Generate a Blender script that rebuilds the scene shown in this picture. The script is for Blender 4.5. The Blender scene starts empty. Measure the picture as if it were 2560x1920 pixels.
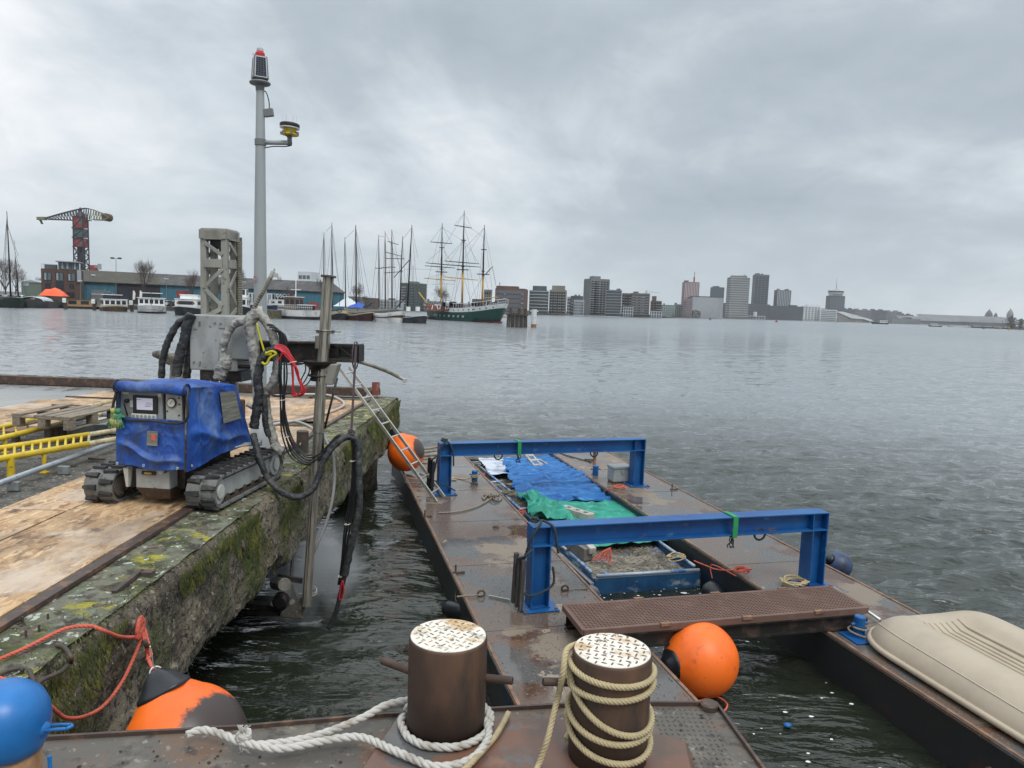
import bpy, math, random
from mathutils import Vector as V, Matrix, noise as NZ
random.seed(7)
SC=bpy.context.scene; COL=SC.collection
PI=math.pi
# ---------------------------------------------------------------- camera, sky, sun, exposure
F=1850.0; CX,CY=1280.0,960.0; H=3.5
roll=math.radians(2.05); pit=math.atan(188*math.cos(roll)/F)
fwd=V((0,math.cos(pit),-math.sin(pit))); up0=V((0,math.sin(pit),math.cos(pit))); rt0=V((1,0,0))
rt=rt0*math.cos(roll)+up0*math.sin(roll); upv=up0*math.cos(roll)-rt0*math.sin(roll)
cd=bpy.data.cameras.new('camera'); cam=bpy.data.objects.new('camera',cd); COL.objects.link(cam)
cd.sensor_width=36; cd.lens=36*F/2560; cd.clip_end=9000; cd.clip_start=.05
cam.matrix_world=Matrix(((rt.x,upv.x,-fwd.x,0),(rt.y,upv.y,-fwd.y,0),(rt.z,upv.z,-fwd.z,H),(0,0,0,1)))
SC.camera=cam
SUN_EL,SUN_AZ=math.radians(55),math.radians(150)   # azimuth clockwise from +Y
w=bpy.data.worlds.new('World'); SC.world=w; w.use_nodes=True
nt=w.node_tree; N=nt.nodes; L=nt.links
for n in list(N): N.remove(n)
def nd(t,**k):
    n=N.new(t)
    for a,b in k.items(): setattr(n,a,b)
    return n
def mth(op,a,b=None,c=None):
    n=nd('ShaderNodeMath',operation=op)
    for i,x in enumerate((a,b,c)):
        if x is None: continue
        if isinstance(x,(int,float)): n.inputs[i].default_value=x
        else: L.new(x,n.inputs[i])
    return n.outputs[0]
tc=nd('ShaderNodeTexCoord'); sp=nd('ShaderNodeSeparateXYZ'); L.new(tc.outputs['Generated'],sp.inputs[0])
zc=mth('MAXIMUM',sp.outputs[2],0.0); den=mth('ADD',zc,0.30)
cb=nd('ShaderNodeCombineXYZ'); L.new(mth('DIVIDE',sp.outputs[0],den),cb.inputs[0]); L.new(mth('DIVIDE',sp.outputs[1],den),cb.inputs[1])
def nz(scale,det,ro,off,dist=0.0):
    mp=nd('ShaderNodeMapping'); mp.inputs['Location'].default_value=off; mp.inputs['Scale'].default_value=(1,.8,1); L.new(cb.outputs[0],mp.inputs[0])
    n=nd('ShaderNodeTexNoise'); n.inputs['Scale'].default_value=scale; n.inputs['Detail'].default_value=det; n.inputs['Roughness'].default_value=ro
    n.inputs['Distortion'].default_value=dist; L.new(mp.outputs[0],n.inputs['Vector']); return n.outputs[0]
nA=nz(.6,2,.5,(6.5,6,0)); nB=nz(1.25,6,.55,(13.4,6.3,4),.5)
nC=nz(4.2,6,.6,(3.2,6.1,4),.6); mixn=mth('ADD',mth('ADD',mth('MULTIPLY',nA,.42),mth('MULTIPLY',nB,.44)),mth('MULTIPLY',nC,.14))
rp=nd('ShaderNodeValToRGB'); L.new(mixn,rp.inputs[0]); cr_=rp.color_ramp
cr_.elements[0].position=.385; cr_.elements[0].color=(.385,.445,.50,1)
cr_.elements[1].position=.635; cr_.elements[1].color=(.96,.98,1.0,1)
e=cr_.elements.new(.465); e.color=(.475,.54,.60,1)
e=cr_.elements.new(.535); e.color=(.665,.725,.775,1)
# overcast sky is brighter towards the zenith (CIE overcast)
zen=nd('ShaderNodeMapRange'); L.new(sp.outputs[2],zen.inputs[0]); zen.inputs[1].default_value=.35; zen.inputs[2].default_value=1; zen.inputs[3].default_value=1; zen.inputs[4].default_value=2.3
hor=nd('ShaderNodeMapRange'); L.new(sp.outputs[2],hor.inputs[0]); hor.inputs[1].default_value=0; hor.inputs[2].default_value=.16; hor.inputs[3].default_value=.6; hor.inputs[4].default_value=0
mh=nd('ShaderNodeMix',data_type='RGBA'); L.new(hor.outputs[0],mh.inputs[0]); L.new(rp.outputs[0],mh.inputs[6]); mh.inputs[7].default_value=(.60,.68,.74,1)
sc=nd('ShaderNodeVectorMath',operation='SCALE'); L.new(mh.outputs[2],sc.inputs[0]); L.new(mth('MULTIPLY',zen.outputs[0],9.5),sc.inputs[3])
sky=nd('ShaderNodeTexSky'); sky.sky_type='NISHITA'; sky.sun_disc=False; sky.sun_elevation=SUN_EL; sky.sun_rotation=SUN_AZ
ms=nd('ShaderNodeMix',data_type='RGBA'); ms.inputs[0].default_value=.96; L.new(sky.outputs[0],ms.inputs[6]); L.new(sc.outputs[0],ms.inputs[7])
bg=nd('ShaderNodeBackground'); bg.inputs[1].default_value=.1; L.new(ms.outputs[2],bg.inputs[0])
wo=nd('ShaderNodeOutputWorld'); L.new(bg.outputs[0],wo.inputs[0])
ld=bpy.data.lights.new('sun','SUN'); ld.energy=1.5; ld.angle=math.radians(25); ld.color=(1,.96,.9)
sun=bpy.data.objects.new('sun',ld); COL.objects.link(sun)
sd=V((math.sin(SUN_AZ)*math.cos(SUN_EL),math.cos(SUN_AZ)*math.cos(SUN_EL),math.sin(SUN_EL)))
sun.rotation_euler=(-sd).to_track_quat('-Z','Y').to_euler()
SC.view_settings.view_transform='Standard'; SC.view_settings.look='None'; SC.view_settings.exposure=0.15; SC.view_settings.gamma=1
SC.cycles.transparent_max_bounces=12; SC.cycles.volume_bounces=0; SC.cycles.max_bounces=6
# ---------------------------------------------------------------- helpers
def ray(x,y):
    return fwd+rt*((x-CX)/F)+upv*((CY-y)/F)
def G(x,y,z=0.0):
    d=ray(x,y); t=(z-H)/d.z; return V((d.x*t,d.y*t,z))
def D(x,y,Y):
    d=ray(x,y); t=Y/d.y; return V((d.x*t,Y,H+d.z*t))
def DP(pts,Y): return [D(p[0],p[1],(p[2] if len(p)>2 else Y)) for p in pts]
def nrm(a): return a.normalized()
def smooth_path(pts,k=6,closed=False):
    pts=[V(p) for p in pts]; n=len(pts); out=[]
    if n<3 and not closed: return pts
    rng=n if closed else n-1
    for i in range(rng):
        g=(lambda j: pts[j%n]) if closed else (lambda j: pts[max(0,min(n-1,j))])
        a,b,c,d=g(i-1),g(i),g(i+1),g(i+2)
        for q in range(k):
            t=q/k
            out.append(.5*((2*b)+(c-a)*t+(2*a-5*b+4*c-d)*t*t+(3*b-a-3*c+d)*t**3))
    if not closed: out.append(pts[-1])
    return out
def frames(pts,closed=False):
    n=len(pts); T=[]
    for i in range(n):
        a=pts[i-1] if (i>0 or closed) else pts[i]; b=pts[(i+1)%n] if (i<n-1 or closed) else pts[i]
        t=(b-a); T.append(t.normalized() if t.length>1e-9 else V((0,0,1)))
    ref=V((0,0,1)) if abs(T[0].z)<.9 else V((1,0,0))
    u=T[0].cross(ref).normalized(); res=[]
    for t in T:
        u=u-t*u.dot(t)
        u=u.normalized() if u.length>1e-6 else t.orthogonal().normalized()
        res.append((t,u,t.cross(u)))
    return res
class MB:
    def __init__(s): s.v=[]; s.f=[]
    def add(s,vs,fs):
        o=len(s.v); s.v+=[V(v) for v in vs]; s.f+=[tuple(i+o for i in f) for f in fs]; return s
    def box(s,c,d,ax=None):
        c=V(c); X,Y,Z=ax if ax else (V((1,0,0)),V((0,1,0)),V((0,0,1)))
        vs=[c+X*(d[0]/2*i)+Y*(d[1]/2*j)+Z*(d[2]/2*k) for k in(-1,1) for j in(-1,1) for i in(-1,1)]
        return s.add(vs,[(0,2,3,1),(4,5,7,6),(0,1,5,4),(2,6,7,3),(0,4,6,2),(1,3,7,5)])
    def bar(s,p0,p1,w,h,up=V((0,0,1))):
        p0,p1=V(p0),V(p1); t=(p1-p0); l=t.length; t=t/l; x=t.cross(up)
        x=x.normalized() if x.length>1e-5 else V((1,0,0)); z=x.cross(t)
        return s.box((p0+p1)/2,(w,l,h),(x,t,z))
    def hexa(s,b,t):   # 4 bottom, 4 top corners
        return s.add(list(b)+list(t),[(3,2,1,0),(4,5,6,7)]+[(i,(i+1)%4,4+(i+1)%4,4+i) for i in range(4)])
    def cyl(s,p0,p1,r0,r1=None,n=12,caps=True):
        p0,p1=V(p0),V(p1); r1=r0 if r1 is None else r1
        t=(p1-p0).normalized(); u=t.orthogonal().normalized(); w_=t.cross(u)
        vs=[p+ (u*math.cos(2*PI*i/n)+w_*math.sin(2*PI*i/n))*r for p,r in((p0,r0),(p1,r1)) for i in range(n)]
        fs=[(i,(i+1)%n,n+(i+1)%n,n+i) for i in range(n)]
        if caps: fs+=[tuple(range(n-1,-1,-1)),tuple(range(n,2*n))]
        return s.add(vs,fs)
    def tube(s,pts,r,n=8,closed=False,caps=True):
        pts=[V(p) for p in pts]; fr=frames(pts,closed); m=len(pts); vs=[]
        for i,(p,(t,u,w_)) in enumerate(zip(pts,fr)):
            rr=r(i/(m-1)) if callable(r) else r
            vs+=[p+(u*math.cos(2*PI*k/n)+w_*math.sin(2*PI*k/n))*rr for k in range(n)]
        fs=[]
        for i in range(m if closed else m-1):
            a=i*n; b=((i+1)%m)*n
            fs+=[(a+k,a+(k+1)%n,b+(k+1)%n,b+k) for k in range(n)]
        if caps and not closed: fs+=[tuple(range(n-1,-1,-1)),tuple(range((m-1)*n,m*n))]
        return s.add(vs,fs)
    def lathe(s,p,axis,prof,n=24,sx=1):
        p=V(p); t=V(axis).normalized(); u=t.orthogonal().normalized(); w_=t.cross(u); vs=[];m=len(prof)
        for r,h in prof: vs+=[p+t*h+(u*math.cos(2*PI*k/n)+w_*math.sin(2*PI*k/n))*max(r,1e-4) for k in range(n)]
        fs=[(i*n+k,i*n+(k+1)%n,(i+1)*n+(k+1)%n,(i+1)*n+k) for i in range(m-1) for k in range(n)]
        fs+=[tuple(range(n-1,-1,-1)),tuple(range((m-1)*n,m*n))]
        return s.add(vs,fs)
    def ball(s,c,r,n=16,m=10):
        rr=r if isinstance(r,(tuple,list)) else (r,r,r); c=V(c)
        vs=[c+V((rr[0]*math.sin(PI*j/m)*math.cos(2*PI*i/n),rr[1]*math.sin(PI*j/m)*math.sin(2*PI*i/n),rr[2]*math.cos(PI*j/m))) for j in range(1,m) for i in range(n)]
        fs=[(j*n+i,(j+1)*n+i,(j+1)*n+(i+1)%n,j*n+(i+1)%n) for j in range(m-2) for i in range(n)]
        vs+=[c+V((0,0,rr[2])),c-V((0,0,rr[2]))]; k=len(vs)
        fs+=[(k-2,i,(i+1)%n) for i in range(n)]+[(k-1,(m-2)*n+(i+1)%n,(m-2)*n+i) for i in range(n)]
        return s.add(vs,fs)
    def grid(s,fn,nu,nv,clu=False):
        vs=[V(fn(i/nu,j/nv)) for j in range(nv+1) for i in range(nu+(0 if clu else 1))]; k=nu+(0 if clu else 1)
        fs=[(j*k+i,j*k+(i+1)%k,(j+1)*k+(i+1)%k,(j+1)*k+i) for j in range(nv) for i in range(nu)]
        return s.add(vs,fs)
    def ext(s,poly,off):   # closed polygon of points extruded by vector
        poly=[V(p) for p in poly]; off=V(off); n=len(poly)
        return s.add(poly+[p+off for p in poly],[tuple(range(n-1,-1,-1)),tuple(range(n,2*n))]+[(i,(i+1)%n,n+(i+1)%n,n+i) for i in range(n)])
    def rope(s,pts,R,strands=3,pitch=None,seg=8,n=6,rs=.62,dirn=1):
        pitch=pitch or R*7; pts=[V(p) for p in pts]
        Ls=[0]
        for a,b in zip(pts,pts[1:]): Ls.append(Ls[-1]+(b-a).length)
        tot=Ls[-1]; m=max(4,int(tot/pitch*seg)); rp_=[];j=0
        for i in range(m+1):
            d=tot*i/m
            while j<len(pts)-2 and Ls[j+1]<d: j+=1
            q=(d-Ls[j])/max(1e-9,Ls[j+1]-Ls[j]); rp_.append(pts[j].lerp(pts[j+1],q))
        fr=frames(rp_)
        for k in range(strands):
            c=[p+(u*math.cos(a)+w_*math.sin(a))*R*(1-rs*.85) for i,(p,(t,u,w_)) in enumerate(zip(rp_,fr)) for a in [dirn*2*PI*(tot*i/m/pitch)+2*PI*k/strands]]
            s.tube(c,R*rs,n)
        return s
    def build(s,name,mat,parent=None,smooth=False,bevel=0,label=None,cat=None,group=None,kind=None,recalc=True):
        me=bpy.data.meshes.new(name)
        o=bpy.data.objects.new(name,me); COL.objects.link(o)
        if parent is not None:
            Mi=WM[parent.name].inverted(); vs=[Mi@v for v in s.v]; o.parent=parent; WM[o.name]=WM[parent.name].copy()
        else:
            n=len(s.v); org=V((sum(v.x for v in s.v)/n,sum(v.y for v in s.v)/n,min(v.z for v in s.v)))
            vs=[v-org for v in s.v]; o.location=org; WM[o.name]=Matrix.Translation(org)
        me.from_pydata([tuple(v) for v in vs],[],s.f); me.materials.append(MT[mat] if isinstance(mat,str) else mat)
        if smooth: me.polygons.foreach_set('use_smooth',[True]*len(me.polygons))
        me.update()
        if bevel:
            b=o.modifiers.new('bevel','BEVEL'); b.width=bevel; b.segments=2; b.limit_method='ANGLE'
        tag(o,label,cat,group,kind); return o
WM={}
def tag(o,label=None,cat=None,group=None,kind=None):
    if label: o['label']=label
    if cat: o['category']=cat
    if group: o['group']=group
    if kind: o['kind']=kind
def thing(name,label,cat,loc,rz=0,group=None):
    o=bpy.data.objects.new(name,None); COL.objects.link(o); o.location=loc; o.rotation_euler=(0,0,rz); o.empty_display_size=.1
    WM[o.name]=Matrix.Translation(V(loc))@Matrix.Rotation(rz,4,'Z'); tag(o,label,cat,group); return o
def copy_tree(o,parent=None):
    c=o.copy(); COL.objects.link(c)
    if parent: c.parent=parent
    for ch in list(o.children): copy_tree(ch,c)
    return c
def dup(root,loc,rz=0,label=None,scale=None):
    c=copy_tree(root); c.location=loc; c.rotation_euler=(0,0,rz)
    if label: c['label']=label
    if scale: c.scale=scale
    return c
# ---------------------------------------------------------------- materials
MT={}
def M(name,base,rough=.6,metal=0.0,layers=(),bump=None,spec=.5,alpha=1,emit=None,trans=0,ior=None,vor=None):
    m=bpy.data.materials.new(name); m.use_nodes=True; t=m.node_tree; n=t.nodes; l=t.links; b=n['Principled BSDF']
    def setc(c): return (c[0],c[1],c[2],1)
    b.inputs['Base Color'].default_value=setc(base); b.inputs['Roughness'].default_value=rough; b.inputs['Metallic'].default_value=metal
    b.inputs['Specular IOR Level'].default_value=spec
    if ior: b.inputs['IOR'].default_value=ior
    if trans: b.inputs['Transmission Weight'].default_value=trans
    if alpha<1: b.inputs['Alpha'].default_value=alpha
    if emit: b.inputs['Emission Color'].default_value=setc(emit[0]); b.inputs['Emission Strength'].default_value=emit[1]
    co=None
    def coord(stretch=(1,1,1)):
        nonlocal co
        if co is None: co=n.new('ShaderNodeTexCoord')
        mp=n.new('ShaderNodeMapping'); mp.inputs['Scale'].default_value=stretch; mp.inputs['Location'].default_value=(random.uniform(0,9),random.uniform(0,9),random.uniform(0,9))
        l.new(co.outputs['Object'],mp.inputs[0]); return mp.outputs[0]
    cur=None; curR=None
    if vor:   # (scale,stretch,[colours])
        v=n.new('ShaderNodeTexVoronoi'); v.inputs['Scale'].default_value=vor[0]; l.new(coord(vor[1]),v.inputs['Vector'])
        if len(vor)>3:
            nn=n.new('ShaderNodeTexNoise'); nn.inputs['Scale'].default_value=vor[3]; l.new(co.outputs['Object'],nn.inputs['Vector'])
            va=n.new('ShaderNodeVectorMath'); va.operation='MULTIPLY_ADD'; l.new(nn.outputs['Color'],va.inputs[0]); va.inputs[1].default_value=(vor[4],)*3
            l.new(v.inputs['Vector'].links[0].from_socket,va.inputs[2]); l.new(va.outputs[0],v.inputs['Vector'])
        sx=n.new('ShaderNodeSeparateColor'); l.new(v.outputs['Color'],sx.inputs[0])
        r=n.new('ShaderNodeValToRGB'); l.new(sx.outputs[0],r.inputs[0]); cr=r.color_ramp; k=len(vor[2])
        cr.elements[0].position=0; cr.elements[0].color=setc(vor[2][0]); cr.elements[1].position=1; cr.elements[1].color=setc(vor[2][-1])
        for i in range(1,k-1): e_=cr.elements.new(i/(k-1)); e_.color=setc(vor[2][i])
        cur=r.outputs[0]
    for ly in layers:
        c,scl,lo,hi=ly[:4]; st=ly[4] if len(ly)>4 else (1,1,1); det=ly[5] if len(ly)>5 else 6; rg=ly[6] if len(ly)>6 else None
        nn=n.new('ShaderNodeTexNoise'); nn.inputs['Scale'].default_value=scl; nn.inputs['Detail'].default_value=det; nn.inputs['Roughness'].default_value=.6
        l.new(coord(st),nn.inputs['Vector'])
        mr=n.new('ShaderNodeMapRange'); mr.inputs[1].default_value=lo; mr.inputs[2].default_value=hi; l.new(nn.outputs[0],mr.inputs[0])
        mx=n.new('ShaderNodeMix'); mx.data_type='RGBA'; l.new(mr.outputs[0],mx.inputs[0])
        if cur is None: mx.inputs[6].default_value=setc(base)
        else: l.new(cur,mx.inputs[6])
        mx.inputs[7].default_value=setc(c); cur=mx.outputs[2]
        if rg is not None:
            mf=n.new('ShaderNodeMix'); l.new(mr.outputs[0],mf.inputs[0]); mf.inputs[3].default_value=rg
            if curR is None: mf.inputs[2].default_value=rough
            else: l.new(curR,mf.inputs[2])
            curR=mf.outputs[0]
    if cur is not None: l.new(cur,b.inputs['Base Color'])
    if curR is not None: l.new(curR,b.inputs['Roughness'])
    if bump:
        prev=None
        for bp in (bump if isinstance(bump,list) else [bump]):
            scl,strn,dist=bp[:3]; st=bp[3] if len(bp)>3 else (1,1,1)
            nn=n.new('ShaderNodeTexNoise'); nn.inputs['Scale'].default_value=scl; nn.inputs['Detail'].default_value=bp[4] if len(bp)>4 else 5; l.new(coord(st),nn.inputs['Vector'])
            bu=n.new('ShaderNodeBump'); bu.inputs['Strength'].default_value=strn; bu.inputs['Distance'].default_value=dist; l.new(nn.outputs[0],bu.inputs['Height'])
            if prev: l.new(prev,bu.inputs['Normal'])
            prev=bu.outputs[0]
        l.new(prev,b.inputs['Normal'])
    MT[name]=m; return m
RUST=(.13,.05,.025)
M('osb',(.6,.43,.28),.7,vor=(34,(1.0,.22,1),[(.33,.185,.085),(.46,.29,.15),(.57,.39,.22),(.39,.225,.105),(.68,.50,.30),(.24,.125,.06)],9,.12),
  layers=[((.14,.09,.058),1.3,.47,.72,(1,.5,1),10),((.09,.058,.036),11,.55,.68,(1,.4,1),8),((.52,.43,.35),.8,.56,.70),((.05,.04,.03),45,.68,.72,(1,.5,1))],bump=(60,.35,.004,(1,.3,1)))
M('osb_dark',(.3,.2,.12),.6,vor=(34,(.22,1.0,1),[(.32,.21,.11),(.50,.36,.20),(.58,.43,.25),(.36,.23,.12)],9,.12),layers=[((.09,.065,.045),1.6,.46,.66)],bump=(60,.35,.004))
M('quay_concrete',(.18,.150,.105),.85,layers=[((.06,.048,.032),2.2,.42,.62,(1,1,.5)),((.27,.24,.18),18,.57,.66),((.065,.08,.018),2.6,.48,.62,(1,1,.3),9),((.025,.022,.016),24,.50,.62),((.17,.16,.02),5.5,.62,.68,(1,1,.6)),((.50,.48,.42),85,.655,.675)],
  bump=[(9,.8,.04),(45,1,.02),(120,.8,.006)])
M('quay_top',(.15,.145,.11),.9,layers=[((.17,.19,.14),9,.53,.60,(1,1,1),12),((.065,.078,.022),4.2,.45,.60,(1,.6,1),9),((.040,.035,.024),7,.49,.60,(1,1,1),12),((.30,.27,.03),5.0,.56,.64,(1,1,1),14),((.42,.46,.40),16,.60,.63,(1,1,1),12),((.6,.6,.56),60,.69,.71)],bump=[(14,.8,.03),(80,.9,.008)])
M('moss',(.060,.075,.018),.9,layers=[((.16,.16,.03),6,.48,.66),((.03,.04,.01),14,.5,.7)])
M('gravel_ground',(.10,.095,.085),.9,layers=[((.22,.21,.19),45,.55,.66),((.035,.032,.03),8,.48,.66),((.16,.14,.10),1.5,.5,.7)],bump=[(50,.8,.02),(9,.5,.03)])
M('wet_concrete',(.23,.24,.24),.35,layers=[((.15,.15,.145),1.6,.45,.62,(1,.5,1),6,.12),((.30,.27,.21),3,.6,.7,(1,1,1),6,.5)],bump=(20,.1,.005))
M('rust_plate',(.16,.085,.05),.7,layers=[((.24,.12,.065),3,.45,.65),((.09,.055,.04),9,.5,.7)],bump=(30,.3,.004))
M('strip_steel',(.060,.040,.032),.55,layers=[((.16,.085,.05),12,.52,.66)],bump=(40,.3,.003))
M('rubber',(.022,.022,.023),.7,layers=[((.07,.068,.062),9,.50,.70)],bump=(50,.3,.003))
M('track_dust',(.16,.16,.15),.8,layers=[((.05,.05,.05),16,.5,.65)],bump=(60,.3,.002))
M('grey_paint',(.36,.37,.36),.5,layers=[((.24,.235,.22),5,.46,.7,(1,1,.5)),((.10,.09,.08),22,.62,.72)],bump=(70,.12,.002))
M('mast_grey',(.29,.285,.25),.6,layers=[((.19,.18,.15),6,.45,.68,(1,1,.4)),((.14,.10,.07),16,.60,.70)],bump=(60,.2,.002))
M('dirty_metal',(.15,.14,.12),.5,.3,layers=[((.06,.05,.045),7,.45,.65),((.26,.24,.20),18,.56,.68)],bump=(50,.3,.003))
M('black_metal',(.022,.020,.019),.45,.2,layers=[((.09,.06,.045),8,.52,.68)],bump=(40,.3,.003))
M('rod_metal',(.34,.315,.265),.42,.55,layers=[((.10,.09,.075),5,.45,.65,(6,6,.4)),((.30,.28,.24),11,.55,.7,(6,6,.3))],bump=(40,.2,.002,(5,5,.5)))
M('blue_tarp',(.013,.085,.38),.50,layers=[((.006,.036,.20),2.6,.42,.66),((.17,.26,.42),3.2,.50,.76,(1,1,.45),10,.7),((.03,.05,.11),7,.52,.68,(1,1,.6),10),((.12,.14,.16),30,.62,.72)],bump=[(3.5,.8,.05,(1,1,.6)),(11,.8,.02,(1,1,.5)),(34,.5,.005),(160,.1,.001)])
M('black_trim',(.02,.02,.022),.5)
M('screen',(.5,.5,.58),.25,emit=((.55,.55,.68),.25))
M('panel_grey',(.30,.31,.30),.45,layers=[((.22,.215,.2),8,.5,.7)])
M('panel_pale',(.48,.48,.44),.5,layers=[((.34,.33,.3),9,.5,.7)])
M('mesh_grey',(.14,.14,.12),.8,layers=[((.24,.235,.20),24,.5,.6,(.12,.12,3))],bump=(120,.5,.003,(1,1,.1)))
M('hose_black',(.022,.022,.024),.5,layers=[((.07,.07,.07),16,.5,.7)],bump=[(26,.6,.01),(90,.3,.003)])
M('hose_sheath',(.028,.03,.033),.55,layers=[((.10,.095,.085),7,.55,.72)],bump=[(22,1,.02,(1,1,1)),(70,.5,.006)])
M('wrap_grey',(.34,.33,.30),.65,layers=[((.17,.165,.15),11,.45,.62),((.46,.45,.42),26,.58,.7)],bump=[(17,1,.03),(60,.7,.008)])
M('cable_black',(.015,.015,.017),.35)
M('cable_red',(.52,.02,.03),.4)
M('hose_pink',(.46,.38,.35),.5)
M('hose_grey',(.30,.30,.29),.5)
M('conduit',(.33,.31,.25),.6,layers=[((.15,.13,.1),20,.5,.7)])
M('yellow_strap',(.55,.50,.02),.7)
M('brown_strap',(.075,.055,.06),.8)
M('glove_green',(.05,.24,.15),.8,layers=[((.40,.40,.12),14,.5,.6)],bump=(60,.4,.004))
M('pole_grey',(.33,.355,.365),.5,layers=[((.28,.30,.31),3,.4,.7,(1,1,.2))])
M('lantern_grey',(.16,.17,.175),.5)
M('solar',(.012,.018,.035),.18,layers=[((.06,.07,.09),40,.62,.64,(1,1,1),2)])
M('alu',(.62,.64,.64),.35,.7)
M('alu_dull',(.40,.39,.35),.45,.5,layers=[((.25,.24,.21),9,.5,.7)])
M('red_paint',(.50,.02,.015),.4)
M('clear_glass',(.75,.82,.85),.1,trans=.7)
M('yellow_paint',(.66,.47,.02),.45,layers=[((.48,.33,.03),8,.5,.7),((.16,.11,.04),18,.62,.70)],bump=(40,.15,.002))
M('pale_yellow',(.50,.44,.26),.6,layers=[((.25,.21,.15),9,.5,.65)])
M('galv_pipe',(.34,.38,.42),.45,.35,layers=[((.24,.26,.28),7,.5,.7),((.2,.14,.1),22,.64,.7)])
M('galv',(.30,.32,.33),.5,.4,layers=[((.2,.21,.21),12,.45,.65)],bump=(60,.5,.004))
M('pallet_wood',(.24,.20,.15),.8,layers=[((.13,.10,.075),6,.45,.65,(6,1,6)),((.36,.31,.25),10,.6,.75,(8,1,8))],bump=(30,.4,.004,(5,1,5)))
M('red_brown',(.20,.055,.035),.7,layers=[((.45,.40,.36),7,.56,.66,(1,1,.3)),((.10,.04,.03),9,.5,.7)])
M('dark_iron',(.055,.045,.038),.65,layers=[((.12,.075,.05),12,.5,.7)],bump=(40,.4,.004))
M('orange',(.93,.165,.014),.46,layers=[((.70,.11,.012),2.5,.45,.7),((.55,.10,.03),9,.60,.70,(1,1,1),9),((.40,.09,.04),34,.63,.72)],bump=(60,.06,.002))
M('scuff_black',(.055,.04,.035),.6,layers=[((.25,.07,.02),26,.62,.70)],bump=(50,.2,.002))
M('rubber_black',(.014,.016,.02),.35,bump=(20,.15,.004))
M('fender_blue',(.035,.06,.13),.45,layers=[((.02,.025,.04),6,.5,.65)])
M('fender_grey',(.14,.15,.16),.5,layers=[((.05,.05,.055),8,.45,.65)])
M('rope_red',(.58,.12,.075),.8,layers=[((.34,.08,.05),20,.5,.7)],bump=(180,.5,.002))
M('rope_white',(.50,.48,.44),.85,layers=[((.30,.27,.23),9,.48,.66),((.30,.18,.11),5,.62,.7)],bump=(220,.7,.002))
M('rope_beige',(.44,.36,.21),.85,layers=[((.34,.28,.17),20,.5,.7)],bump=(220,.7,.002))
M('rope_old',(.26,.22,.17),.9,layers=[((.13,.11,.09),20,.5,.7)])
M('rope_dark',(.025,.04,.045),.85,bump=(120,.5,.003))
M('bollard_steel',(.060,.036,.027),.62,.15,layers=[((.13,.07,.04),5,.45,.68,(1,1,.35)),((.045,.032,.027),9,.5,.7,(1,1,.3))],bump=(70,.25,.003))
M('white_worn',(.70,.68,.60),.55,layers=[((.50,.32,.15),9,.52,.66),((.16,.10,.065),34,.585,.64),((.40,.36,.30),18,.56,.66)],bump=(60,.3,.003))
M('tread_rust',(.46,.33,.20),.7,layers=[((.10,.07,.05),30,.45,.6)])
M('deck_brown',(.17,.085,.055),.5,layers=[((.10,.062,.045),2.2,.45,.6,(1,1,1),8,.28),((.24,.125,.075),5,.58,.7),((.10,.10,.10),3.0,.60,.66,(1,1,1),4,.15)],bump=(40,.25,.003))
M('deck_grey',(.10,.088,.075),.6,layers=[((.16,.14,.11),4,.5,.62,(1,1,1),10,.4),((.14,.085,.055),2.6,.52,.62,(1,1,1),9),((.045,.04,.036),11,.54,.64,(1,1,1),9),((.24,.22,.19),26,.60,.68),((.5,.5,.47),70,.72,.74)],bump=[(24,.4,.006),(90,.4,.003)])
M('blue_ball',(.012,.16,.46),.35,layers=[((.008,.10,.30),2.5,.45,.65),((.10,.07,.06),24,.66,.72)],bump=(18,.12,.01))
M('rust_pale',(.40,.23,.12),.7,layers=[((.20,.09,.04),9,.45,.62),((.55,.40,.26),18,.55,.7)],bump=(30,.4,.006))
M('pontoon_deck',(.120,.088,.068),.20,layers=[((.20,.158,.118),1.0,.53,.57,(1,1,1),8,.5),((.085,.045,.028),.9,.55,.585,(1,1,1),5,.05),((.13,.075,.05),2.6,.56,.66,(1,1,1),7,.25),((.10,.095,.09),1.5,.51,.56,(1,1,1),8,.07),((.27,.22,.165),2.2,.64,.655,(1,.7,1),9,.5),((.16,.145,.12),55,.60,.66,(1,1,1),4,.5),((.10,.08,.07),26,.64,.70)],bump=[(30,.14,.004),(5,.05,.01)])
M('pontoon_side',(.018,.019,.020),.5,layers=[((.05,.03,.02),3,.55,.7),((.01,.03,.06),1.2,.58,.68)],bump=(20,.2,.004))
M('rust_edge',(.17,.10,.065),.6,layers=[((.30,.17,.10),7,.5,.66),((.08,.05,.04),14,.55,.68)],bump=(40,.3,.004))
M('beam_blue',(.006,.096,.285),.42,layers=[((.004,.058,.22),2,.42,.66),((.09,.20,.36),9,.60,.76,(1,1,1),9,.6),((.12,.08,.06),26,.645,.69),((.16,.10,.06),5,.66,.70,(1,1,.5),10)],bump=(60,.12,.002))
M('barge_blue',(.014,.085,.20),.5,layers=[((.01,.05,.13),3,.42,.6),((.25,.30,.33),4,.57,.66,(1,1,1.6),9),((.10,.07,.05),12,.62,.7)],bump=(30,.25,.004))
M('pipe_blue',(.30,.36,.42),.4,.3,layers=[((.05,.17,.42),4,.50,.58),((.16,.14,.12),13,.60,.68)])
M('mud',(.17,.15,.115),.8,layers=[((.34,.31,.25),40,.54,.62),((.06,.052,.042),7,.46,.60),((.12,.28,.60),2.3,.60,.66,(1,1,1),6,.3),((.42,.40,.35),110,.66,.7)],bump=[(45,1,.02),(9,.6,.04)])
M('pebbles',(.24,.215,.17),.8,layers=[((.09,.08,.065),3,.45,.6)])
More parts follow.
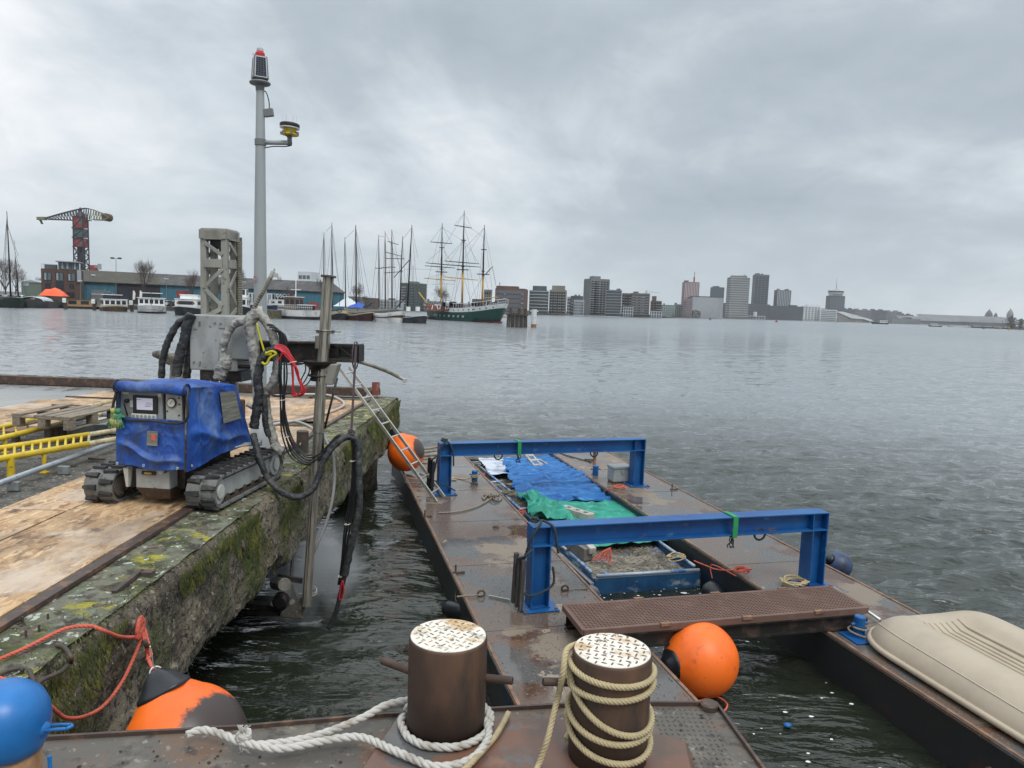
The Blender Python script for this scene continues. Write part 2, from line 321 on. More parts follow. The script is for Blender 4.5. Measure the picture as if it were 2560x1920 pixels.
M('net_blue',(.008,.125,.37),.6,layers=[((.005,.07,.25),5,.47,.62,(.5,1.6,1)),((.06,.25,.50),8,.54,.70,(.5,1.8,1)),((.30,.24,.16),16,.70,.76)],bump=[(240,.5,.003)])
M('net_green',(.012,.27,.19),.6,layers=[((.007,.19,.13),4,.42,.6),((.08,.40,.30),7,.52,.70)],bump=[(240,.5,.003)])
M('white_sheet',(.52,.56,.62),.4,layers=[((.22,.26,.34),4,.45,.6,(.6,3,1))],bump=(10,.5,.02))
M('block_concrete',(.42,.41,.37),.85,layers=[((.28,.26,.22),8,.45,.65),((.17,.15,.13),24,.6,.7)],bump=(60,.6,.006))
M('block_dark',(.17,.155,.14),.85,layers=[((.09,.08,.07),9,.45,.65)],bump=(60,.6,.006))
M('case_grey',(.33,.36,.36),.5,layers=[((.24,.26,.26),6,.5,.7)])
M('plank_dark',(.045,.042,.04),.75,layers=[((.11,.10,.09),9,.5,.7,(5,5,.6))],bump=(30,.5,.006,(4,4,.5)))
M('strap_green',(.02,.26,.08),.7)
M('grating',(.135,.078,.06),.6,layers=[((.18,.115,.09),4,.5,.7)],bump=(30,.2,.003))
M('dinghy',(.43,.36,.27),.45,layers=[((.36,.30,.225),2.5,.42,.68)],bump=(60,.05,.001))
M('dinghy_line',(.52,.46,.37),.4)
M('dirt',(.035,.03,.026),.9); M('foam',(.7,.72,.7),.6)
M('hull_dark',(.018,.02,.025),.6,layers=[((.05,.045,.04),.8,.5,.7)])
M('hull_green',(.010,.065,.050),.45,layers=[((.02,.04,.05),.3,.5,.7)])
M('hull_greenblack',(.015,.028,.02),.6); M('hull_grey',(.07,.072,.075),.7,layers=[((.10,.07,.05),.6,.55,.7,(1,1,.3))])
M('hull_white',(.66,.66,.64),.5,layers=[((.40,.39,.37),.9,.5,.72,(1,1,.4))]); M('hull_blue',(.012,.022,.06),.5); M('hull_maroon',(.045,.015,.015),.5)
M('hull_brown',(.12,.075,.045),.7,layers=[((.07,.045,.03),.8,.5,.65)]); M('cream',(.62,.55,.38),.6); M('white_paint',(.76,.77,.76),.5,layers=[((.60,.60,.58),.9,.5,.7)])
M('red_line',(.17,.03,.027),.6); M('wood_cabin',(.34,.21,.10),.6,layers=[((.26,.16,.08),1.5,.5,.6,(1,1,6))]); M('win_dark',(.02,.024,.03),.15); M('win_blue',(.10,.13,.15),.12)
M('tarp_orange',(.90,.12,.035),.6,bump=(2,.5,.1)); M('tarp_blue',(.02,.09,.45),.6); M('tent_white',(.62,.66,.68),.6)
M('mast_dark',(.025,.018,.018),.6); M('mast_red',(.13,.05,.035),.6); M('mast_yellow',(.50,.30,.06),.6); M('rigging',(.05,.05,.055),.7); M('spar_grey',(.22,.21,.20),.7)
M('brick',(.085,.050,.042),.85,layers=[((.12,.07,.055),2,.45,.65),((.05,.033,.03),6,.5,.65)]); M('brick_red',(.15,.075,.065),.85,layers=[((.10,.055,.05),.1,.45,.65)])
M('teal_wall',(.040,.145,.20),.7,layers=[((.03,.11,.155),.35,.45,.65,(3,3,.2)),((.10,.22,.28),2.2,.66,.70)]); M('dark_wall',(.018,.022,.035),.7)
M('roof_moss',(.060,.055,.042),.9,layers=[((.095,.088,.042),.25,.5,.7,(3,1,1)),((.055,.052,.05),.15,.45,.62,(4,1,1))]); M('roof_dark',(.045,.043,.045),.8,layers=[((.09,.085,.08),.2,.45,.65,(4,1,1))])
M('bark',(.075,.062,.055),.9); M('twig',(.12,.095,.085),.9); M('evergreen',(.02,.04,.02),.9)
M('lattice',(.035,.04,.05),.6); M('crane_red',(.27,.045,.04),.6,layers=[((.22,.05,.045),.3,.5,.65)]); M('crane_green',(.07,.10,.105),.5); M('crane_yellow',(.20,.195,.10),.6)
M('pile_wood',(.045,.038,.033),.85,layers=[((.12,.10,.085),1.2,.5,.66,(4,4,.4))],bump=(6,.6,.05,(3,3,.4))); M('pile_white',(.60,.62,.62),.6,layers=[((.40,.41,.40),2,.5,.7)]); M('pile_rust',(.26,.13,.07),.8)
for nm,c,c2 in [('b_dark',(.055,.06,.07),(.075,.08,.09)),('b_grey',(.17,.175,.18),(.13,.135,.14)),('b_beige',(.22,.205,.18),(.17,.155,.14)),('b_pale',(.33,.35,.37),(.27,.29,.31)),('b_white',(.58,.60,.62),(.48,.5,.52)),('b_pink',(.25,.16,.17),(.20,.14,.15)),('b_brown',(.11,.08,.07),(.08,.06,.055)),('b_blue',(.07,.085,.11),(.09,.105,.13)),('b_green',(.11,.16,.13),(.15,.18,.15)),('b_glass',(.06,.08,.09),(.09,.11,.12))]:
    M(nm,c,.7,layers=[(c2,.04,.45,.6)])
M('w_dark',(.015,.018,.022),.2); M('w_mid',(.11,.14,.16),.2); M('w_pale',(.30,.35,.38),.3); M('slab_white',(.50,.52,.53),.6); M('slab_grey',(.34,.35,.355),.7)
M('shore',(.07,.068,.055),.9,layers=[((.12,.10,.07),.08,.5,.6)]); M('sand',(.20,.155,.11),.9,layers=[((.13,.10,.07),.1,.45,.65)]); M('quay_stone',(.06,.055,.05),.9); M('bush',(.035,.037,.028),.9,layers=[((.06,.055,.045),.3,.5,.6)])
M('buoy_red',(.35,.02,.02),.5); M('buoy_yellow',(.45,.28,.03),.5); M('buoy_green',(.02,.12,.08),.5); M('steel_far',(.16,.17,.18),.5)
M('sign_pink',(.42,.28,.32),.6,layers=[((.15,.05,.10),60,.55,.6)]); M('paper',(.7,.68,.6),.6); M('pipe_pale',(.42,.42,.38),.5)
M('carpaint_grey',(.20,.22,.25),.3); M('carpaint_white',(.6,.62,.64),.3); M('carpaint_dark',(.04,.045,.05),.3)
# water
def water():
    m=M('water',(.030,.037,.024),.05,ior=1.5)
    t=m.node_tree;n=t.nodes;l=t.links;b=n['Principled BSDF']
    co=n.new('ShaderNodeTexCoord'); prev=None
    for scl,rot,st,strn,dist,det in [(.16,.3,(1,3.0,1),.8,.7,4),(.75,.3,(1,2.6,1),.9,.24,4),(3.2,.3,(1,2.2,1),.8,.05,4),(9,.2,(1,1.8,1),.8,.012,3)]:
        mp=n.new('ShaderNodeMapping'); mp.inputs['Rotation'].default_value=(0,0,rot); mp.inputs['Scale'].default_value=st; l.new(co.outputs['Object'],mp.inputs[0])
        nn=n.new('ShaderNodeTexNoise'); nn.inputs['Scale'].default_value=scl; nn.inputs['Detail'].default_value=det; nn.inputs['Distortion'].default_value=.35; l.new(mp.outputs[0],nn.inputs['Vector'])
        bu=n.new('ShaderNodeBump'); bu.inputs['Strength'].default_value=strn; bu.inputs['Distance'].default_value=dist; l.new(nn.outputs[0],bu.inputs['Height'])
        if prev: l.new(prev,bu.inputs['Normal'])
        prev=bu.outputs[0]
    l.new(prev,b.inputs['Normal'])
    # roughness: open water is ruffled by the wind, the basin between quay and pontoons lies sheltered
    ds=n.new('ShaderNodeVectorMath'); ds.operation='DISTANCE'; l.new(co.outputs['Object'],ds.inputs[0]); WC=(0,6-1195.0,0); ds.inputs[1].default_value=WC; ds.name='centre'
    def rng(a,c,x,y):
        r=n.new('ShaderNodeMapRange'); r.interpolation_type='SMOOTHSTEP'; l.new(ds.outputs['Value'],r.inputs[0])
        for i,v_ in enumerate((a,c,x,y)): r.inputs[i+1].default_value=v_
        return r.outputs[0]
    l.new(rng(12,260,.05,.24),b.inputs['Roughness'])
    mx=n.new('ShaderNodeMix'); mx.data_type='RGBA'; l.new(rng(5,28,0,1),mx.inputs[0]); mx.inputs[6].default_value=(.018,.022,.014,1); mx.inputs[7].default_value=(.18,.20,.21,1); l.new(mx.outputs[2],b.inputs['Base Color'])  # paler base colour farther out, reflected sky brightness put into the water colour
    return ds
WDS=water()
# ---------------------------------------------------------------- the setting
import numpy as np
WLEV=.22   # water level
def water_sheet():
    ys=list(np.arange(-3,8,.035)); y=8
    while y<2680: ys.append(y); y*=1.0058
    ys.append(2680); ys=np.array(ys); nc=660; u=np.linspace(-1,1,nc)
    Wd=np.minimum(.95*np.maximum(ys,0)+9,2580.0); X=u[None,:]*Wd[:,None]; Y=np.repeat(ys[:,None],nc,1)
    sp=np.maximum(Wd[:,None]*2/nc*.55,np.gradient(ys)[:,None]); rng=np.random.RandomState(4)
    # open water against the sheltered basins
    op=1/(1+np.exp(-((X-(5.7-.2632*(Y-5)))/.8))); op=np.maximum(op,1/(1+np.exp(-(Y-15.5)/1.2))); op=np.where(Y>15,1,op)
    amp=.30+.70*op; Z=np.zeros_like(X)
    gust=1+.35*np.sin(X*.021+.9*np.sin(Y*.013))*np.sin(Y*.017+1.3*np.sin(X*.011)+2)
    for k in range(72):
        lam=.22*(1.062**k)*(1+.1*rng.rand()); th=rng.normal(-.30,.42); kx,ky=2*PI/lam*math.sin(th),2*PI/lam*math.cos(th); ph=rng.rand()*2*PI
        a=.0135*lam**.70/(1+(lam/1.15)**2.2)*(.7+.6*rng.rand())
        wob=.9*np.sin(X*.31/lam**.5+ph*3+.7*np.sin(Y*.23/lam**.5)) 
        f=np.clip(lam/(3.0*sp)-.6,0,1); w_=np.sin(kx*X+ky*Y+ph+wob); 
        Z+=a*f*(1.25-2.1*np.sqrt(.02+ (0.5-.5*w_)**1.0*.62))*1.15 if lam<4 else a*f*w_
    Z*=amp*gust; Z-=Z[(Y>20)&(Y<60)].mean(); Z+=WLEV
    nr=len(ys); co=np.stack([X,Y,Z],-1).reshape(-1,3).astype(np.float32); idx=np.arange(nr*nc).reshape(nr,nc)
    q=np.stack([idx[:-1,:-1],idx[:-1,1:],idx[1:,1:],idx[1:,:-1]],-1).reshape(-1,4)
    ex=np.array([[-2590,-290,-.1],[2590,-290,-.1],[2590,2680,-.1],[-2590,2680,-.1]],np.float32); n0=len(co); co=np.concatenate([co,ex]); q=np.concatenate([q,[[n0,n0+1,n0+2,n0+3]]])
    me=bpy.data.meshes.new('water'); me.vertices.add(len(co)); me.vertices.foreach_set('co',co.ravel()); me.loops.add(q.size); me.loops.foreach_set('vertex_index',q.ravel().astype(np.int32)); me.polygons.add(len(q)); me.polygons.foreach_set('loop_start',np.arange(0,q.size,4,dtype=np.int32)); me.polygons.foreach_set('loop_total',np.full(len(q),4,np.int32)); me.polygons.foreach_set('use_smooth',np.ones(len(q),bool)); me.update(calc_edges=True)
    o=bpy.data.objects.new('water',me); COL.objects.link(o); me.materials.append(MT['water']); o['kind']='structure'; WDS.inputs[1].default_value=(0,6,0)
water_sheet()
def px2(x,Y,z=0): return V(((x-CX)/F*Y,Y,z))
# far land: one closed slab with a stepped front edge, top 1.1 m above the water
fr_=[(-2500,178),(-250,178),(px2(872,178).x,178),(px2(905,230).x,250),(px2(1000,420).x,420),(px2(1322,450).x,450),(px2(1440,600).x,600),(px2(1640,720).x,720),(px2(1800,1100).x,1100),(px2(1905,1400).x,1400),(px2(2100,1800).x,1800),(px2(2200,2050).x,2050),(px2(2700,2300).x,2300),(2580,2300)]
poly=[(x,y,-.9) for x,y in fr_]+[(2580,2660,-.9),(-2500,2660,-.9)]
MB().ext(poly,(0,0,2.0)).build('shore','shore',kind='structure')
# ---------------------------------------------------------------- quay
QX=-2.1
def fbm(p,s,o=3):
    return sum(NZ.noise(V(p)*s*(2**k))/(2**k) for k in range(o))
prof=[(-3.4,1.02),(-3.0,1.0),(-2.7,.99),(-2.45,.985),(-2.25,.98)]+[(QX-.05,.985)]+[(QX,1.03+.03*i) for i in range(22)]+[(QX-.02,1.695),(QX-.05,1.73),(QX-.09,1.747)]+[(QX-.13-.035*i,1.75) for i in range(13)]+[(-2.62,1.735)]
Lp=[0]
def quay():
    y0,y1=-1.2,13.95; ny=500
    q=thing('concrete_quay','mossy old concrete quay slab with overgrown rough edge on the left','quay',(QX-3,6,1))
    def pt(u,v):
        y=y0+(y1-y0)*v; k=u*(len(prof)-1); i=min(len(prof)-2,int(k)); f=k-i
        x=prof[i][0]*(1-f)+prof[i+1][0]*f; z=prof[i][1]*(1-f)+prof[i+1][1]*f
        face=1 if (x>QX-.12) else (.25 if z>1.5 else .6)
        n1=fbm((x*1.2,y*1.1,z*2.4),1.3,3); n2=fbm((x*3,y*3,z*3),4.5,2)
        x+=face*(.045*n1+.016*n2)
        if z<1.15 and x>-2.5: z+=.07*fbm((y*1.3,3,1),2.2,3)+ (.06 if x>-2.3 else 0)*abs(n2)
        elif z>1.7: z+=.010*n1+.006*n2
        if z>1.6 and x>QX-.25 and NZ.noise(V((y*1.1,7,2)))>.25: z-=.035*(1-min(1,(QX-x)/.25 if x<QX else 0))  # broken arris
        r=y-(y1-.25)                       # worn end corner
        if r>0 and x>QX-.25: x-=.10*(r/.25)**2
        return (x,y,z)
    b=MB(); b.grid(pt,len(prof)-1,ny); b.build('slab_face','quay_concrete',q,smooth=True)
    # top verge
    b=MB(); b.grid(lambda u,v:(-2.16-.47*u,y0+(y1-y0)*v,1.752+.014*fbm((u*.5,(y0+(y1-y0)*v),0),5,3)),14,ny)
    b.build('lichen_verge','quay_top',q,smooth=True)
    b=MB(); b.box((-8.32,6.375,1.365),(11.4,15.15,.73)); b.box((-2.4,13.93,1.37),(.5,.06,.74))
    b.build('slab_body','quay_concrete',q)
    for (x,y) in [(-2.75,13.1),(-5.5,13.0),(-2.95,1.9),(-5.5,2),(-5.6,7.5)]:
        b=MB(); b.grid(lambda u,v:(x+(.38+.07*NZ.noise(V((u*6,v*5,x))))*math.cos(2*PI*u),y+(.42+.07*NZ.noise(V((u*6,v*5,y))))*math.sin(2*PI*u),-.9+1.95*v),20,14,True)
        b.build('support_pier','quay_concrete',q,smooth=True)
    # near pier wall under the verge, with a rusty steel plate
    b=MB(); b.grid(lambda u,v:(-2.13+.03*fbm((u*3,v*2,2),1.5),.2+3.0*u,-.6+1.75*v),30,20); b.grid(lambda u,v:(-2.13-1.2*u,3.2+.02*fbm((u*3,v*2,2),1.5),-.6+1.75*v),16,20)
    b.build('abutment','quay_concrete',q,smooth=True)
    b=MB(); b.box((-2.07,3.0,.9),(.05,.17,1.15)); b.build('fender_plate','rust_plate',q,bevel=.004)
    b=MB(); b.box((-2.66,3.0,1.765),(.09,20,.03)) if False else b.bar((-2.615,2.3,1.772),(-2.60,6.35,1.772),.075,.03); b.bar((-2.60,6.8,1.772),(-2.58,13.6,1.772),.06,.03)
    b.build('edge_strip','strip_steel',q,bevel=.003)
    for pts in ([(70,1722),(95,1700),(140,1680),(160,1662)],[(60,1760),(85,1730),(72,1700),(62,1675)],[(-20,1690),(10,1676),(40,1670),(45,1675)],[(168,1655),(166,1640),(150,1618),(130,1612)]):
        b=MB(); P=[]
        for i,(x,y) in enumerate(pts):
            d=ray(x,y); t=(-2.10-H*0)/d.x; p=V((d.x*t,d.y*t,H+d.z*t)); 
            if p.z>1.75: p=G(x,y,1.775)
            P.append(p+V((.02,0,0)))
        b.tube(smooth_path(P),.011,8); b.build('lifting_loop','dark_iron',q,smooth=True)
    for (x,y) in [(57,1557),(65,1592),(120,1550),(98,1578)]:
        p=G(x,y,1.75); b=MB(); b.cyl(p,p+V((0,0,.035)),.006,n=8); b.build('rebar_stub','dark_iron',q)
    for (x,y,yy) in [(588,1350,5.05),(738,1115+75,6.9),(848,1145,8.9),(340,1580,3.72)]:
        d=ray(x,y); t=-2.06/d.x; p=V((d.x*t,d.y*t,H+d.z*t)); b=MB()
        b.tube([p+V((.03+.05*math.sin(a*.5),.055*math.cos(a),.055*math.sin(a)-.02)) for a in [PI+PI*i/10 for i in range(11)]],.012,8); b.build('mooring_eye','dark_iron',q,smooth=True)
    p=G(285,1482,1.76); b=MB(); b.bar(p,p+V((.0,.32,.02)),.03,.025); b.box(p+V((.04,.30,.01)),(.09,.06,.03)); b.build('cramp','dark_iron',q)
    return q
quay()
def moss():
    b=MB(); R=random.Random(3)
    for i in range(15000):
        y=R.uniform(1.5,13.8); z=1.74-abs(R.gauss(0,.22)); 
        if z<1.1: continue
        if NZ.noise(V((y*1.3,z*1.2,0)))<-.02+.25*(1.74-z) : continue
        x=QX+.045*fbm((QX*1.2,y*1.1,z*2.4),1.3,3)+.012
        l=R.uniform(.015,.05)*(1.5-.3*(z-1.1)); wd=R.uniform(.002,.005); dy=R.uniform(-.3,.3)*l; o=R.uniform(.002,.014)
        b.add([(x,y-wd,z),(x,y+wd,z),(x+o,y+wd*.6+dy,z-l*.7),(x+o*.6,y+dy,z-l)],[(0,1,2,3)])
    for i in range(5200):
        y=R.uniform(1.8,13.8); x=QX-abs(R.gauss(0,.10)); 
        if x<-2.5 or NZ.noise(V((y*1.4,x*2,5)))<.05: continue
        z=1.752; l=R.uniform(.008,.022); a=R.uniform(0,2*PI)
        b.add([(x-.003,y,z),(x+.003,y,z),(x+l*.8*math.cos(a),y+l*.8*math.sin(a),z+l*.7)],[(0,1,2)])
    b.build('moss','moss',kind='stuff')
moss()
b=MB(); R=random.Random(13)
for i in range(5200):
    y=R.uniform(1.2,13.8)**1.0; z=R.uniform(1.0,1.74); x=QX+.045*fbm((QX*1.2,y*1.1,z*2.4),1.3,3)+.016*fbm((QX*3,y*3,z*3),4.5,2)+.002
    r=R.uniform(.0015,.0055); a=R.uniform(0,6.3); b.add([(x,y+r*math.cos(a),z+r*math.sin(a)),(x+.001,y+r*math.cos(a+2),z+r*.8*math.sin(a+2)),(x,y+r*.7*math.cos(a+4.1),z+r*math.sin(a+4.1)),],[(0,1,2)])
b.build('shell_grit','block_concrete',kind='stuff')
b=MB(); b.box((-8.6,6.3,1.742),(9.8,15.2,.024)); b.build('ground','gravel_ground',kind='structure')
b=MB(); b.add([(-13.5,9.2,1.7585),(-6.0,10.2,1.7585),(-6.6,13.7,1.7585),(-13.5,13.7,1.7585)],[(0,1,2,3)]); b.build('path','wet_concrete',kind='structure')
def pebbles(name,mat,fn,n,r0,r1,seed):
    b=MB(); R=random.Random(seed)
    for i in range(n):
        p=fn(R); r=R.uniform(r0,r1); q=[V((R.gauss(0,1),R.gauss(0,1),R.gauss(0,.6))).normalized()*r for _ in range(5)]
        vs=[p+V((r*math.cos(a),r*math.sin(a)*.8,0))*R.uniform(.7,1.1) for a in (0,1.3,2.5,3.8,5)]+[p+V((0,0,r*.7))]
        b.add(vs,[(k,(k+1)%5,5) for k in range(5)])
    b.build(name,mat,kind='stuff')
pebbles('gravel','pebbles',lambda R:V((R.uniform(-8,-3.9),R.uniform(4,9.2),1.754)),2600,.006,.02,4)
# far kerb beam along the quay end
t=thing('quay_end_beam','dark brown timber beam along the far end of the quay','beam',(-7.8,13.95,1.75))
b=MB(); b.bar((-13.4,13.80,1.84),(-2.75,13.86,1.84),.12,.16); b.build('timber','strip_steel',t,bevel=.01)
b=MB(); b.grid(lambda u,v:(-13.4+10.9*u,13.9+.12*v,1.75+(.17+.02*fbm((u*40,v*3,0),1.5))*math.sin(PI*(.15+.8*v))),260,6); b.build('mortar_ridge','quay_concrete',t,smooth=True)
# OSB sheets
def sheet(x0,x1,y0,y1,z=1.7585,rot=0,mat='osb',lab='',jit=0):
    R=random.Random(int(x0*100+y0*37)); c=V(((x0+x1)/2,(y0+y1)/2,z+.009)); a=math.radians(R.uniform(-.6,.6)+jit)
    X=V((math.cos(a),math.sin(a),R.uniform(-.003,.003))); Y=V((-math.sin(a),math.cos(a),R.uniform(-.002,.002)))
    b=MB(); b.box(c,(x1-x0-.012,y1-y0-.012,.018),(X,Y,V((0,0,1)))); b.build('osb_sheet',mat,bevel=.002,label=lab,cat='board',group='wood chip boards laid over the quay')
sheet(-3.5,-2.67,3.78,6.22,lab='wood chip board nearest the camera beside the steel edge strip')
sheet(-4.05,-3.51,3.3,5.75,lab='wood chip board under the grey handrail pipe at the left edge',z=1.756)
sheet(-3.5,-2.67,6.23,8.66,lab='wood chip board underneath the blue tracked machine')
sheet(-4.05,-3.51,5.76,8.2,lab='narrow wood chip board left of the blue tracked machine',z=1.756)
sheet(-3.5,-2.67,2.0,3.77,lab='cut wood chip board at the lower left frame edge',mat='osb_dark',z=1.753)
sheet(-3.55,-2.64,8.67,10.1,lab='wood chip board at the foot of the tall grey pole')
rows=[(9.45,10.66),(10.67,11.88),(11.89,13.1)]
nmz=['third from the far end','second from the far end','farthest on the quay']
for j,(a_,b_) in enumerate(rows):
    for i,(x0,x1) in enumerate([(-7.85+.25*j,-5.4),(-5.39,-2.96 if j==0 else -2.62)] if j else [(-7.4,-5.8),(-5.79,-3.56)]):
        sheet(x0,x1,a_,b_,mat='osb_dark' if False else 'osb',lab='chip board %s, %s'%(['in the nearest cross row','in the middle cross row','in the last row'][j],['on its left half' ,'on its right half by the hoses'][i]))
for (p,q) in [((222,1146),(261,1148)),((165,991),(310,997)),((130,1012),(300,1018))]:
    b=MB(); b.bar(G(*p,1.79),G(*q,1.79),.035,.02); b.build('wood_batten','strip_steel',bevel=.002,label={222:'short dark batten lying on the board left of the machine',165:'long thin batten on the farther left boards',130:'thin batten behind the pallet'}[p[0]],cat='batten')
t=G(20,1050,1.765); b=MB(); b.box(t+V((-.5,-.1,0)),(2.6,1.5,.02)); b.build('steel_plate','rust_plate',bevel=.002,label='flat rusty brown steel plate left of the wooden pallet',cat='plate')
# ---------------------------------------------------------------- pontoon frame
O0=V((.14,5.09,0)); A_=V((-.2545,.967,0)).normalized(); B_=V((.967,.2545,0)).normalized()
def FS(s,t,z=0): return O0+A_*s+B_*t+V((0,0,z))
AX=(B_,A_,V((0,0,1)))
def pontoon(lab,s0,s1,t0,t1,z=.6):
    q=thing('pontoon',lab,'pontoon',FS((s0+s1)/2,(t0+t1)/2,0),0,'steel work pontoons side by side')
    c=FS((s0+s1)/2,(t0+t1)/2,0)
    b=MB(); b.box(c+V((0,0,z-.33)),(t1-t0,s1-s0,.62),AX); b.build('hull','pontoon_side',q,bevel=.01)
    b=MB(); b.box(c+V((0,0,z-.005)),(t1-t0+.02,s1-s0+.02,.03),AX); b.build('deck','pontoon_deck',q,bevel=.004)
    for tt in (t0+.012,t1-.012):
        b=MB(); b.bar(FS(s0,tt,z+.0135),FS(s1,tt,z+.0135),.03,.012); b.build('edge_rail','rust_edge',q,bevel=.003)
    for sv in [s0+1.7*i for i in range(1,int((s1-s0)/1.7)+1)]:
        b=MB(); b.bar(FS(sv,t0+.03,z+.011),FS(sv,t1-.03,z+.011),.05,.004); b.build('weld_strip','pontoon_deck',q)
    return q
pontoon('rusty wet pontoon deck between the quay water and the blue barge',-.35,9.75,0,1.36)
pontoon('rusty pontoon deck on the open water side under the upturned dinghy',-4.2,9.45,3.17,4.42)
t=thing('cross_beam','dark steel beam joining the two pontoons below the far blue gantry','beam',FS(9.3,2.3,.2)); 
b=MB(); b.bar(FS(9.62,1.36,.3),FS(9.4,3.17,.3),.16,.3); b.build('web','black_metal',t)
# ---- gantries
def ibeam(b,p0,p1,w,h,side,th=.014):
    """H-section: flanges top/bottom (side = flange width dir)"""
    p0,p1=V(p0),V(p1); t=(p1-p0).normalized(); up=side.cross(t).normalized(); l=(p1-p0).length; c=(p0+p1)/2
    b.box(c+up*(h/2-th/2),(w,l,th),(side,t,up)); b.box(c-up*(h/2-th/2),(w,l,th),(side,t,up)); b.box(c,(th*.8,l,h-2*th),(side,t,up))
def gantry(lab,s1,t1,s2,t2,z0,zt):
    q=thing('gantry',lab,'gantry',FS((s1+s2)/2,(t1+t2)/2,z0),0,'blue steel gantries over the pontoons')
    P1,P2=FS(s1,t1,z0),FS(s2,t2,z0); d=(P2-P1).normalized(); pr=V((-d.y,d.x,0)); h=.2
    for P,sg in((P1,1),(P2,-1)):
        b=MB(); ibeam(b,P+V((0,0,.015)),P+V((0,0,zt-z0-h-.002)),.19,.19,pr); o=b.build('post','beam_blue',q,bevel=.003)
        b=MB(); b.box(P+V((0,0,.008)),(.36,.34,.014),(d,pr,V((0,0,1)))); b.build('base_plate','beam_blue',q,bevel=.003)
        for i_ in(-.15,.15):
            for j_ in(-.14,.14): c_=P+d*i_+pr*j_+V((0,0,.015)); MB().cyl(c_,c_+V((0,0,.016)),.014,n=6).build('bolt','rust_edge',q)
        b=MB(); b.tube([P+d*x_+pr*y_+V((0,0,.018)) for x_,y_ in((-.095,-.1),(.095,-.1),(.095,.1),(-.095,.1))],.009,6,closed=True); b.build('weld_bead','beam_blue',q,smooth=True)
    a=P1+V((0,0,zt-z0-h/2))-d*.10; c=P2+V((0,0,zt-z0-h/2))+d*.10
    b=MB(); ibeam(b,a,c,.19,h,pr); b.build('cross_girder','beam_blue',q,bevel=.003)
    for P in(P1,P2):
        for k in(-.088,.088): MB().box(P+d*k+V((0,0,zt-z0-h/2)),(.012,.176,h-.03),(d,pr,V((0,0,1)))).build('stiffener','beam_blue',q,bevel=.002)
    for p_ in (a+d*.006,c-d*.006): MB().box(p_,(.010,.186,h-.004),(d,pr,V((0,0,1)))).build('end_plate','beam_blue',q,bevel=.002)
    return q,a,c,d,pr
g1,ga,gb,gd,gp=gantry('near blue steel gantry with green strap, beside the grating walkway',1.80,.66,1.88,3.82,.612,1.435)
g2,ha,hb,hd,hp=gantry('far blue steel gantry near the grey box and ladder foot',6.27,.47,6.45,3.78,.612,1.41)
def at_beam(a,c,f): return a.lerp(c,f)
for (q,a,c,d,pr,fs) in ((g1,ga,gb,gd,gp,(.765,)),(g2,ha,hb,hd,hp,(.275,.745))):
    for f in fs:
        p=at_beam(a,c,f)+V((0,0,-.1)); b=MB(); b.tube([p+d*(.065*math.cos(k))+V((0,0,.065*math.sin(k)-.025)) for k in [2*PI*i/20 for i in range(20)]],.011,8,closed=True); b.build('lifting_ring','dark_iron',q,smooth=True)
b=MB()
def strap(name,lab,a,c,d,pr,f,gr):
    p=at_beam(a,c,f); t=thing(name,lab,'strap',p+V((0,0,.1)),0,gr); b=MB(); hw=.028
    pts=[(-.1,-.02),(-.101,.103),(0,.106),(.101,.103),(.104,0),(.100,-.112),(0,-.115),(-.08,-.113)]
    for (x0,z0),(x1,z1) in zip(pts,pts[1:]):
        A=p+pr*-x0+V((0,0,z0)); B=p+pr*-x1+V((0,0,z1)); b.add([A-d*hw,A+d*hw,B+d*hw,B-d*hw],[(0,1,2,3)])
    o=b.build('webbing','strap_green',t); m=o.modifiers.new('s','SOLIDIFY'); m.thickness=.005
    b=MB(); R=random.Random(int(f*100))
    for k in range(5):
        q0=p+pr*-.05+d*R.uniform(-.04,.03)+V((0,0,-.11)); b.tube(smooth_path([q0,q0+V((R.uniform(-.03,.03),0,-.05)),q0+V((R.uniform(-.05,.04),0,-.10)),q0+V((R.uniform(-.05,.05),0,-.13))]),.006,6)
    b.build('knot','rope_dark',t,smooth=True)
strap('lifting_strap','green webbing strap wrapped round the near blue gantry beam',ga,gb,gd,gp,.655,'green straps')
strap('lifting_strap','green webbing strap wrapped round the far blue gantry beam',ha,hb,hd,hp,.365,'green straps')
# hanging plank bumpers on the left posts
def bumper(lab,P,d,pr,n,hh,mat):
    t=thing('bumper',lab,'bumper',P,0,'dark bumpers hung on the left posts')
    for k in range(n):
        b=MB(); b.box(P-d*(.02*k+.02)+pr*(-.04+.055*k)+V((0,0,hh/2+.02*k)),(.045,.05,hh),((d+pr*.15).normalized(),pr,V((.03,0,1)).normalized())); b.build('plank',mat,t,bevel=.006)
    b=MB(); b.tube(smooth_path([P+V((0,0,hh))-d*.05,P+V((0,0,hh+.06))-d*.02-pr*.1,P+V((0,0,hh+.12))+d*.05-pr*.10]),.012,8); b.build('hanger','rope_dark',t,smooth=True)
P1=FS(1.80,.66,.62); bumper('grey worn timber bumper tied to the near gantry post',P1-gd*.17-gp*.06,gd,gp,3,.50,'plank_dark')
P2=FS(6.27,.47,.62); bumper('black rubber bumper tied to the far gantry post above the ladder foot',P2-hd*.18-hp*.05,hd,hp,3,.52,'rubber_black')
def rope_thing(name,lab,pts,R,mat,group=None,strands=3,k=6,closed=False,plain=False,pitch=None,cat='rope'):
    b=MB(); pp=smooth_path(pts,k,closed)
    if plain: b.tube(pp,R,8,closed)
    else: b.rope(pp,R,strands,pitch)
    return b.build(name,mat,smooth=True,label=lab,cat=cat,group=group)
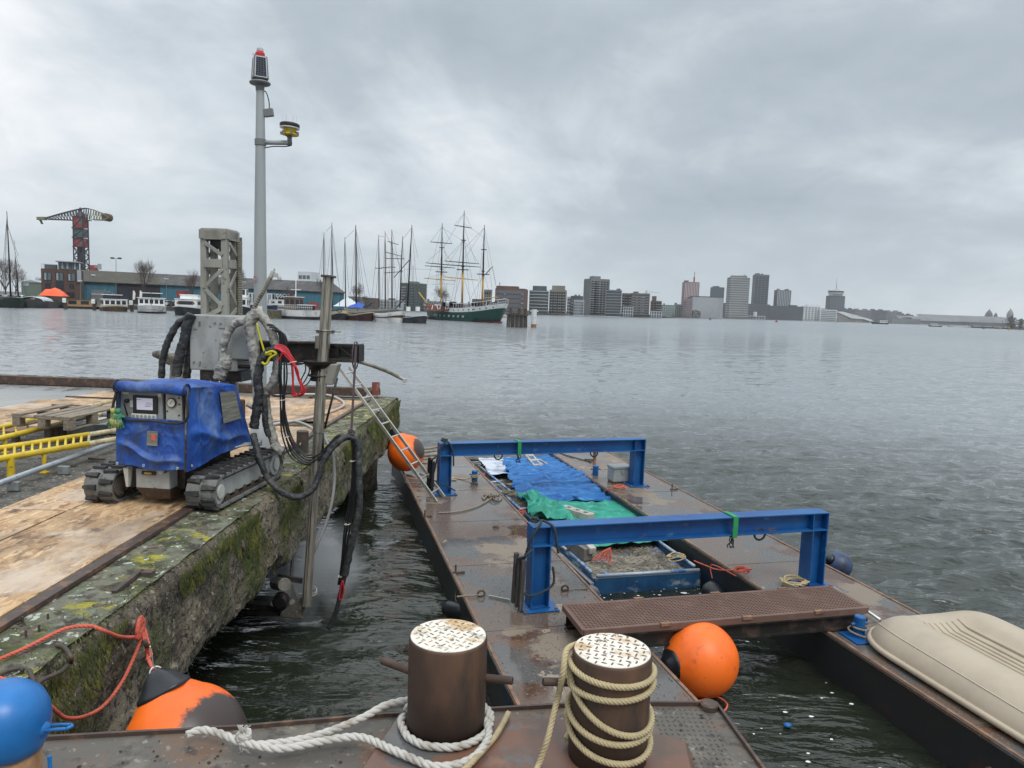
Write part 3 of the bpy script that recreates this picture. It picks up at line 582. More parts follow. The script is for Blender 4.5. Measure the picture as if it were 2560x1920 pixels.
def loopy(c,ax1,ax2,r,n,seed,dz=.01,turns=1):
    R=random.Random(seed); out=[]
    for i in range(n*turns):
        a=2*PI*i/n; rr=r*R.uniform(.75,1.2); out.append(c+ax1*(rr*math.cos(a))+ax2*(rr*.75*math.sin(a))+V((0,0,dz*R.uniform(0,1)+.006*i/n)))
    return out
# dark rope on the near gantry's left end
top=ga+gd*.1+V((0,0,.10)); pz=P1
rope_thing('mooring_rope','dark green rope tied over the left end of the near gantry',[top-gd*.16-gp*.02+V((0,0,-.35)),top-gd*.115-gp*.11+V((0,0,-.1)),top-gd*.03-gp*.10+V((0,0,.03)),top+gd*.02+V((0,0,.035)),top+gd*.1-gp*.11+V((0,0,0)),top+gd*.13-gp*.12+V((0,0,-.13)),top+gd*.16-gp*.11+V((0,0,-.26))],.013,'rope_dark')
b=MB(); b.rope(smooth_path(loopy(top-gd*.06-gp*.03+V((0,0,.03)),gd,gp,.035,7,5,.03,3)),.011); b.rope(smooth_path([P1+gd*.11-gp*.11+V((0,0,.42)),P1+gd*.12-gp*.12+V((0,0,.26)),P1-gp*.13+V((0,0,.18)),P1-gd*.13-gp*.11+V((0,0,.15)),P1-gd*.2+V((0,0,.2))]),.012)
b.build('rope_knot','rope_dark',smooth=True,label='dark rope hitched around the near gantry post',cat='rope')
t2=ha+hd*.1+V((0,0,.10))
b=MB(); b.rope(smooth_path([t2-hd*.17-hp*.05+V((0,0,-.45)),t2-hd*.11-hp*.1+V((0,0,-.12)),t2-hd*.02-hp*.09+V((0,0,.02)),t2+hd*.05-hp*.1+V((0,0,.0)),t2+hd*.11-hp*.1+V((0,0,-.16)),t2+hd*.12-hp*.1+V((0,0,-.35))]),.013); b.rope(smooth_path(loopy(t2-hd*.02-hp*.05+V((0,0,.02)),hd,hp,.045,7,15,.03,3)),.012)
b.rope(smooth_path([P2-hd*.2+V((0,0,.18)),P2-hp*.12+V((0,0,.14)),P2+hd*.16-hp*.1+V((0,0,.05))]),.010); b.rope(smooth_path(loopy(P2-hd*.17-hp*.1+V((0,0,.16)),hd,V((0,0,1)),.05,7,25,.02,3)),.010)
b.build('mooring_rope','rope_dark',smooth=True,label='black rope bundle draped over the left end of the far gantry',cat='rope')
# ---- small blue bollards on the pontoons
def sbollard(lab,s,t,h=.17,plate=False):
    p=FS(s,t,.612); q=thing('deck_bollard',lab,'bollard',p,0,'small blue deck bollards')
    b=MB(); b.lathe(p,(0,0,1),[(.05,0),(.05,h-.01),(.044,h),(0,h)],20); b.build('post','beam_blue',q,smooth=False,bevel=.002)
    b=MB(); b.cyl(p+V((-.085,-.02,h*.62)),p+V((.085,.02,h*.62)),.013,n=10); b.build('cross_pin','beam_blue',q)
    if plate: b=MB(); b.box(p+V((.02,-.02,.006)),(.30,.26,.012),AX); b.build('base_plate','beam_blue',q,bevel=.002)
sbollard('small blue bollard with beige rope on the left pontoon by the far gantry',7.05,1.12)
sbollard('small blue bollard on the right pontoon beside the grey box',7.25,3.36)
sbollard('small blue bollard with rope and base plate at the bow of the dinghy',.62,3.40,.20,True)
c=FS(7.05,1.12,.612); b=MB(); b.rope([c+V((.056*math.cos(a),.056*math.sin(a),.05+.009*a/PI)) for a in [i*.35 for i in range(60)]],.009); b.rope(smooth_path([c+V((-.05,0,.05)),c+V((-.18,.02,.01)),c+V((-.34,.08,.012)),c+V((-.40,0,.012)),c+V((-.30,-.04,.014)),c+V((-.42,-.08,.012)),c+V((-.52,-.02,.012)),c+V((-.35,.02,.02))]),.009)
b.build('mooring_rope','rope_beige',smooth=True,label='yellowish rope wound on the small bollard near the far gantry',cat='rope')
c=FS(.62,3.40,.612); b=MB(); b.rope(smooth_path([c+V((.1,-.12,.02)),c+V((-.06,-.05,.05)),c+V((-.09,.02,.07)),c+V((0,.07,.075)),c+V((.08,0,.085)),c+V((.02,-.065,.09)),c+V((-.06,-.02,.1)),c+V((0,.06,.11)),c+V((.14,-.05,.04))]),.009); b.build('mooring_rope','rope_old',smooth=True,label='thin grey rope round the small blue bollard by the dinghy',cat='rope')
# ---- grey case
def case():
    c=FS(6.72,3.58,.612); q=thing('storage_box','grey plastic lidded box beside the far gantry post','box',c)
    ax=(hd,hp,V((0,0,1)))
    b=MB(); b.box(c+V((0,0,.13)),(.33,.25,.22),ax); b.build('body','case_grey',q,bevel=.02)
    b=MB(); b.box(c+V((0,0,.262)),(.35,.27,.05),ax); b.build('lid','case_grey',q,bevel=.015)
    b=MB(); b.box(c-hp*.135+V((0,0,.19)),(.04,.02,.05),ax); b.build('latch','case_grey',q,bevel=.003)
    b=MB(); b.box(c+V((0,0,.012)),(.30,.22,.02),ax); b.build('foot_frame','dark_iron',q)
case()
c=FS(8.2,3.7,.612); q=thing('deck_post','rusty stub post on the far right pontoon deck','post',c); b=MB(); b.cyl(c,c+V((0,0,.22)),.032,n=14); b.build('tube','rust_edge',q); b=MB(); b.box(c+V((0,0,.225)),(.10,.10,.012)); b.build('cap','dark_iron',q)
for (x,y,lb) in [(1062,1293,'thin steel pin upright at the left pontoon edge near the ladder foot'),(1139,1434,'thin steel pin upright at the left pontoon edge near the near gantry'),(1680,1225,'thin steel pin upright on the far right pontoon deck')]:
    p=G(x,y,.612); q=thing('deck_pin',lb,'pin',p,0,'upright deck pins'); b=MB(); b.cyl(p,p+V((0,0,.10)),.010,n=8); b.build('pin','dark_iron',q); b=MB(); b.bar(p-B_*.03+V((0,0,.012)),p+B_*.10+V((0,0,.012)),.02,.02); b.build('foot_bar','dark_iron',q)
for (x,y,lb,sd) in [(1203,1488,'rusty shackle and ring on the left pontoon near the gantry foot',1),(1412,1475,'rusty ring and twisted rope by the barge corner',2),(1240,1318,'half sunken ring in the left pontoon deck',3)]:
    p=G(x,y,.62); q=thing('deck_ring',lb,'ring',p,0,'deck rings')
    b=MB(); b.tube([p+B_*(.036*math.cos(a))+A_*(.03*math.sin(a)*(sd==3))+V((0,0,.008 if sd==3 else max(.0,.036*math.sin(a)+.012))) for a in [2*PI*i/18 for i in range(18)]],.010,8,closed=True); b.build('ring','dark_iron',q,smooth=True)
    if sd<3: b=MB(); b.rope(smooth_path([p+B_*.03,p+V((-.05,-.03,.01))*(1 if sd==1 else -1),p+V((-.14,-.05,.008))*(1 if sd==1 else -1),p+V((-.24,-.06,.0))*(1 if sd==1 else -1)]),.009); b.build('rope_tail','rope_old',q,smooth=True)
p0,p1=G(1222,1489,.625),G(1275,1500,.625); b=MB(); b.bar(p0,p1,.02,.012); b.build('batten','alu_dull',label='thin pale stick lying against the near gantry bumper',cat='stick')
# ---- ropes on deck
def GP(l,z=.622): return [G(x,y,z) for x,y in l]
rope_thing('deck_rope','old grey rope snaking over the left pontoon deck',GP([(1096,1282),(1125,1281),(1160,1276),(1195,1265),(1222,1250),(1237,1240),(1222,1236),(1210,1248),(1206,1238),(1215,1237),(1230,1245),(1247,1252),(1255,1243)],.625),.011,'rope_old')
b=MB()
for sd,c in ((31,G(1235,1243,.63)),): b.rope(smooth_path(loopy(c,B_,A_,.09,8,sd,.05,2)),.012)
b.build('rope_heap','rope_old',smooth=True,label='dark grey rope heap with shackle at the barge edge',cat='rope')
rope_thing('rope_heap','red brown rope heap on the right pontoon below the barge corner',loopy(G(1855,1432,.64),B_,A_,.085,8,41,.04,4)+GP([(1800,1425),(1760,1412),(1735,1402)],.60),.008,'rope_red')
rope_thing('rope_heap','small red rope heap on the far right pontoon by the grey box',loopy(G(1548,1222,.63),B_,A_,.10,8,43,.04,3)+[G(1520,1224,.62),G(1508,1232,.5)],.008,'rope_red')
rope_thing('rope_heap','coiled beige rope at the foot of the near right gantry post',loopy(G(1985,1460,.63),B_,A_,.14,10,47,.04,4),.010,'rope_beige')
rope_thing('deck_rope','dark cable lying over the far end of the right pontoon',GP([(1378,1135),(1395,1132),(1430,1142),(1470,1152),(1485,1150),(1462,1148),(1478,1156)],.622),.009,'rope_dark')
b=MB(); R=random.Random(9)
for i in range(5):
    y=1122+i*9; b.tube(smooth_path([G(1050,y,.63+.02*i),G(1070+R.uniform(-5,5),y+R.uniform(-3,3),.65+.02*i),G(1108,y-6+R.uniform(-4,4),.64+.02*i)]),.022,8)
b.build('pole_heap','rope_old',smooth=True,label='heap of old poles and rope at the far left pontoon end',cat='heap')
rope_thing('deck_rope','thin rope round the ladder foot on the left pontoon',GP([(1010,1205),(1040,1207),(1075,1205),(1060,1214),(1040,1212),(1060,1206),(1085,1206)],.62),.006,'rope_old',plain=True)
# ---- fenders at the pontoons
def sph(lab,name,c,r,mat,tipd,eye='dark_iron'):
    q=thing(name,lab,'fender',c); b=MB(); b.ball(c,r,28,18); b.build('ball',mat,q,smooth=True)
    c2=c+V(tipd).normalized()*r*.92; b=MB(); b.lathe(c2,tipd,[(r*.42,0),(r*.3,r*.15),(r*.2,r*.24),(0,r*.26)],16); b.build('eye_end','rubber_black',q,smooth=True)
c=D(2095,1412,9.0); sph('dark blue round fender outside the right pontoon behind the gantry post','ball_fender',c,.17,'fender_blue',(-.6,-.2,.4))
c=D(1478,1486,7.75); sph('grey weathered ball fender between left pontoon and barge corner','ball_fender',c,.095,'fender_grey',(-.8,0,.3))
c=FS(1.95+.75,3.10,.36)
q=thing('cylinder_fender','black ribbed fender hanging in the gap beside the barge','fender',c); b=MB(); b.lathe(c-B_*.12-A_*.05,B_*.4-A_*1+V((0,0,-.5)),[(.03,0),(.10,.04),(.12,.1),(.12,.22),(.09,.28),(.03,.31)],20); b.build('body','rubber_black',q,smooth=True)
b=MB(); b.rope(smooth_path([c+V((0,0,.05)),c+V((0,.05,.2)),G(1840,1440,.63)]),.007); b.build('lashing','rope_red',q,smooth=True)
p0,p1=D(1112,1520,7.55),D(1172,1532,7.35)
q=thing('cylinder_fender','black rubber fender floating against the left pontoon side','fender',p0); b=MB(); b.lathe(p0,p1-p0,[(.03,0),(.075,.02),(.085,.06),(.085,.30),(.05,.34)],20); b.build('body','rubber_black',q,smooth=True)
b=MB(); b.tube(smooth_path([p0.lerp(p1,.6)+V((0,0,.05)),FS(2.55,-.01,.45),FS(2.55,.02,.62)]),.005,6); b.build('lashing','rope_old',q,smooth=True)
# ---- barge
BZ=.40
BC=dict(nl=(2.93,1.70),nr=(2.93,3.08),fl=(9.42,1.42),fr=(9.42,3.06))
def BP(u,v,z): # u across 0..1, v along 0..1
    l=V(BC['nl']).lerp(V(BC['fl']),v); r=V(BC['nr']).lerp(V(BC['fr']),v); p=l.lerp(r,u); return FS(p.x,p.y,z)
def barge():
    q=thing('mud_barge','blue spoil barge filled with gravel and mud, covered with nets','barge',BP(.5,.5,0))
    b=MB(); T=.03
    def wall(u0,v0,u1,v1,off):
        a,c=BP(u0,v0,0),BP(u1,v1,0); b.hexa([a+V((0,0,-.3)),c+V((0,0,-.3)),c+off+V((0,0,-.3)),a+off+V((0,0,-.3))],[a+V((0,0,BZ)),c+V((0,0,BZ)),c+off+V((0,0,BZ)),a+off+V((0,0,BZ))])
    wall(0,0,1,0,A_*T); wall(1,0,1,1,-B_*T); wall(1,1,0,1,-A_*T); wall(0,1,0,0,B_*T); b.build('hull','barge_blue',q,bevel=.004)
    for (u0,v0,u1,v1) in [(0.02,0,.98,0),(.985,0.02,.985,.3),(.015,.02,.015,.13),(.015,.15,.015,.42),(.015,.44,.015,.97),(.02,.985,.98,.985),(.10,.98,.13,.6),(.02,.45,.18,.455),(.02,.72,.16,.73)]:
        b=MB(); b.tube([BP(u0,v0,BZ+.035),BP(u1,v1,BZ+.035)],.022,10); b.build('rim_pipe','pipe_blue',q,smooth=True)
    b=MB(); b.grid(lambda u,v:BP(.02+.96*u,.005+.99*v,BZ-.06+.035*fbm((u*1.5,v*7,3),2.2,4)+.02*fbm((u*6,v*26,3),2,2)-.10*max(0,.06-v)*0),50,220); b.build('mud_fill','mud',q,smooth=True)
    b=MB()
    for v in (0.25,.5,.75): b.tube([BP(0,v,BZ-.02)-B_*.004,BP(0,v,-.1)-B_*.004],.012,6)
    b.build('side_rib','barge_blue',q)
    b=MB(); b.bar(BP(0,.0,.33)-B_*.02,BP(0,.9,.36)-B_*.02,.05,.05); b.build('rubbing_strake','galv',q,bevel=.004)
barge()
pebbles('gravel','pebbles',lambda R:(lambda u,v:BP(.03+.94*u,.01+.40*v,BZ-.055+.035*fbm(((.03+.94*u-.02)/.96*1.5,(.01+.40*v-.005)/.99*7,3),2.2,4)))(R.random(),R.random()**1.3),5200,.005,.024,8)
pebbles('grit','dirt',lambda R:FS(R.uniform(-.2,4.5)*R.random()**.4,min(1.3,max(.05,R.gauss(.75,.35))),.612),1500,.002,.007,21)
def patch(cs,nu,nv,fn): # cs = far-left, far-right, near-right, near-left
    fl,fr,nr_,nl=[V(c) for c in cs]
    def f(u,v):
        p=fl.lerp(fr,u).lerp(nl.lerp(nr_,u),v); return p+fn(u,v,p)
    b=MB(); b.grid(f,nu,nv); return b
def folds(u,v,p,amp,s1,s2,dirx,diry,seed,base=.03):
    q=V((p.x*dirx[0]+p.y*dirx[1],p.x*diry[0]+p.y*diry[1],seed)); w1=NZ.noise(V((q.x*1.2,q.y*1.2,seed+3)))*1.6
    r=abs(NZ.noise(V((q.x*s1+w1,q.y*s2+w1,seed)))); r2=abs(NZ.noise(V((q.x*s1*2.3+w1,q.y*s2*2.3,seed+9))))
    h=base+amp*(1-2.2*r)+amp*.5*(1-2*r2)+.5*amp*NZ.noise(V((p.x*2.5,p.y*2.5,seed)))
    return V((.03*NZ.noise(V((p.x*3,p.y*3,seed+1))),.05*NZ.noise(V((p.x*3,p.y*3,seed+2))),h))
def edgew(u,v,p,seed,a=.08):
    e=min(u,1-u,v,1-v); k=max(0,1-e*7); return V((NZ.noise(V((p.x*4,p.y*4,seed)))*a*k,NZ.noise(V((p.x*4,p.y*4,seed+4)))*a*1.6*k,-.05*k))
def netobj(name,mat,lab,cs,nu,nv,fn):
    o=patch(cs,nu,nv,fn).build(name,mat,smooth=True,label=lab,cat='net'); m=o.modifiers.new('s','SOLIDIFY'); m.thickness=.004; return o
zb=BZ+.03
netobj('white_sheet','white_sheet','creased white plastic sheet at the far end under the blue net',[G(1196,1153,zb),G(1300,1150,zb),G(1310,1192,zb),G(1225,1190,zb)],70,70,lambda u,v,p:folds(u,v,p,.03,1.5,7,(1,.26),(-.26,1),2,.02))
bx=[(1330,1148),(1372,1144),(1436,1200),(1478,1228),(1520,1262)]
netobj('blue_net','net_blue','crumpled blue net draped over the far half of the barge',[G(1258,1158,zb),G(1392,1143,zb),G(1572,1262,zb),G(1306,1262,zb)],200,220,
  lambda u,v,p:folds(u,v,p,.055,1.2,5.0,(1,.26),(-.26,1),5,.07)+edgew(u,v,p,3,.10)+V((0,0,.05*math.exp(-((u-.30)**2/.02+(v-.6)**2/.006))+.05*math.exp(-((u-.85)**2/.02+(v-.55)**2/.02))))-B_*(.16*max(0,(.35-u))*math.sin(v*PI)))
netobj('green_net','net_green','bright green net stretched over the middle of the barge',[G(1310,1258,zb),G(1560,1248,zb),G(1700,1352,zb),G(1440,1372,zb)],130,130,lambda u,v,p:folds(u,v,p,.018,2.6,1.0,(1,.26),(-.26,1),11,.055)+edgew(u,v,p,13,.05))
netobj('green_net','net_green','bunched dark green net heap at the left rim of the barge',[G(1300,1250,zb+.02),G(1372,1262,zb+.05),G(1440,1318,zb+.03),G(1330,1312,zb+.01)],110,110,lambda u,v,p:folds(u,v,p,.085,2.2,3.6,(.8,.6),(-.6,.8),17,.10)+edgew(u,v,p,19,.12)+V((0,0,.05*math.sin(PI*u)*math.sin(PI*v))))
# concrete blocks
def block(lab,p0,p1,w,h,mat='block_concrete',holes=2,feet=True):
    p0,p1=V(p0),V(p1); t=(p1-p0); l=t.length; t.normalize(); sd=V((t.y,-t.x,0)).normalized(); up=sd.cross(t); q=thing('concrete_block',lab,'block',p0,0,'concrete blocks on the barge'); ax=(sd,t,up)
    b=MB()
    if holes: # top plate as ladder of bars + body sides
        wb=w*.22
        for s_ in(-1,1): b.box((p0+p1)/2+sd*s_*(w/2-wb/2)+up*h/2,(wb,l,h),ax)
        n=holes+1
        for i in range(n): b.box(p0+t*(l*(.07+i*(.86)/(n-1)) )+up*(h/2),(w-2*wb-.001,l*.14,h*.985),ax)
        b.box((p0+p1)/2+up*h*.12,(w-2*wb-.002,l*.98,h*.2),ax)
    else:
        b.box((p0+p1)/2+up*h/2,(w,l,h),ax)
    b.build('body',mat,q,bevel=.006)
block('pale concrete block with oblong slots on the green net',G(1405,1278,BZ+.10),G(1478,1300,BZ+.10),.15,.09,holes=3)
block('grey hollow concrete block at the far end of the blue net',G(1322,1146,BZ+.1),G(1345,1175,BZ+.1),.17,.09,holes=2)
block('grey hollow concrete block in front of the far one on the net',G(1342,1156,BZ+.12),G(1368,1172,BZ+.1),.13,.07,holes=1)
block('dark concrete kerb block under the edge of the blue net',G(1268,1222,BZ+.02),G(1345,1212,BZ+.02),.12,.08,mat='block_dark',holes=0)
block('dark grey concrete block standing in the gravel below the near gantry',G(1418,1368,BZ-.03),G(1470,1402,BZ-.05),.13,.16,mat='block_dark',holes=0)
block('pale concrete kerb lying against the dark block under the gantry',G(1450,1352,BZ+.1),G(1482,1385,BZ+.05),.09,.08,holes=0)
# red netting bag, knots, tangled ropes on rim
c=G(1508,1400,BZ+.02); b=MB(); tp=c+V((.08,0,.16))
for i in range(9):
    a=c+V((-.14+.03*i,-.02*(i%3),-.01)); b.tube(smooth_path([tp,tp.lerp(a,.5)+V((.02*math.sin(i*2),0,.02)),a]),.006,6)
for k in(.35,.55,.75,.92):
    b.tube(smooth_path([tp.lerp(c+V((-.14+.03*i,-.02*(i%3),-.01)),k) for i in range(9)]),.005,6)
b.tube(smooth_path([tp,c+V((.10,0,.06)),c+V((.08,-.08,-.03))]),.008,6)
b.build('red_netting','rope_red',smooth=True,label='red netting bag hanging below the near gantry over the gravel',cat='net')
for i,((x,y),lb,mat,r) in enumerate([((1302,1288),'red orange rope knot on the left rim pipe of the barge','rope_red',.075),((1204,1190),'red rope hitch at the far left rim of the barge','rope_red',.06),((1226,1222),'red rope lashing on the middle left rim of the barge','rope_red',.06),((1275,1240),'grey old rope tangle beside the blue net','rope_old',.12),((1192,1165),'rusty rope clump at the far left barge corner','rope_old',.08),((1692,1400),'beige rope lying over the gravel at the right barge rim','rope_beige',.11),((1774,1397),'red rope knot at the near right barge corner','rope_red',.05)]):
    b=MB(); b.rope(smooth_path(loopy(G(x,y,BZ+.05),B_,A_,r,7,60+i,.06,4)),.007); b.build('rope_knot',mat,smooth=True,label=lb,cat='rope')
# ---- walkway
def walkway():
    s0,s1,t0,t1,z=.76,1.30,.76,3.60,.815
    q=thing('walkway','rust brown grating walkway bridging both pontoons','walkway',FS((s0+s1)/2,(t0+t1)/2,.6))
    b=MB(); b.box(FS((s0+s1)/2,(t0+t1)/2,z-.006),(t1-t0,s1-s0,.006),AX)
    b.build('tread_plate','deck_brown',q)
    b=MB(); n=80
    for i in range(n): b.bar(FS(s0+.02,t0+.02+(t1-t0-.04)*i/(n-1),z),FS(s1-.02,t0+.02+(t1-t0-.04)*i/(n-1),z),.013,.012)
    m=16
    for j in range(m): b.bar(FS(s0+.02+(s1-s0-.04)*j/(m-1),t0+.02,z+.002),FS(s0+.02+(s1-s0-.04)*j/(m-1),t1-.02,z+.002),.013,.012)
    b.build('grating','grating',q)
    b=MB()
    for s_ in(s0,s1): b.bar(FS(s_,t0,z-.02),FS(s_,t1,z-.02),.03,.06)
    for t_ in(t0,t1): b.bar(FS(s0,t_,z-.018),FS(s1,t_,z-.018),.03,.052)
    b.build('frame','grating',q,bevel=.003)
    for s_ in(s0+.03,s1-.03):
        b=MB(); ibeam(b,FS(s_,t0+.02,z-.12),FS(s_,t1-.06,z-.12),.09,.14,A_); b.build('girder','black_metal',q)
    for t_ in(t0+.75,t0+1.55,t0+2.3):
        for s_ in(s0-.012,s1+.012): b=MB(); b.box(FS(s_,t_,z+.006),(.10,.035,.03),AX); b.build('clip','rust_edge',q,bevel=.002)
walkway()
p0,p1=G(2085,1470,.66),G(2200,1550,.66); b=MB(); b.tube([p0,p1],.016,10); b.build('boat_hook','alu',smooth=True,label='thin metal pole lying by the walkway end',cat='pole')
b=MB(); b.tube([FS(1.6,3.66,.63),FS(.9,3.72,.63)],.02,10); b.build('hose_piece','rubber_black',smooth=True,label='black hose along the walkway end',cat='hose')
# ---- dinghy, upside down
def dinghy():
    s0,s1=.66,-3.0; c=FS(s0,3.98,.62); q=thing('dinghy','beige upturned plastic dinghy with ribbed bottom on the right pontoon','boat',c)
    tc_=4.03; hw0=.71
    def sec(v):
        d=(s0-s1)*v; k=min(1,d/.55); w_=hw0*(.50+.50*(1-(1-k)**2.4)**.6) if k<1 else hw0; k2=min(1,d/.42); h=.235*(1-(1-k2)**2.2)**.7
        return w_,h
    def zp(xx,v,h):   # xx in 0..1 across half width
        d=(s0-s1)*v; tw=min(1,max(0,(d-.12)/.30)); outer=(1-max(0,(xx-.52)/.48)**2.3)**.75 if xx>.52 else 1
        val=h*outer; dip=.88*tw*math.exp(-((xx/.36)**4)); return val*(1-dip*.62)
    def pt(u,v):
        v=v**1.5; wv,h=sec(v); a=(u-.5)*2; x=wv*math.copysign(abs(a)**.9,a); return FS(s0+(s1-s0)*v,tc_+x,.665+zp(abs(x)/wv,v,h))
    b=MB(); b.grid(pt,110,150); b.build('hull','dinghy',q,smooth=True)
    for k in range(-3,4):
        b=MB(); P=[]
        for i in range(60):
            v=.085+.915*i/59; wv,h=sec(v); x=hw0*k*.088; P.append(FS(s0+(s1-s0)*v,tc_+x,.667+zp(abs(x)/wv,v,h)))
        b.tube(P,lambda t:.017*min(1,.3+t*12),8); b.build('bottom_rib','dinghy',q,smooth=True)
    b=MB(); vs=[(i/50)**1.8 for i in range(51)]
    P=[FS(s0+(s1-s0)*v,tc_-sec(v)[0]*1.01,.66) for v in reversed(vs)]+[FS(s0+.003,tc_+sec(0)[0]*k,.66) for k in (-.6,0,.6)]+[FS(s0+(s1-s0)*v,tc_+sec(v)[0]*1.01,.66) for v in vs]
    b.tube(P,.026,10); b.build('gunwale','dinghy',q,smooth=True)
    for sg in(-1,1):
        b=MB(); P=[]
        for i in range(60):
            v=.03+.97*(i/59)**1.4; wv,h=sec(v); x=sg*wv*(.86+.06*v); P.append(FS(s0+(s1-s0)*v,tc_+x,.668+zp(abs(x)/wv,v,h)))
        b.tube(P,.004,6); b.build('moulded_line','dinghy_line',q,smooth=True)
dinghy()
c=FS(-1.05,3.165,.38); b=MB(); b.tube([c+A_*(.05*math.cos(a))+V((0,0,.05*math.sin(a)))-B_*.03 for a in [2*PI*i/16 for i in range(16)]],.009,6,closed=True); b.build('mooring_eye','dark_iron',smooth=True,label='steel ring on the dark side of the right pontoon',cat='ring')
def foam(cond,n,seed):
    b=MB(); R=random.Random(seed)
    for i in range(n):
        p=cond(R); r=R.uniform(.004,.017)*(1 if R.random()<.9 else 2.2)
        b.add([p+V((r*R.uniform(.7,1.5)*math.cos(a),r*.8*math.sin(a),0)) for a in [k*PI/4 for k in range(8)]],[tuple(range(8))])
    return b
b=foam(lambda R:FS(R.uniform(1.4,2.9),R.uniform(1.45,3.1),WLEV+.02),200,2); b2=foam(lambda R:FS(R.uniform(-1.9,.7),R.choice([R.uniform(1.4,1.7),R.uniform(1.4,3.1)]),WLEV+.02),110,3); b.v,b.f=b.v+b2.v,b.f+[tuple(i+len(b.v) for i in f) for f in b2.f]
b.build('foam_flecks','foam',kind='stuff')
c=G(1969,1813,WLEV+.01); b=MB(); b.ball(c,(.035,.03,.02),12,8); b.build('float','beam_blue',smooth=True,label='small blue float drifting beside the near deck corner',cat='float')
# ---------------------------------------------------------------- orange buoys
def buoy(lab,c,r,tip,patch=None,seed=1,ring=True):
    c=V(c); t=(V(tip)-c); l=t.length; t.normalize(); q=thing('orange_buoy',lab,'buoy',c,0,'orange mooring buoys')
    prof=[]; n=26
    for i in range(n+1):
        a=PI*i/n*.80; prof.append((r*math.sin(a),-r*math.cos(a)))
    # cone neck up to the black end
    a=PI*.80; r0,h0=prof[-1]; hc=h0+(l-h0)*.28; rc=r0*.72
    prof.append((r0*.87,h0+(hc-h0)*.5)); prof.append((rc,hc))
    ux=t.orthogonal().normalized(); uy=t.cross(ux)
    def wrap(pr,name,mat,kk,nn=48):
        b=MB()
        def f(u,v):
            k=v*(len(pr)-1); i=min(len(pr)-2,int(k)); q_=k-i; rr=pr[i][0]*(1-q_)+pr[i+1][0]*q_; h=pr[i][1]*(1-q_)+pr[i+1][1]*q_
            rr*=1+kk*NZ.noise(V((math.cos(2*PI*u)*1.2,math.sin(2*PI*u)*1.2,h*3+seed)))
            return c+t*h+(ux*math.cos(2*PI*u)+uy*math.sin(2*PI*u))*rr
        b.grid(f,nn,len(pr)*3,True); return b.build(name,mat,q,smooth=True)
    wrap(prof,'body','orange' if not patch else patch,.012)
    e=[(rc*1.03,hc-.004),(rc*1.04,hc+.01),(rc*.80,hc+(l-hc)*.35),(rc*.55,hc+(l-hc)*.7),(rc*.30,l*.97),(.001,l)]
    wrap(e,'eye_end','rubber_black',.25,40)
    if ring:
        b=MB(); b.tube([c+t*(l*.95)+t*(.028*math.cos(a))+ux*(.028*math.sin(a)) for a in [2*PI*i/16 for i in range(16)]],.004,6,closed=True); b.build('shackle','alu',q,smooth=True)
    return q
def buoymat(name,pt_w,rad,dirv=None):
    """orange with a scuffed dark patch round a point in object space"""
    m=M(name,(.95,.17,.012),.38,layers=[((.80,.12,.01),2.5,.4,.7),((.60,.10,.02),22,.66,.74)],bump=(60,.06,.002))
    t=m.node_tree;n=t.nodes;l=t.links;b=n['Principled BSDF']; co=n.new('ShaderNodeTexCoord')
    d=n.new('ShaderNodeVectorMath'); d.operation='DISTANCE'; l.new(co.outputs['Object'],d.inputs[0]); d.inputs[1].default_value=pt_w
    nn=n.new('ShaderNodeTexNoise'); nn.inputs['Scale'].default_value=14; nn.inputs['Detail'].default_value=9; nn.inputs['Roughness'].default_value=.75; l.new(co.outputs['Object'],nn.inputs['Vector'])
    a=n.new('ShaderNodeMath'); a.operation='MULTIPLY_ADD'; l.new(nn.outputs[0],a.inputs[0]); a.inputs[1].default_value=rad*.55; l.new(d.outputs['Value'],a.inputs[2])
    mr=n.new('ShaderNodeMapRange'); l.new(a.outputs[0],mr.inputs[0]); mr.inputs[1].default_value=rad*1.24; mr.inputs[2].default_value=rad*1.34; mr.inputs[3].default_value=1; mr.inputs[4].default_value=0
    mx=n.new('ShaderNodeMix'); mx.data_type='RGBA'; l.new(mr.outputs[0],mx.inputs[0]); src=b.inputs['Base Color'].links[0].from_socket; l.new(src,mx.inputs[6]); mx.inputs[7].default_value=(.052,.037,.032,1); l.new(mx.outputs[2],b.inputs['Base Color'])
c=D(466,1862,3.35); tip=D(386,1672,3.42); dd_=ray(462,1868).normalized()
buoymat('orange_scuffed_near',tuple((rt*.27-upv*.03-dd_*.16)),.31)
buoy('large pear shaped orange buoy with black scuffed side between quay and deck',c,.282,tip,'orange_scuffed_near',2)
c=D(1752,1648,6.25); tip=D(1652,1672,6.1)
buoy('clean round orange buoy beside the roped bollard and walkway',c,.325,tip,None,5)
c2=c
c=D(1015,1132,12.6); tip=D(978,1072,12.75); dd_=ray(1015,1132).normalized()
buoymat('orange_scuffed_far',tuple((rt*.30+upv*.10-dd_*.12)),.20)
buoy('orange buoy hanging at the far quay corner behind the ladder',c,.318,tip,'orange_scuffed_far',8)
rope_thing('buoy_rope','red rope tangle above the far orange buoy on the quay corner',loopy(D(972,1050,12.9),V((.6,.8,0)),V((0,0,1)),.09,7,91,.05,4)+[D(976,1064,12.8),D(978,1072,12.75)],.009,'rope_red')
rope_thing('buoy_rope','red rope at the black end of the clean orange buoy',[D(1620,1655,6.0),D(1634,1660,6.02),D(1645,1672,6.05),D(1652,1676,6.08),D(1640,1668,6.0),D(1628,1650,6.0)],.008,'rope_red')
rope_thing('buoy_rope','red rope loop trailing in the water under the clean buoy',[G(1705,1740,.26),G(1722,1748,.26),G(1750,1752,.25),G(1780,1742,.24),G(1800,1745,.25),G(1818,1760,.25),G(1812,1776,.25),G(1795,1782,.24)],.008,'rope_red')
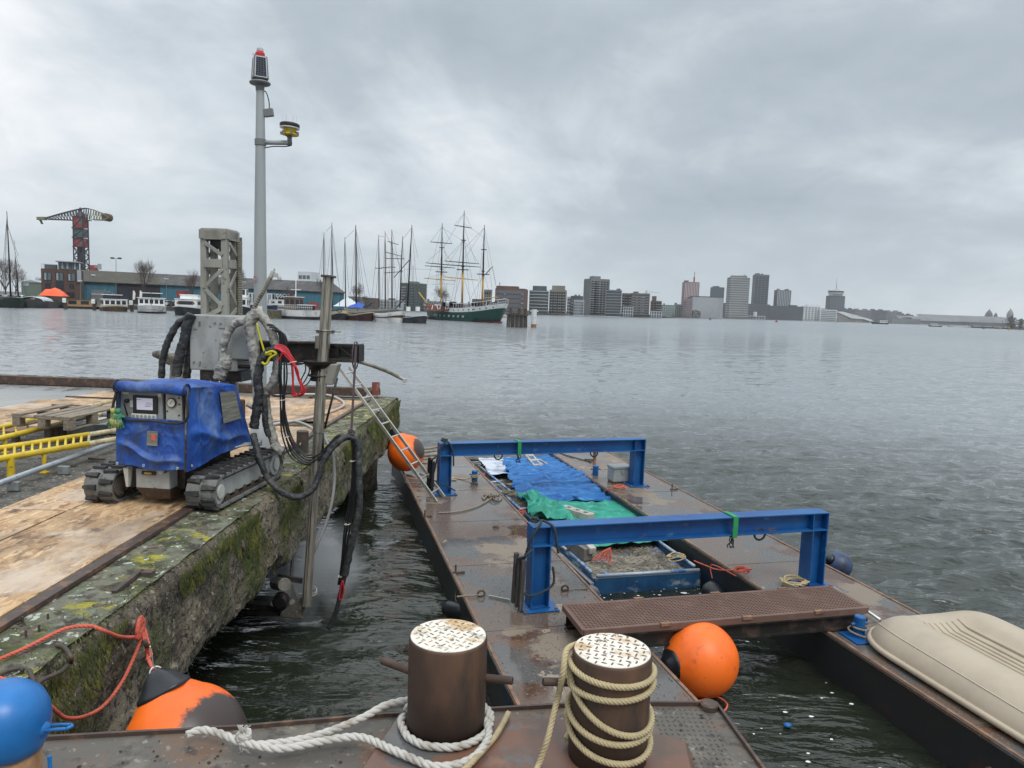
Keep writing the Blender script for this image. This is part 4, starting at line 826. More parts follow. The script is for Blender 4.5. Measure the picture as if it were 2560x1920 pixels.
# near red rope along the quay to the near buoy
def QF(x,y,off=.03):   # point on the quay face plane or top
    d=ray(x,y); t=(QX+off)/d.x; p=V((d.x*t,d.y*t,H+d.z*t)); return p if p.z<1.77 else G(x,y,1.775)
kn=QF(355,1578,.06)
rope_thing('quay_rope','red rope slung over the mossy quay edge to the near buoy',[G(-60,1665,1.79),G(0,1647,1.785),G(60,1622,1.775),G(120,1592,1.78),(G(170,1570,1.78)),G(225,1565,1.785),QF(262,1578,.02),QF(300,1592,.03),QF(340,1592,.045),kn],.0100,'rope_red')
rope_thing('quay_rope','red rope hanging in a slack curve below its knot on the quay face',[kn,QF(350,1605,.06),QF(332,1650,.05),QF(305,1705,.05),QF(262,1762,.05),QF(215,1790,.06),QF(165,1795,.08),QF(125,1765,.1),QF(95,1740,.12),QF(40,1705,.16),QF(-40,1690,.2)],.0095,'rope_red')
b=MB(); b.rope(smooth_path(loopy(kn+V((0,-.02,0)),V((0,.8,.6)),V((0,-.3,.95)),.045,7,71,.03,5)),.0115)
b.rope(smooth_path([kn,QF(365,1612,.1),QF(372,1650,.14),D(386,1676,3.42)]),.010); b.rope(smooth_path([kn+V((0,.03,0)),QF(372,1615,.11),QF(378,1640,.14),QF(368,1648,.14),QF(374,1656,.15),D(388,1676,3.42)]),.010)
b.build('rope_knot','rope_red',smooth=True,label='red rope knot holding the near scuffed buoy on the quay face',cat='rope')
rope_thing('wire_hook','thin white wire loop above the near buoy eye',[D(375,1615,3.4),D(380,1640,3.4),D(383,1662,3.4),D(390,1668,3.41)],.003,'alu',plain=True)
# ---------------------------------------------------------------- near work boat deck
DZ=1.9; Zv_=V((0,0,1))
def deck():
    e=[G(118,1850,DZ),G(600,1823,DZ),G(960,1792,DZ),G(1480,1764,DZ),G(1790,1764,DZ)]
    q=thing('work_boat','steel work boat deck with two bollards in the foreground','boat',(0,1.5,DZ))
    e2=[V((-2.1,2.40,DZ)),e[0]]+e[1:]; rr=[G(1902,1920,DZ),V((1.0,2.0,DZ)),V((1.15,-1.5,DZ)),V((-2.1,-1.5,DZ))]
    poly=e2+rr; poly=[p-V((0,0,.0)) for p in reversed(poly)]
    b=MB(); b.ext([p-V((0,0,.012)) for p in poly],(0,0,.012)); b.build('deck_plate','deck_grey',q)
    b=MB(); b.ext([p-V((0,0,2.1)) for p in poly],(0,0,2.08)); b.build('hull','strip_steel',q)
    b=MB(); edge=e2+rr[:3]
    sm=[]
    for a,c in zip(edge,edge[1:]):
        for i in range(6): sm.append(a.lerp(c,i/6)+V((0,0,.004*NZ.noise(a*3+V((i,0,0))))))
    sm.append(edge[-1])
    for i in range(len(sm)): pass
    P=[p+V((0,0,.004)) for p in sm]; n=len(P); vs=[]
    for i,p in enumerate(P):
        t=(P[min(n-1,i+1)]-P[max(0,i-1)]).normalized(); s_=V((t.y,-t.x,0))*.006; vs+=[p-s_-Zv_*.03,p+s_-Zv_*.03,p+s_+Zv_*.012,p-s_+Zv_*.012]
    b.add(vs,[(4*i+k,4*i+(k+1)%4,4*i+4+(k+1)%4,4*i+4+k) for i in range(n-1) for k in range(4)]+[(0,1,2,3),(4*n-1,4*n-2,4*n-3,4*n-4)]); b.build('coaming','strip_steel',q)
    c=G(1772,1772,DZ); b=MB(); b.lathe(c,(0,0,1),[(.036,-.02),(.036,.022),(.030,.028),(0,.028)],24); b.build('corner_post','strip_steel',q)
    # raised plinth under the bollards
    t1=[G(985,1782,DZ+.05),G(1425,1806,DZ+.05),G(1690,1870,DZ+.05)]
    top=[G(1000,1782,DZ+.055),G(1470,1800,DZ+.055),G(1712,1850,DZ+.055),G(1740,1990,DZ+.055),G(860,1990,DZ+.055)]
    mid=sum(top,V())/5; bot=[(p-mid)*1.06+mid-V((0,0,.055)) for p in top]
    b=MB(); b.add(bot+top,[(9,8,7,6,5)]+[((i+1)%5,i,5+i,5+(i+1)%5) for i in range(5)]); b.build('bollard_plinth','deck_brown',q,bevel=.003)
    # tread pattern of the deck on the right
    b=MB()
    for i in range(26):
        for j in range(30):
            x=.40+.022*i; y=2.0+.030*j
            p=V((x,y,DZ+.0035))
            if x<.62 and y<2.78: continue
            if x>.86: continue
            a=.9 if (i+j)%2 else -.9; X=V((math.cos(a),math.sin(a),0)); Y=V((-X.y,X.x,0)); b.add([p-X*.011,p-Y*.003,p+X*.011,p+Y*.003,p+V((0,0,.0014))],[(0,1,4),(1,2,4),(2,3,4),(3,0,4)])
    b.build('tread_pattern','deck_grey',q,kind='stuff')
    return q
deck()
R_=random.Random(5); b=MB()
for i in range(260):
    x=R_.uniform(-1.55,.85); y=2.2+R_.random()*.75; r=R_.uniform(.002,.008); p=V((x,y,DZ+.003))
    if y>2.5+.16*(x+1.6)-.03: continue
    b.add([p+V((r*R_.uniform(.6,1.4)*math.cos(a),r*math.sin(a),0)) for a in [k*PI/3 for k in range(6)]]+[p+V((0,0,r*.5))],[(k,(k+1)%6,6) for k in range(6)])
b.build('grit','dirt',kind='stuff')
def bollard(lab,x,y,Y,rad,zt,seed,rust):
    c=D(x,y,Y); top=c.z; p=V((c.x,c.y,DZ+.05)); h=top-p.z; q=thing('steel_bollard',lab,'bollard',p,0,'white topped steel bollards')
    b=MB(); b.lathe(p,(0,0,1),[(rad,0),(rad*1.003,h*.5),(rad,h-.012),(rad*.985,h-.004),(rad*.96,h-.001)],64); b.build('barrel','bollard_steel',q,smooth=True)
    b=MB(); b.lathe(p+V((0,0,h-.002)),(0,0,1),[(rad*.965,0),(rad*.955,.003),(0,.0032)],64); b.build('top_plate','white_worn',q)
    b=MB(); s=.0305
    for i in range(-8,9):
        for j in range(-8,9):
            for a,ox,oy in((.5,0,0),(.5+PI/2,.5,.5)):
                X=(i+ox)*s*1.25; Y_=(j+oy)*s*1.25; ang=.35+seed*.3; P=V((X*math.cos(ang)-Y_*math.sin(ang),X*math.sin(ang)+Y_*math.cos(ang),0))
                if P.length>rad*.90: continue
                P+=p+V((0,0,h+.0012)); A=V((math.cos(a+ang),math.sin(a+ang),0)); B=V((-A.y,A.x,0))
                b.add([P-A*.012,P-A*.006-B*.0033,P+A*.006-B*.0033,P+A*.012,P+A*.006+B*.0033,P-A*.006+B*.0033,P-A*.006+V((0,0,.0028)),P+A*.006+V((0,0,.0028))],[(0,1,6),(1,2,7,6),(2,3,7),(3,4,7),(4,5,6,7),(5,0,6)])
    b.build('tread_pattern','tread_rust' if rust else 'deck_brown',q)
    return q,p,h
q1,bp1,bh1=bollard('left steel bollard with thick white rope round its foot',1121,1587,2.60,.143,0,0,1)
q2,bp2,bh2=bollard('right steel bollard wound with beige rope',1531,1624,2.46,.137,0,1,0)
for P0,P1_ in ((D(956,1652,2.74),bp1+V((-.1,.02,bh1*.53))),(D(1282,1702,2.56),bp1+V((.1,-.0,bh1*.56)))):
    b=MB(); b.cyl(P0,P1_,.0145,n=16); b.build('horn_pin','bollard_steel',q1,smooth=False,bevel=.004)
b=MB(); b.cyl(D(1357,1704,2.43),bp2+V((-.1,0,bh2*.68)),.0145,n=16); b.build('horn_pin','bollard_steel',q2,bevel=.004)
# white three-strand rope
def ringpts(c,r,a0,a1,z0,z1,n=24,wob=.0): return [c+V(((r+wob*NZ.noise(V((i*.4,z0,0))))*math.cos(a0+(a1-a0)*i/n),(r+wob*NZ.noise(V((i*.4,z0,0))))*math.sin(a0+(a1-a0)*i/n),z0+(z1-z0)*i/n)) for i in range(n+1)]
z0=DZ+.075
b=MB(); RW=.0140
loop=ringpts(bp1,.163,math.radians(170),math.radians(365),.02,.022,22,.006)+ringpts(bp1,.168,math.radians(370),math.radians(520),.03,.03,16,.004)
b.rope(smooth_path(loop,3),RW,3,.10,10,7)
low=[G(607,1855,DZ+.05),G(700,1872,DZ+.045),G(810,1852,DZ+.05),G(900,1843,DZ+.06),G(975,1872,DZ+.075),G(1035,1898,DZ+.075),G(1085,1916,DZ+.075),G(1140,1912,DZ+.075),G(1185,1893,DZ+.08),G(1212,1862,DZ+.08),G(1222,1835,DZ+.08),G(1215,1800,DZ+.08)]
b.rope(smooth_path(low,5),RW,3,.10,10,7)
up_=[G(466,1838,DZ+.045),G(505,1825,DZ+.05),G(555,1836,DZ+.05),G(607,1857,DZ+.045),G(650,1862,DZ+.045),G(735,1852,DZ+.05),G(820,1830,DZ+.055),G(905,1795,DZ+.06),G(960,1765,DZ+.075),G(1010,1752,DZ+.08),G(1060,1745,DZ+.09),bp1+V((.0,.162,.04)),bp1+V((.12,.115,.035)),bp1+V((.166,0,.03))]
b.rope(smooth_path(up_,5),RW,3,.10,10,7)
# the splice knot with frayed ends
k=G(610,1850,DZ+.055)
b.rope(smooth_path(loopy(k,V((1,0,0)),V((0,.4,.9)),.018,6,33,.02,2)),.012,3,.07,8,6)
for i in range(26):
    a=k+V((.0,0,.01)); s_=1 if i%2 else -1; b.tube([a,a+V((random.uniform(-.012,.014),-.01,.03*s_)),a+V((random.uniform(-.02,.03),-.012,.052*s_))],.0018,4)
b.build('mooring_rope','rope_white',smooth=True,label='thick white three strand mooring rope round the left bollard foot',cat='rope')
# beige rope around the right bollard
b=MB(); RB=.0108; r2=.137+RB*.9
def br(P,k=5): b.rope(smooth_path(P,k),RB,4,.055,8,6,.5)
def hz(xy):  # height on the front of the bollard for a pixel y at its centre
    d=ray(1531,xy); t=(bp2.y-.137)/d.y; return H+d.z*t-bp2.z
def wrapline(y0,y1,y2,a0=180,a1=360,back=0): # front half: left, middle, right heights given by pixel rows
    P=[]
    for i in range(25):
        a=math.radians(a0+(a1-a0)*i/24); q_=i/24; z=(1-q_)**2*hz(y0)+2*q_*(1-q_)*hz(2*y1-(y0+y2)/2)+q_*q_*hz(y2); P.append(bp2+V((r2*math.cos(a),r2*math.sin(a),z)))
    return P
def backline(za,zb): return [bp2+V((r2*math.cos(math.radians(360+180*i/14)),r2*math.sin(math.radians(360+180*i/14)),za+(zb-za)*i/14)) for i in range(1,14)]
l1=wrapline(1700,1714,1716); l2=wrapline(1752,1750,1742); l3=wrapline(1712,1828,1832); l4=wrapline(1815,1858,1842); l5=wrapline(1850,1905,1895)
P=l1+backline(l1[-1].z-bp2.z,l2[0].z-bp2.z)+l2+backline(l2[-1].z-bp2.z,l3[0].z-bp2.z)+l3+backline(l3[-1].z-bp2.z,l4[0].z-bp2.z)+l4+backline(l4[-1].z-bp2.z,l5[0].z-bp2.z)+l5+backline(l5[-1].z-bp2.z,.03)
br(P,2)
br([bp2+V((-.11,.09,hz(1690))),l1[0]+V((-.012,0,.03)),bp2+V((-.172,-.05,hz(1720))),D(1395,1740,2.45),D(1383,1790,2.42),D(1368,1850,2.38),G(1345,1915,DZ+.06),G(1325,1960,DZ+.06)])
b.build('mooring_rope','rope_beige',smooth=True,label='beige braided rope wound round the right bollard',cat='rope')
rope_thing('mooring_rope','loose beige rope end lying between the two bollards',[G(1271,1782,DZ+.075),G(1262,1800,DZ+.07),G(1240,1838,DZ+.07),G(1215,1868,DZ+.07),G(1185,1900,DZ+.085),G(1150,1935,DZ+.07),G(1120,1965,DZ+.07)],.0108,'rope_beige',strands=4,pitch=.055)
# blue dome
def dome():
    Y=2.05; c=D(14,1795,Y); q=thing('vent_head','glossy blue domed head on a rusty neck at the lower left','vent',c-V((0,0,.2)))
    b=MB(); r=.117; b.lathe(c,(0.12,0,1),[(r*.30,-.105),(r*.70,-.098),(r*.90,-.085),(r*1.0,-.05),(r*1.01,0),(r*.95,.035),(r*.80,.068),(r*.55,.092),(r*.28,.104),(0,.108)],48); b.build('dome','blue_ball',q,smooth=True)
    b=MB(); b.lathe(c-V((-.002,0,.30)),(0,0,1),[(.085,0),(.085,.08),(.088,.19),(.08,.21)],36); b.build('neck','rust_pale',q,smooth=True)
    b=MB(); b.cyl(D(124,1890,Y+.02),D(126,1935,Y+.02),.006,n=10); b.build('stay','blue_ball',q)
    p0=D(115,1822,Y); b=MB()
    for s in(-.013,.013): b.tube(smooth_path([p0+V((-.01,s,0)),p0+V((.03,s,.006)),p0+V((.065,s*.8,.009))]),.005,8)
    b.lathe(p0+V((-.018,0,0)),(1,0,.1),[(.03,0),(.022,.015),(.01,.03)],16); b.tube([p0+V((.065,.0125,.009)),p0+V((.078,0,.011)),p0+V((.065,-.0125,.009))],.0055,8); b.build('hook','blue_ball',q,smooth=True)
dome()
# ---------------------------------------------------------------- tracked machine
UA=math.radians(5.5); U=V((math.sin(UA),math.cos(UA),0)); W=V((math.cos(UA),-math.sin(UA),0)); Zv=V((0,0,1))
R0=V((-2.93,5.90,1.777)) # front centre between tracks at ground
def RP(a,b_,z): return R0+W*a+U*b_+Zv*z   # a: right, b: rearwards
RX=(W,U,Zv)
rob=thing('demolition_robot','blue covered tracked water jet machine with lattice mast on the quay','machine',R0)
def track(side):
    # rounded rectangle belt
    r=.135; L_=1.38; wd=.245; x0=side*.44
    q=thing('track','x','x',(0,0,0)) if False else None
    path=[]
    n=14
    for i in range(n+1): a=PI/2+PI*i/n; path.append((r+r*math.cos(a),r+r*math.sin(a)))
    for i in range(1,12): path.append((r+(L_-2*r)*i/12,0))
    for i in range(n+1): a=-PI/2+PI*i/n; path.append((L_-r+r*math.cos(a),r+r*math.sin(a)))
    for i in range(1,12): path.append((L_-r-(L_-2*r)*i/12,2*r))
    m=len(path); b=MB(); vs=[];th=.022
    for i,(y,z) in enumerate(path):
        pa,pb=V(path[i-1]),V(path[(i+1)%m]); t=(pb-pa).normalized(); nn=V((t.y,-t.x)); inn=V((y,z))-nn*th if True else 0
        for X,(yy,zz) in ((-wd/2,(y,z)),(wd/2,(y,z)),(wd/2,tuple(inn)),(-wd/2,tuple(inn))): vs.append(RP(x0+X,yy,zz))
    fs=[(4*i+k,4*i+(k+1)%4,4*((i+1)%m)+(k+1)%4,4*((i+1)%m)+k) for i in range(m) for k in range(4)]
    b.add(vs,fs); belt=b.build('track_belt','track_dust',rob)
    # lugs
    Ls=[0]
    for i in range(m): Ls.append(Ls[-1]+(V(path[(i+1)%m])-V(path[i])).length)
    tot=Ls[-1]; nl=30; b=MB()
    def at(s):
        s%=tot; i=max(k for k in range(m) if Ls[k]<=s); f=(s-Ls[i])/(Ls[i+1]-Ls[i]); a_=V(path[i]).lerp(V(path[(i+1)%m]),f); t=(V(path[(i+1)%m])-V(path[i])).normalized(); return a_,t
    for i in range(nl):
        for sx in(-1,1):
            s=tot*(i+(.0 if sx<0 else .5))/nl; a_,t=at(s); nn=V((t.y,-t.x)); P=lambda x,ds,h:RP(x0+x,(a_+t*ds+nn*h).x,(a_+t*ds+nn*h).y)
            xa,xb=sx*.012,sx*wd*.5; w0,w1,h=.027,.017,.022
            if sx<0: xa,xb=xb,xa; w0,w1=w1,w0
            b.hexa([P(xa,-w0,-.002),P(xb,-w1,-.002),P(xb,w1,-.002),P(xa,w0,-.002)],[P(xa,-w0*.7,h),P(xb,-w1*.7,h),P(xb,w1*.7,h),P(xa,w0*.7,h)])
    b.build('tread_lugs','rubber',belt)
    sf=1
    b=MB(); b.box(RP(x0,L_/2+.02,.135),(wd*.62,L_-.42,.15),RX); b.build('track_frame','grey_paint',rob,bevel=.006)
    for y in(r,L_-r):
        b=MB(); b.cyl(RP(x0-wd*.40,y,r),RP(x0+wd*.40,y,r),r-.028,n=32); b.build('drive_wheel','track_dust' if side<0 else 'grey_paint',rob,bevel=.006)
        b=MB(); b.cyl(RP(x0+wd*.40,y,r),RP(x0+wd*.47,y,r),.060 if side>0 else .085,n=28); b.build('wheel_hub','dirty_metal' if side<0 else 'panel_pale',rob,bevel=.006)
    b=MB()
    for i in range(6):
        y=.30+.16*i; b.cyl(RP(x0-wd*.33,y,.052),RP(x0+wd*.36,y,.052),.030,n=16)
    b.build('road_rollers','dark_iron',rob)
    b=MB()
    for i in range(22):
        y=.2+.046*i; b.box(RP(x0+wd*.36,y,.035),(.02,.014,.022),RX)
    b.box(RP(x0+wd*.35,.68,.030),(.012,1.0,.010),RX); b.build('guide_teeth','dark_iron',rob)
track(-1); track(1)
b=MB(); b.box(RP(0,.55,.235),(.46,.80,.20),RX); b.build('chassis','black_metal',rob,bevel=.01)
b=MB(); b.box(RP(0,.85,.20),(.84,.12,.10),RX); b.box(RP(0,.45,.20),(.70,.12,.08),RX); b.build('axle_beam','grey_paint',rob,bevel=.006)
b=MB(); b.hexa([RP(-.09,.10,.055),RP(.13,.10,.055),RP(.17,.40,.055),RP(-.12,.40,.055)],[RP(-.13,.03,.153),RP(.17,.03,.153),RP(.17,.40,.153),RP(-.13,.40,.153)]); b.build('belly_pan','strip_steel',rob,bevel=.004)
b=MB(); b.box(RP(.02,.16,.235),(.29,.26,.16),RX); b.build('front_housing','grey_paint',rob,bevel=.008)
b=MB(); b.box(RP(-.01,.026,.285),(.12,.01,.030),RX); b.build('slot','black_trim',rob)
b=MB(); b.tube([RP(-.04,.018,.284),RP(.02,.018,.284)],.010,8); b.build('amber_marker','mast_yellow',rob,smooth=True)
b=MB(); b.cyl(RP(.135,-.045,.325),RP(.135,.03,.325),.030,n=20); b.build('filter_cap','galv',rob,bevel=.004)
b=MB(); b.hexa([RP(-.205,.02,.16),RP(-.185,.02,.16),RP(-.185,.05,.16),RP(-.205,.05,.16)],[RP(-.215,.0,.32),RP(-.17,.0,.32),RP(-.17,.06,.32),RP(-.215,.06,.32)]); b.build('stay_bracket','panel_pale',rob)
# cover
def cov():
    # corner columns: bottom / top rings (a,b,z), front has a wide recess for the panel
    zb_,zt=.345,.93
    hw=.335
    CP=lambda a,b_,z:RP(a+.035,b_,z)
    def wall(p0,p1,t0,t1,nu=100,nv=80,seed=0,amp=.012,name='cover_side',mat='blue_tarp',off=(0,1)):
        b=MB()
        def f(u,v):
            p=p0.lerp(p1,u).lerp(t0.lerp(t1,u),v); n=(p1-p0).cross(Zv).normalized()
            k=min(1,6*u,6*(1-u)); d=amp*(1.2*NZ.noise(V((p.x*3.2,p.y*3.2,p.z*4+seed)))+.6*NZ.noise(V((p.x*9,p.y*9,p.z*5+seed))))+.012*math.sin(PI*v)
            for s__,a__ in ((4.2,.38),(9.5,.26)):
                r_=abs(NZ.noise(V((p.x*s__+NZ.noise(p*3)*.8,p.y*s__,p.z*s__*.7+seed)))); d+=amp*a__*max(0,.16-r_)*6
            d+=amp*1.6*math.exp(-((v-(.45-.35*u)-.05*math.sin(u*9))/.06)**2)
            return p+n*d*k+Zv*(.012*math.sin(u*7+seed)*(1-v))
        b.grid(f,nu,nv); o=b.build(name,mat,rob,smooth=True); return o
    FLb,FRb=CP(-hw+.045,-.03,zb_),CP(hw-.02,-.05,zb_-.01); BLb,BRb=CP(-hw-.02,1.0,zb_+.05),CP(hw+.05,.98,zb_+.05)
    zp0=.745
    FLm,FRm=CP(-hw+.05,-.025,zp0+.005),CP(hw-.02,-.035,zp0-.008)
    FLt,FRt=CP(-hw+.06,.0,1.005),CP(hw-.02,.0,1.0); BLt,BRt=CP(-hw+.04,.85,.97),CP(hw-.03,.84,.94)
    wall(FLb,FRb,FLm,FRm,seed=1,amp=.022,name='cover_front')
    wall(FRb,BRb,FRt,BRt,seed=4,amp=.02)
    wall(BLb,FLb,BLt,FLt,seed=7,amp=.018)
    wall(BRb,BLb,BRt,BLt,seed=9)
    b=MB(); b.grid(lambda u,v:FLt.lerp(FRt,u).lerp(BLt.lerp(BRt,u),v)+Zv*(.035*math.sin(PI*v)**.5*math.sin(PI*u)**.4+.012*NZ.noise(V((u*4,v*4,1)))),40,40); b.build('cover_top','blue_tarp',rob,smooth=True)
    # rolled up flap along the front top
    b=MB(); P=[FLt.lerp(FRt,i/12)+V((0,-.012,-.012+.004*math.sin(i)))-U*.012 for i in range(13)]; b.tube(P,lambda t:.042+.004*math.sin(t*9),14); b.build('rolled_flap','blue_tarp',rob,smooth=True)
    for e_,s_ in((0,-1),(1,1)):
        c=P[0] if e_==0 else P[-1]; b=MB(); b.tube([c+Zv*(.050*math.cos(a))+U*(.050*math.sin(a)) for a in [2*PI*i/16 for i in range(16)]],.006,6,closed=True); b.build('flap_strap','black_trim',rob,smooth=True)
    # rubber trim round the opening
    tl,tr=FLt-U*.03-Zv*.055,FRt-U*.03-Zv*.055
    b=MB(); b.tube(smooth_path([tl,FLm-U*.02,FLm.lerp(FRm,.5)-U*.028-Zv*.012,FRm-U*.02,tr],4),.011,6); b.build('opening_trim','black_trim',rob,smooth=True)
    b=MB(); b.tube([FRb-U*.012+W*.004,FRm-U*.012+W*.003,FRt-U*.01],.008,6); b.build('zip','dirty_metal',rob,smooth=True)
    # panel
    PP=lambda a,b_,z:RP(a*.9+.035,b_,z+.072)
    b=MB(); b.box(PP(-.035,.075,.765),(.62,.03,.25),RX); b.build('panel_back','black_metal',rob)
    pan=MB().box(PP(-.125,.05,.77),(.375,.03,.235),RX).build('control_panel','panel_grey',rob,bevel=.004)
    MB().box(PP(-.075,.030,.775),(.21,.016,.145),RX).build('screen_bezel','black_trim',pan,bevel=.005)
    MB().box(PP(-.075,.0195,.780),(.135,.004,.095),RX).build('screen','screen',pan)
    b=MB(); 
    for (xx,zz,w_) in((-.12,.815,.05),(-.02,.79,.05),(-.02,.775,.06),(-.03,.762,.05)): b.box(PP(-.075+xx+.06,.0168,zz),(w_,.001,.003),RX)
    b.build('screen_text','black_trim',pan)
    MB().box(PP(-.085,.022,.680),(.21,.014,.035),RX).build('key_strip','paper',pan,bevel=.002)
    for i in range(6):
        c=PP(-.18+.038*i,.012,.680); MB().cyl(c,c+U*.004,.0125,n=16).build('button','panel_grey',pan)
    pa2=MB().box(PP(.19,.05,.765),(.138,.03,.24),RX).build('gauge_panel','panel_pale',rob,bevel=.004)
    c=PP(.175,.032,.80); MB().cyl(c,c-U*.014,.040,n=28).build('gauge','dirty_metal',pa2,bevel=.003); MB().cyl(c-U*.0145,c-U*.016,.032,n=28).build('dial','paper',pa2); MB().bar(c-U*.0175-W*.01-Zv*.012,c-U*.0175+W*.014+Zv*.02,.003,.002).build('needle','black_trim',pa2)
    b=MB()
    for (xx,zz) in((.24,.84),(.245,.79),(.13,.73),(.24,.70)): c=PP(xx,.034,zz); b.cyl(c,c-U*.008,.006,n=10)
    b.build('screws','black_trim',pa2)
    c=PP(-.245,.034,.80); b=MB(); b.cyl(c,c-U*.03,.016,n=14); b.tube(smooth_path([c-U*.03,c-U*.05-Zv*.02,c-U*.03-Zv*.07,c-U*.01-Zv*.12]),.006,6); b.build('plug','black_metal',pan,smooth=True)
    MB().box(PP(-.20,.030,.775),(.04,.012,.06),RX).build('cover_flap','panel_pale',pan,bevel=.003)
    MB().box(PP(-.27,.034,.862),(.06,.002,.022),RX).build('sticker','paper',pan); MB().box(PP(.055,.034,.855),(.028,.002,.028),RX).build('sticker','paper',pan)
    # clear pocket and grommets
    c=FLb.lerp(FRb,.5).lerp(FLm.lerp(FRm,.5),.62)-U*.03+W*.03; b=MB(); b.box(c+W*.0,(.09,.004,.115),(W,U,(Zv+U*.08).normalized())); b.build('document_pocket','mesh_grey',rob)
    MB().box(c-U*.003+W*.012+Zv*.01,(.035,.003,.05),RX).build('warning_card','rope_red',rob)
    for f_ in (.04,.42,.90):
        c=FLb.lerp(FRb,f_)-U*.022+Zv*.025; b=MB(); b.tube([c+W*(.009*math.cos(a))+Zv*(.009*math.sin(a)) for a in [2*PI*i/12 for i in range(12)]],.003,6,closed=True); b.build('grommet','alu',rob,smooth=True)
    c=FRb.lerp(BRb,.06)+W*.015+Zv*.03; b=MB(); b.tube([c+U*(.009*math.cos(a))+Zv*(.009*math.sin(a)) for a in [2*PI*i/12 for i in range(12)]],.003,6,closed=True); b.build('grommet','alu',rob,smooth=True)
    # grey mesh window on the right side
    def sidep(u,v): return FRb.lerp(BRb,u).lerp(FRt.lerp(BRt,u),v)+(W*.03)
    b=MB(); b.grid(lambda u,v:sidep(.54+.33*u,.46+.46*v),12,12); b.build('mesh_window','mesh_grey',rob,smooth=True)
    b=MB(); Q=FRb.lerp(BRb,.0)
    return FLt,FRt,BLt,BRt,FLm
FLt,FRt,BLt,BRt,FLm=cov()
# gloves
g=thing('work_gloves','green yellow work gloves hung at the left corner of the panel opening','gloves',FLm-U*.04)
for k,(ox,rz) in enumerate(((.01,-.4),(.055,.15))):
    c=FLm-U*.045+W*(.0+ox)+Zv*.01
    b=MB(); b.ball(c,(.026,.016,.034),12,8)
    for i in range(4):
        a=-.38+.22*i+rz*.6; d=V((math.sin(a),0,-math.cos(a))); b.tube([c+d*.02,c+d*.05,c+d*(.10-.006*abs(i-1.5))],.0082,8)
        b.ball(c+d*(.10-.004*abs(i-1.5)),.0085,8,6)
    d=V((math.sin(rz+1.3),0,-math.cos(rz+1.3))); b.tube([c+d*.015,c+d*.05],.009,8); b.tube([c+Zv*.02,c+Zv*.06-W*.01],.02,8); b.build('glove','glove_green',g,smooth=True)
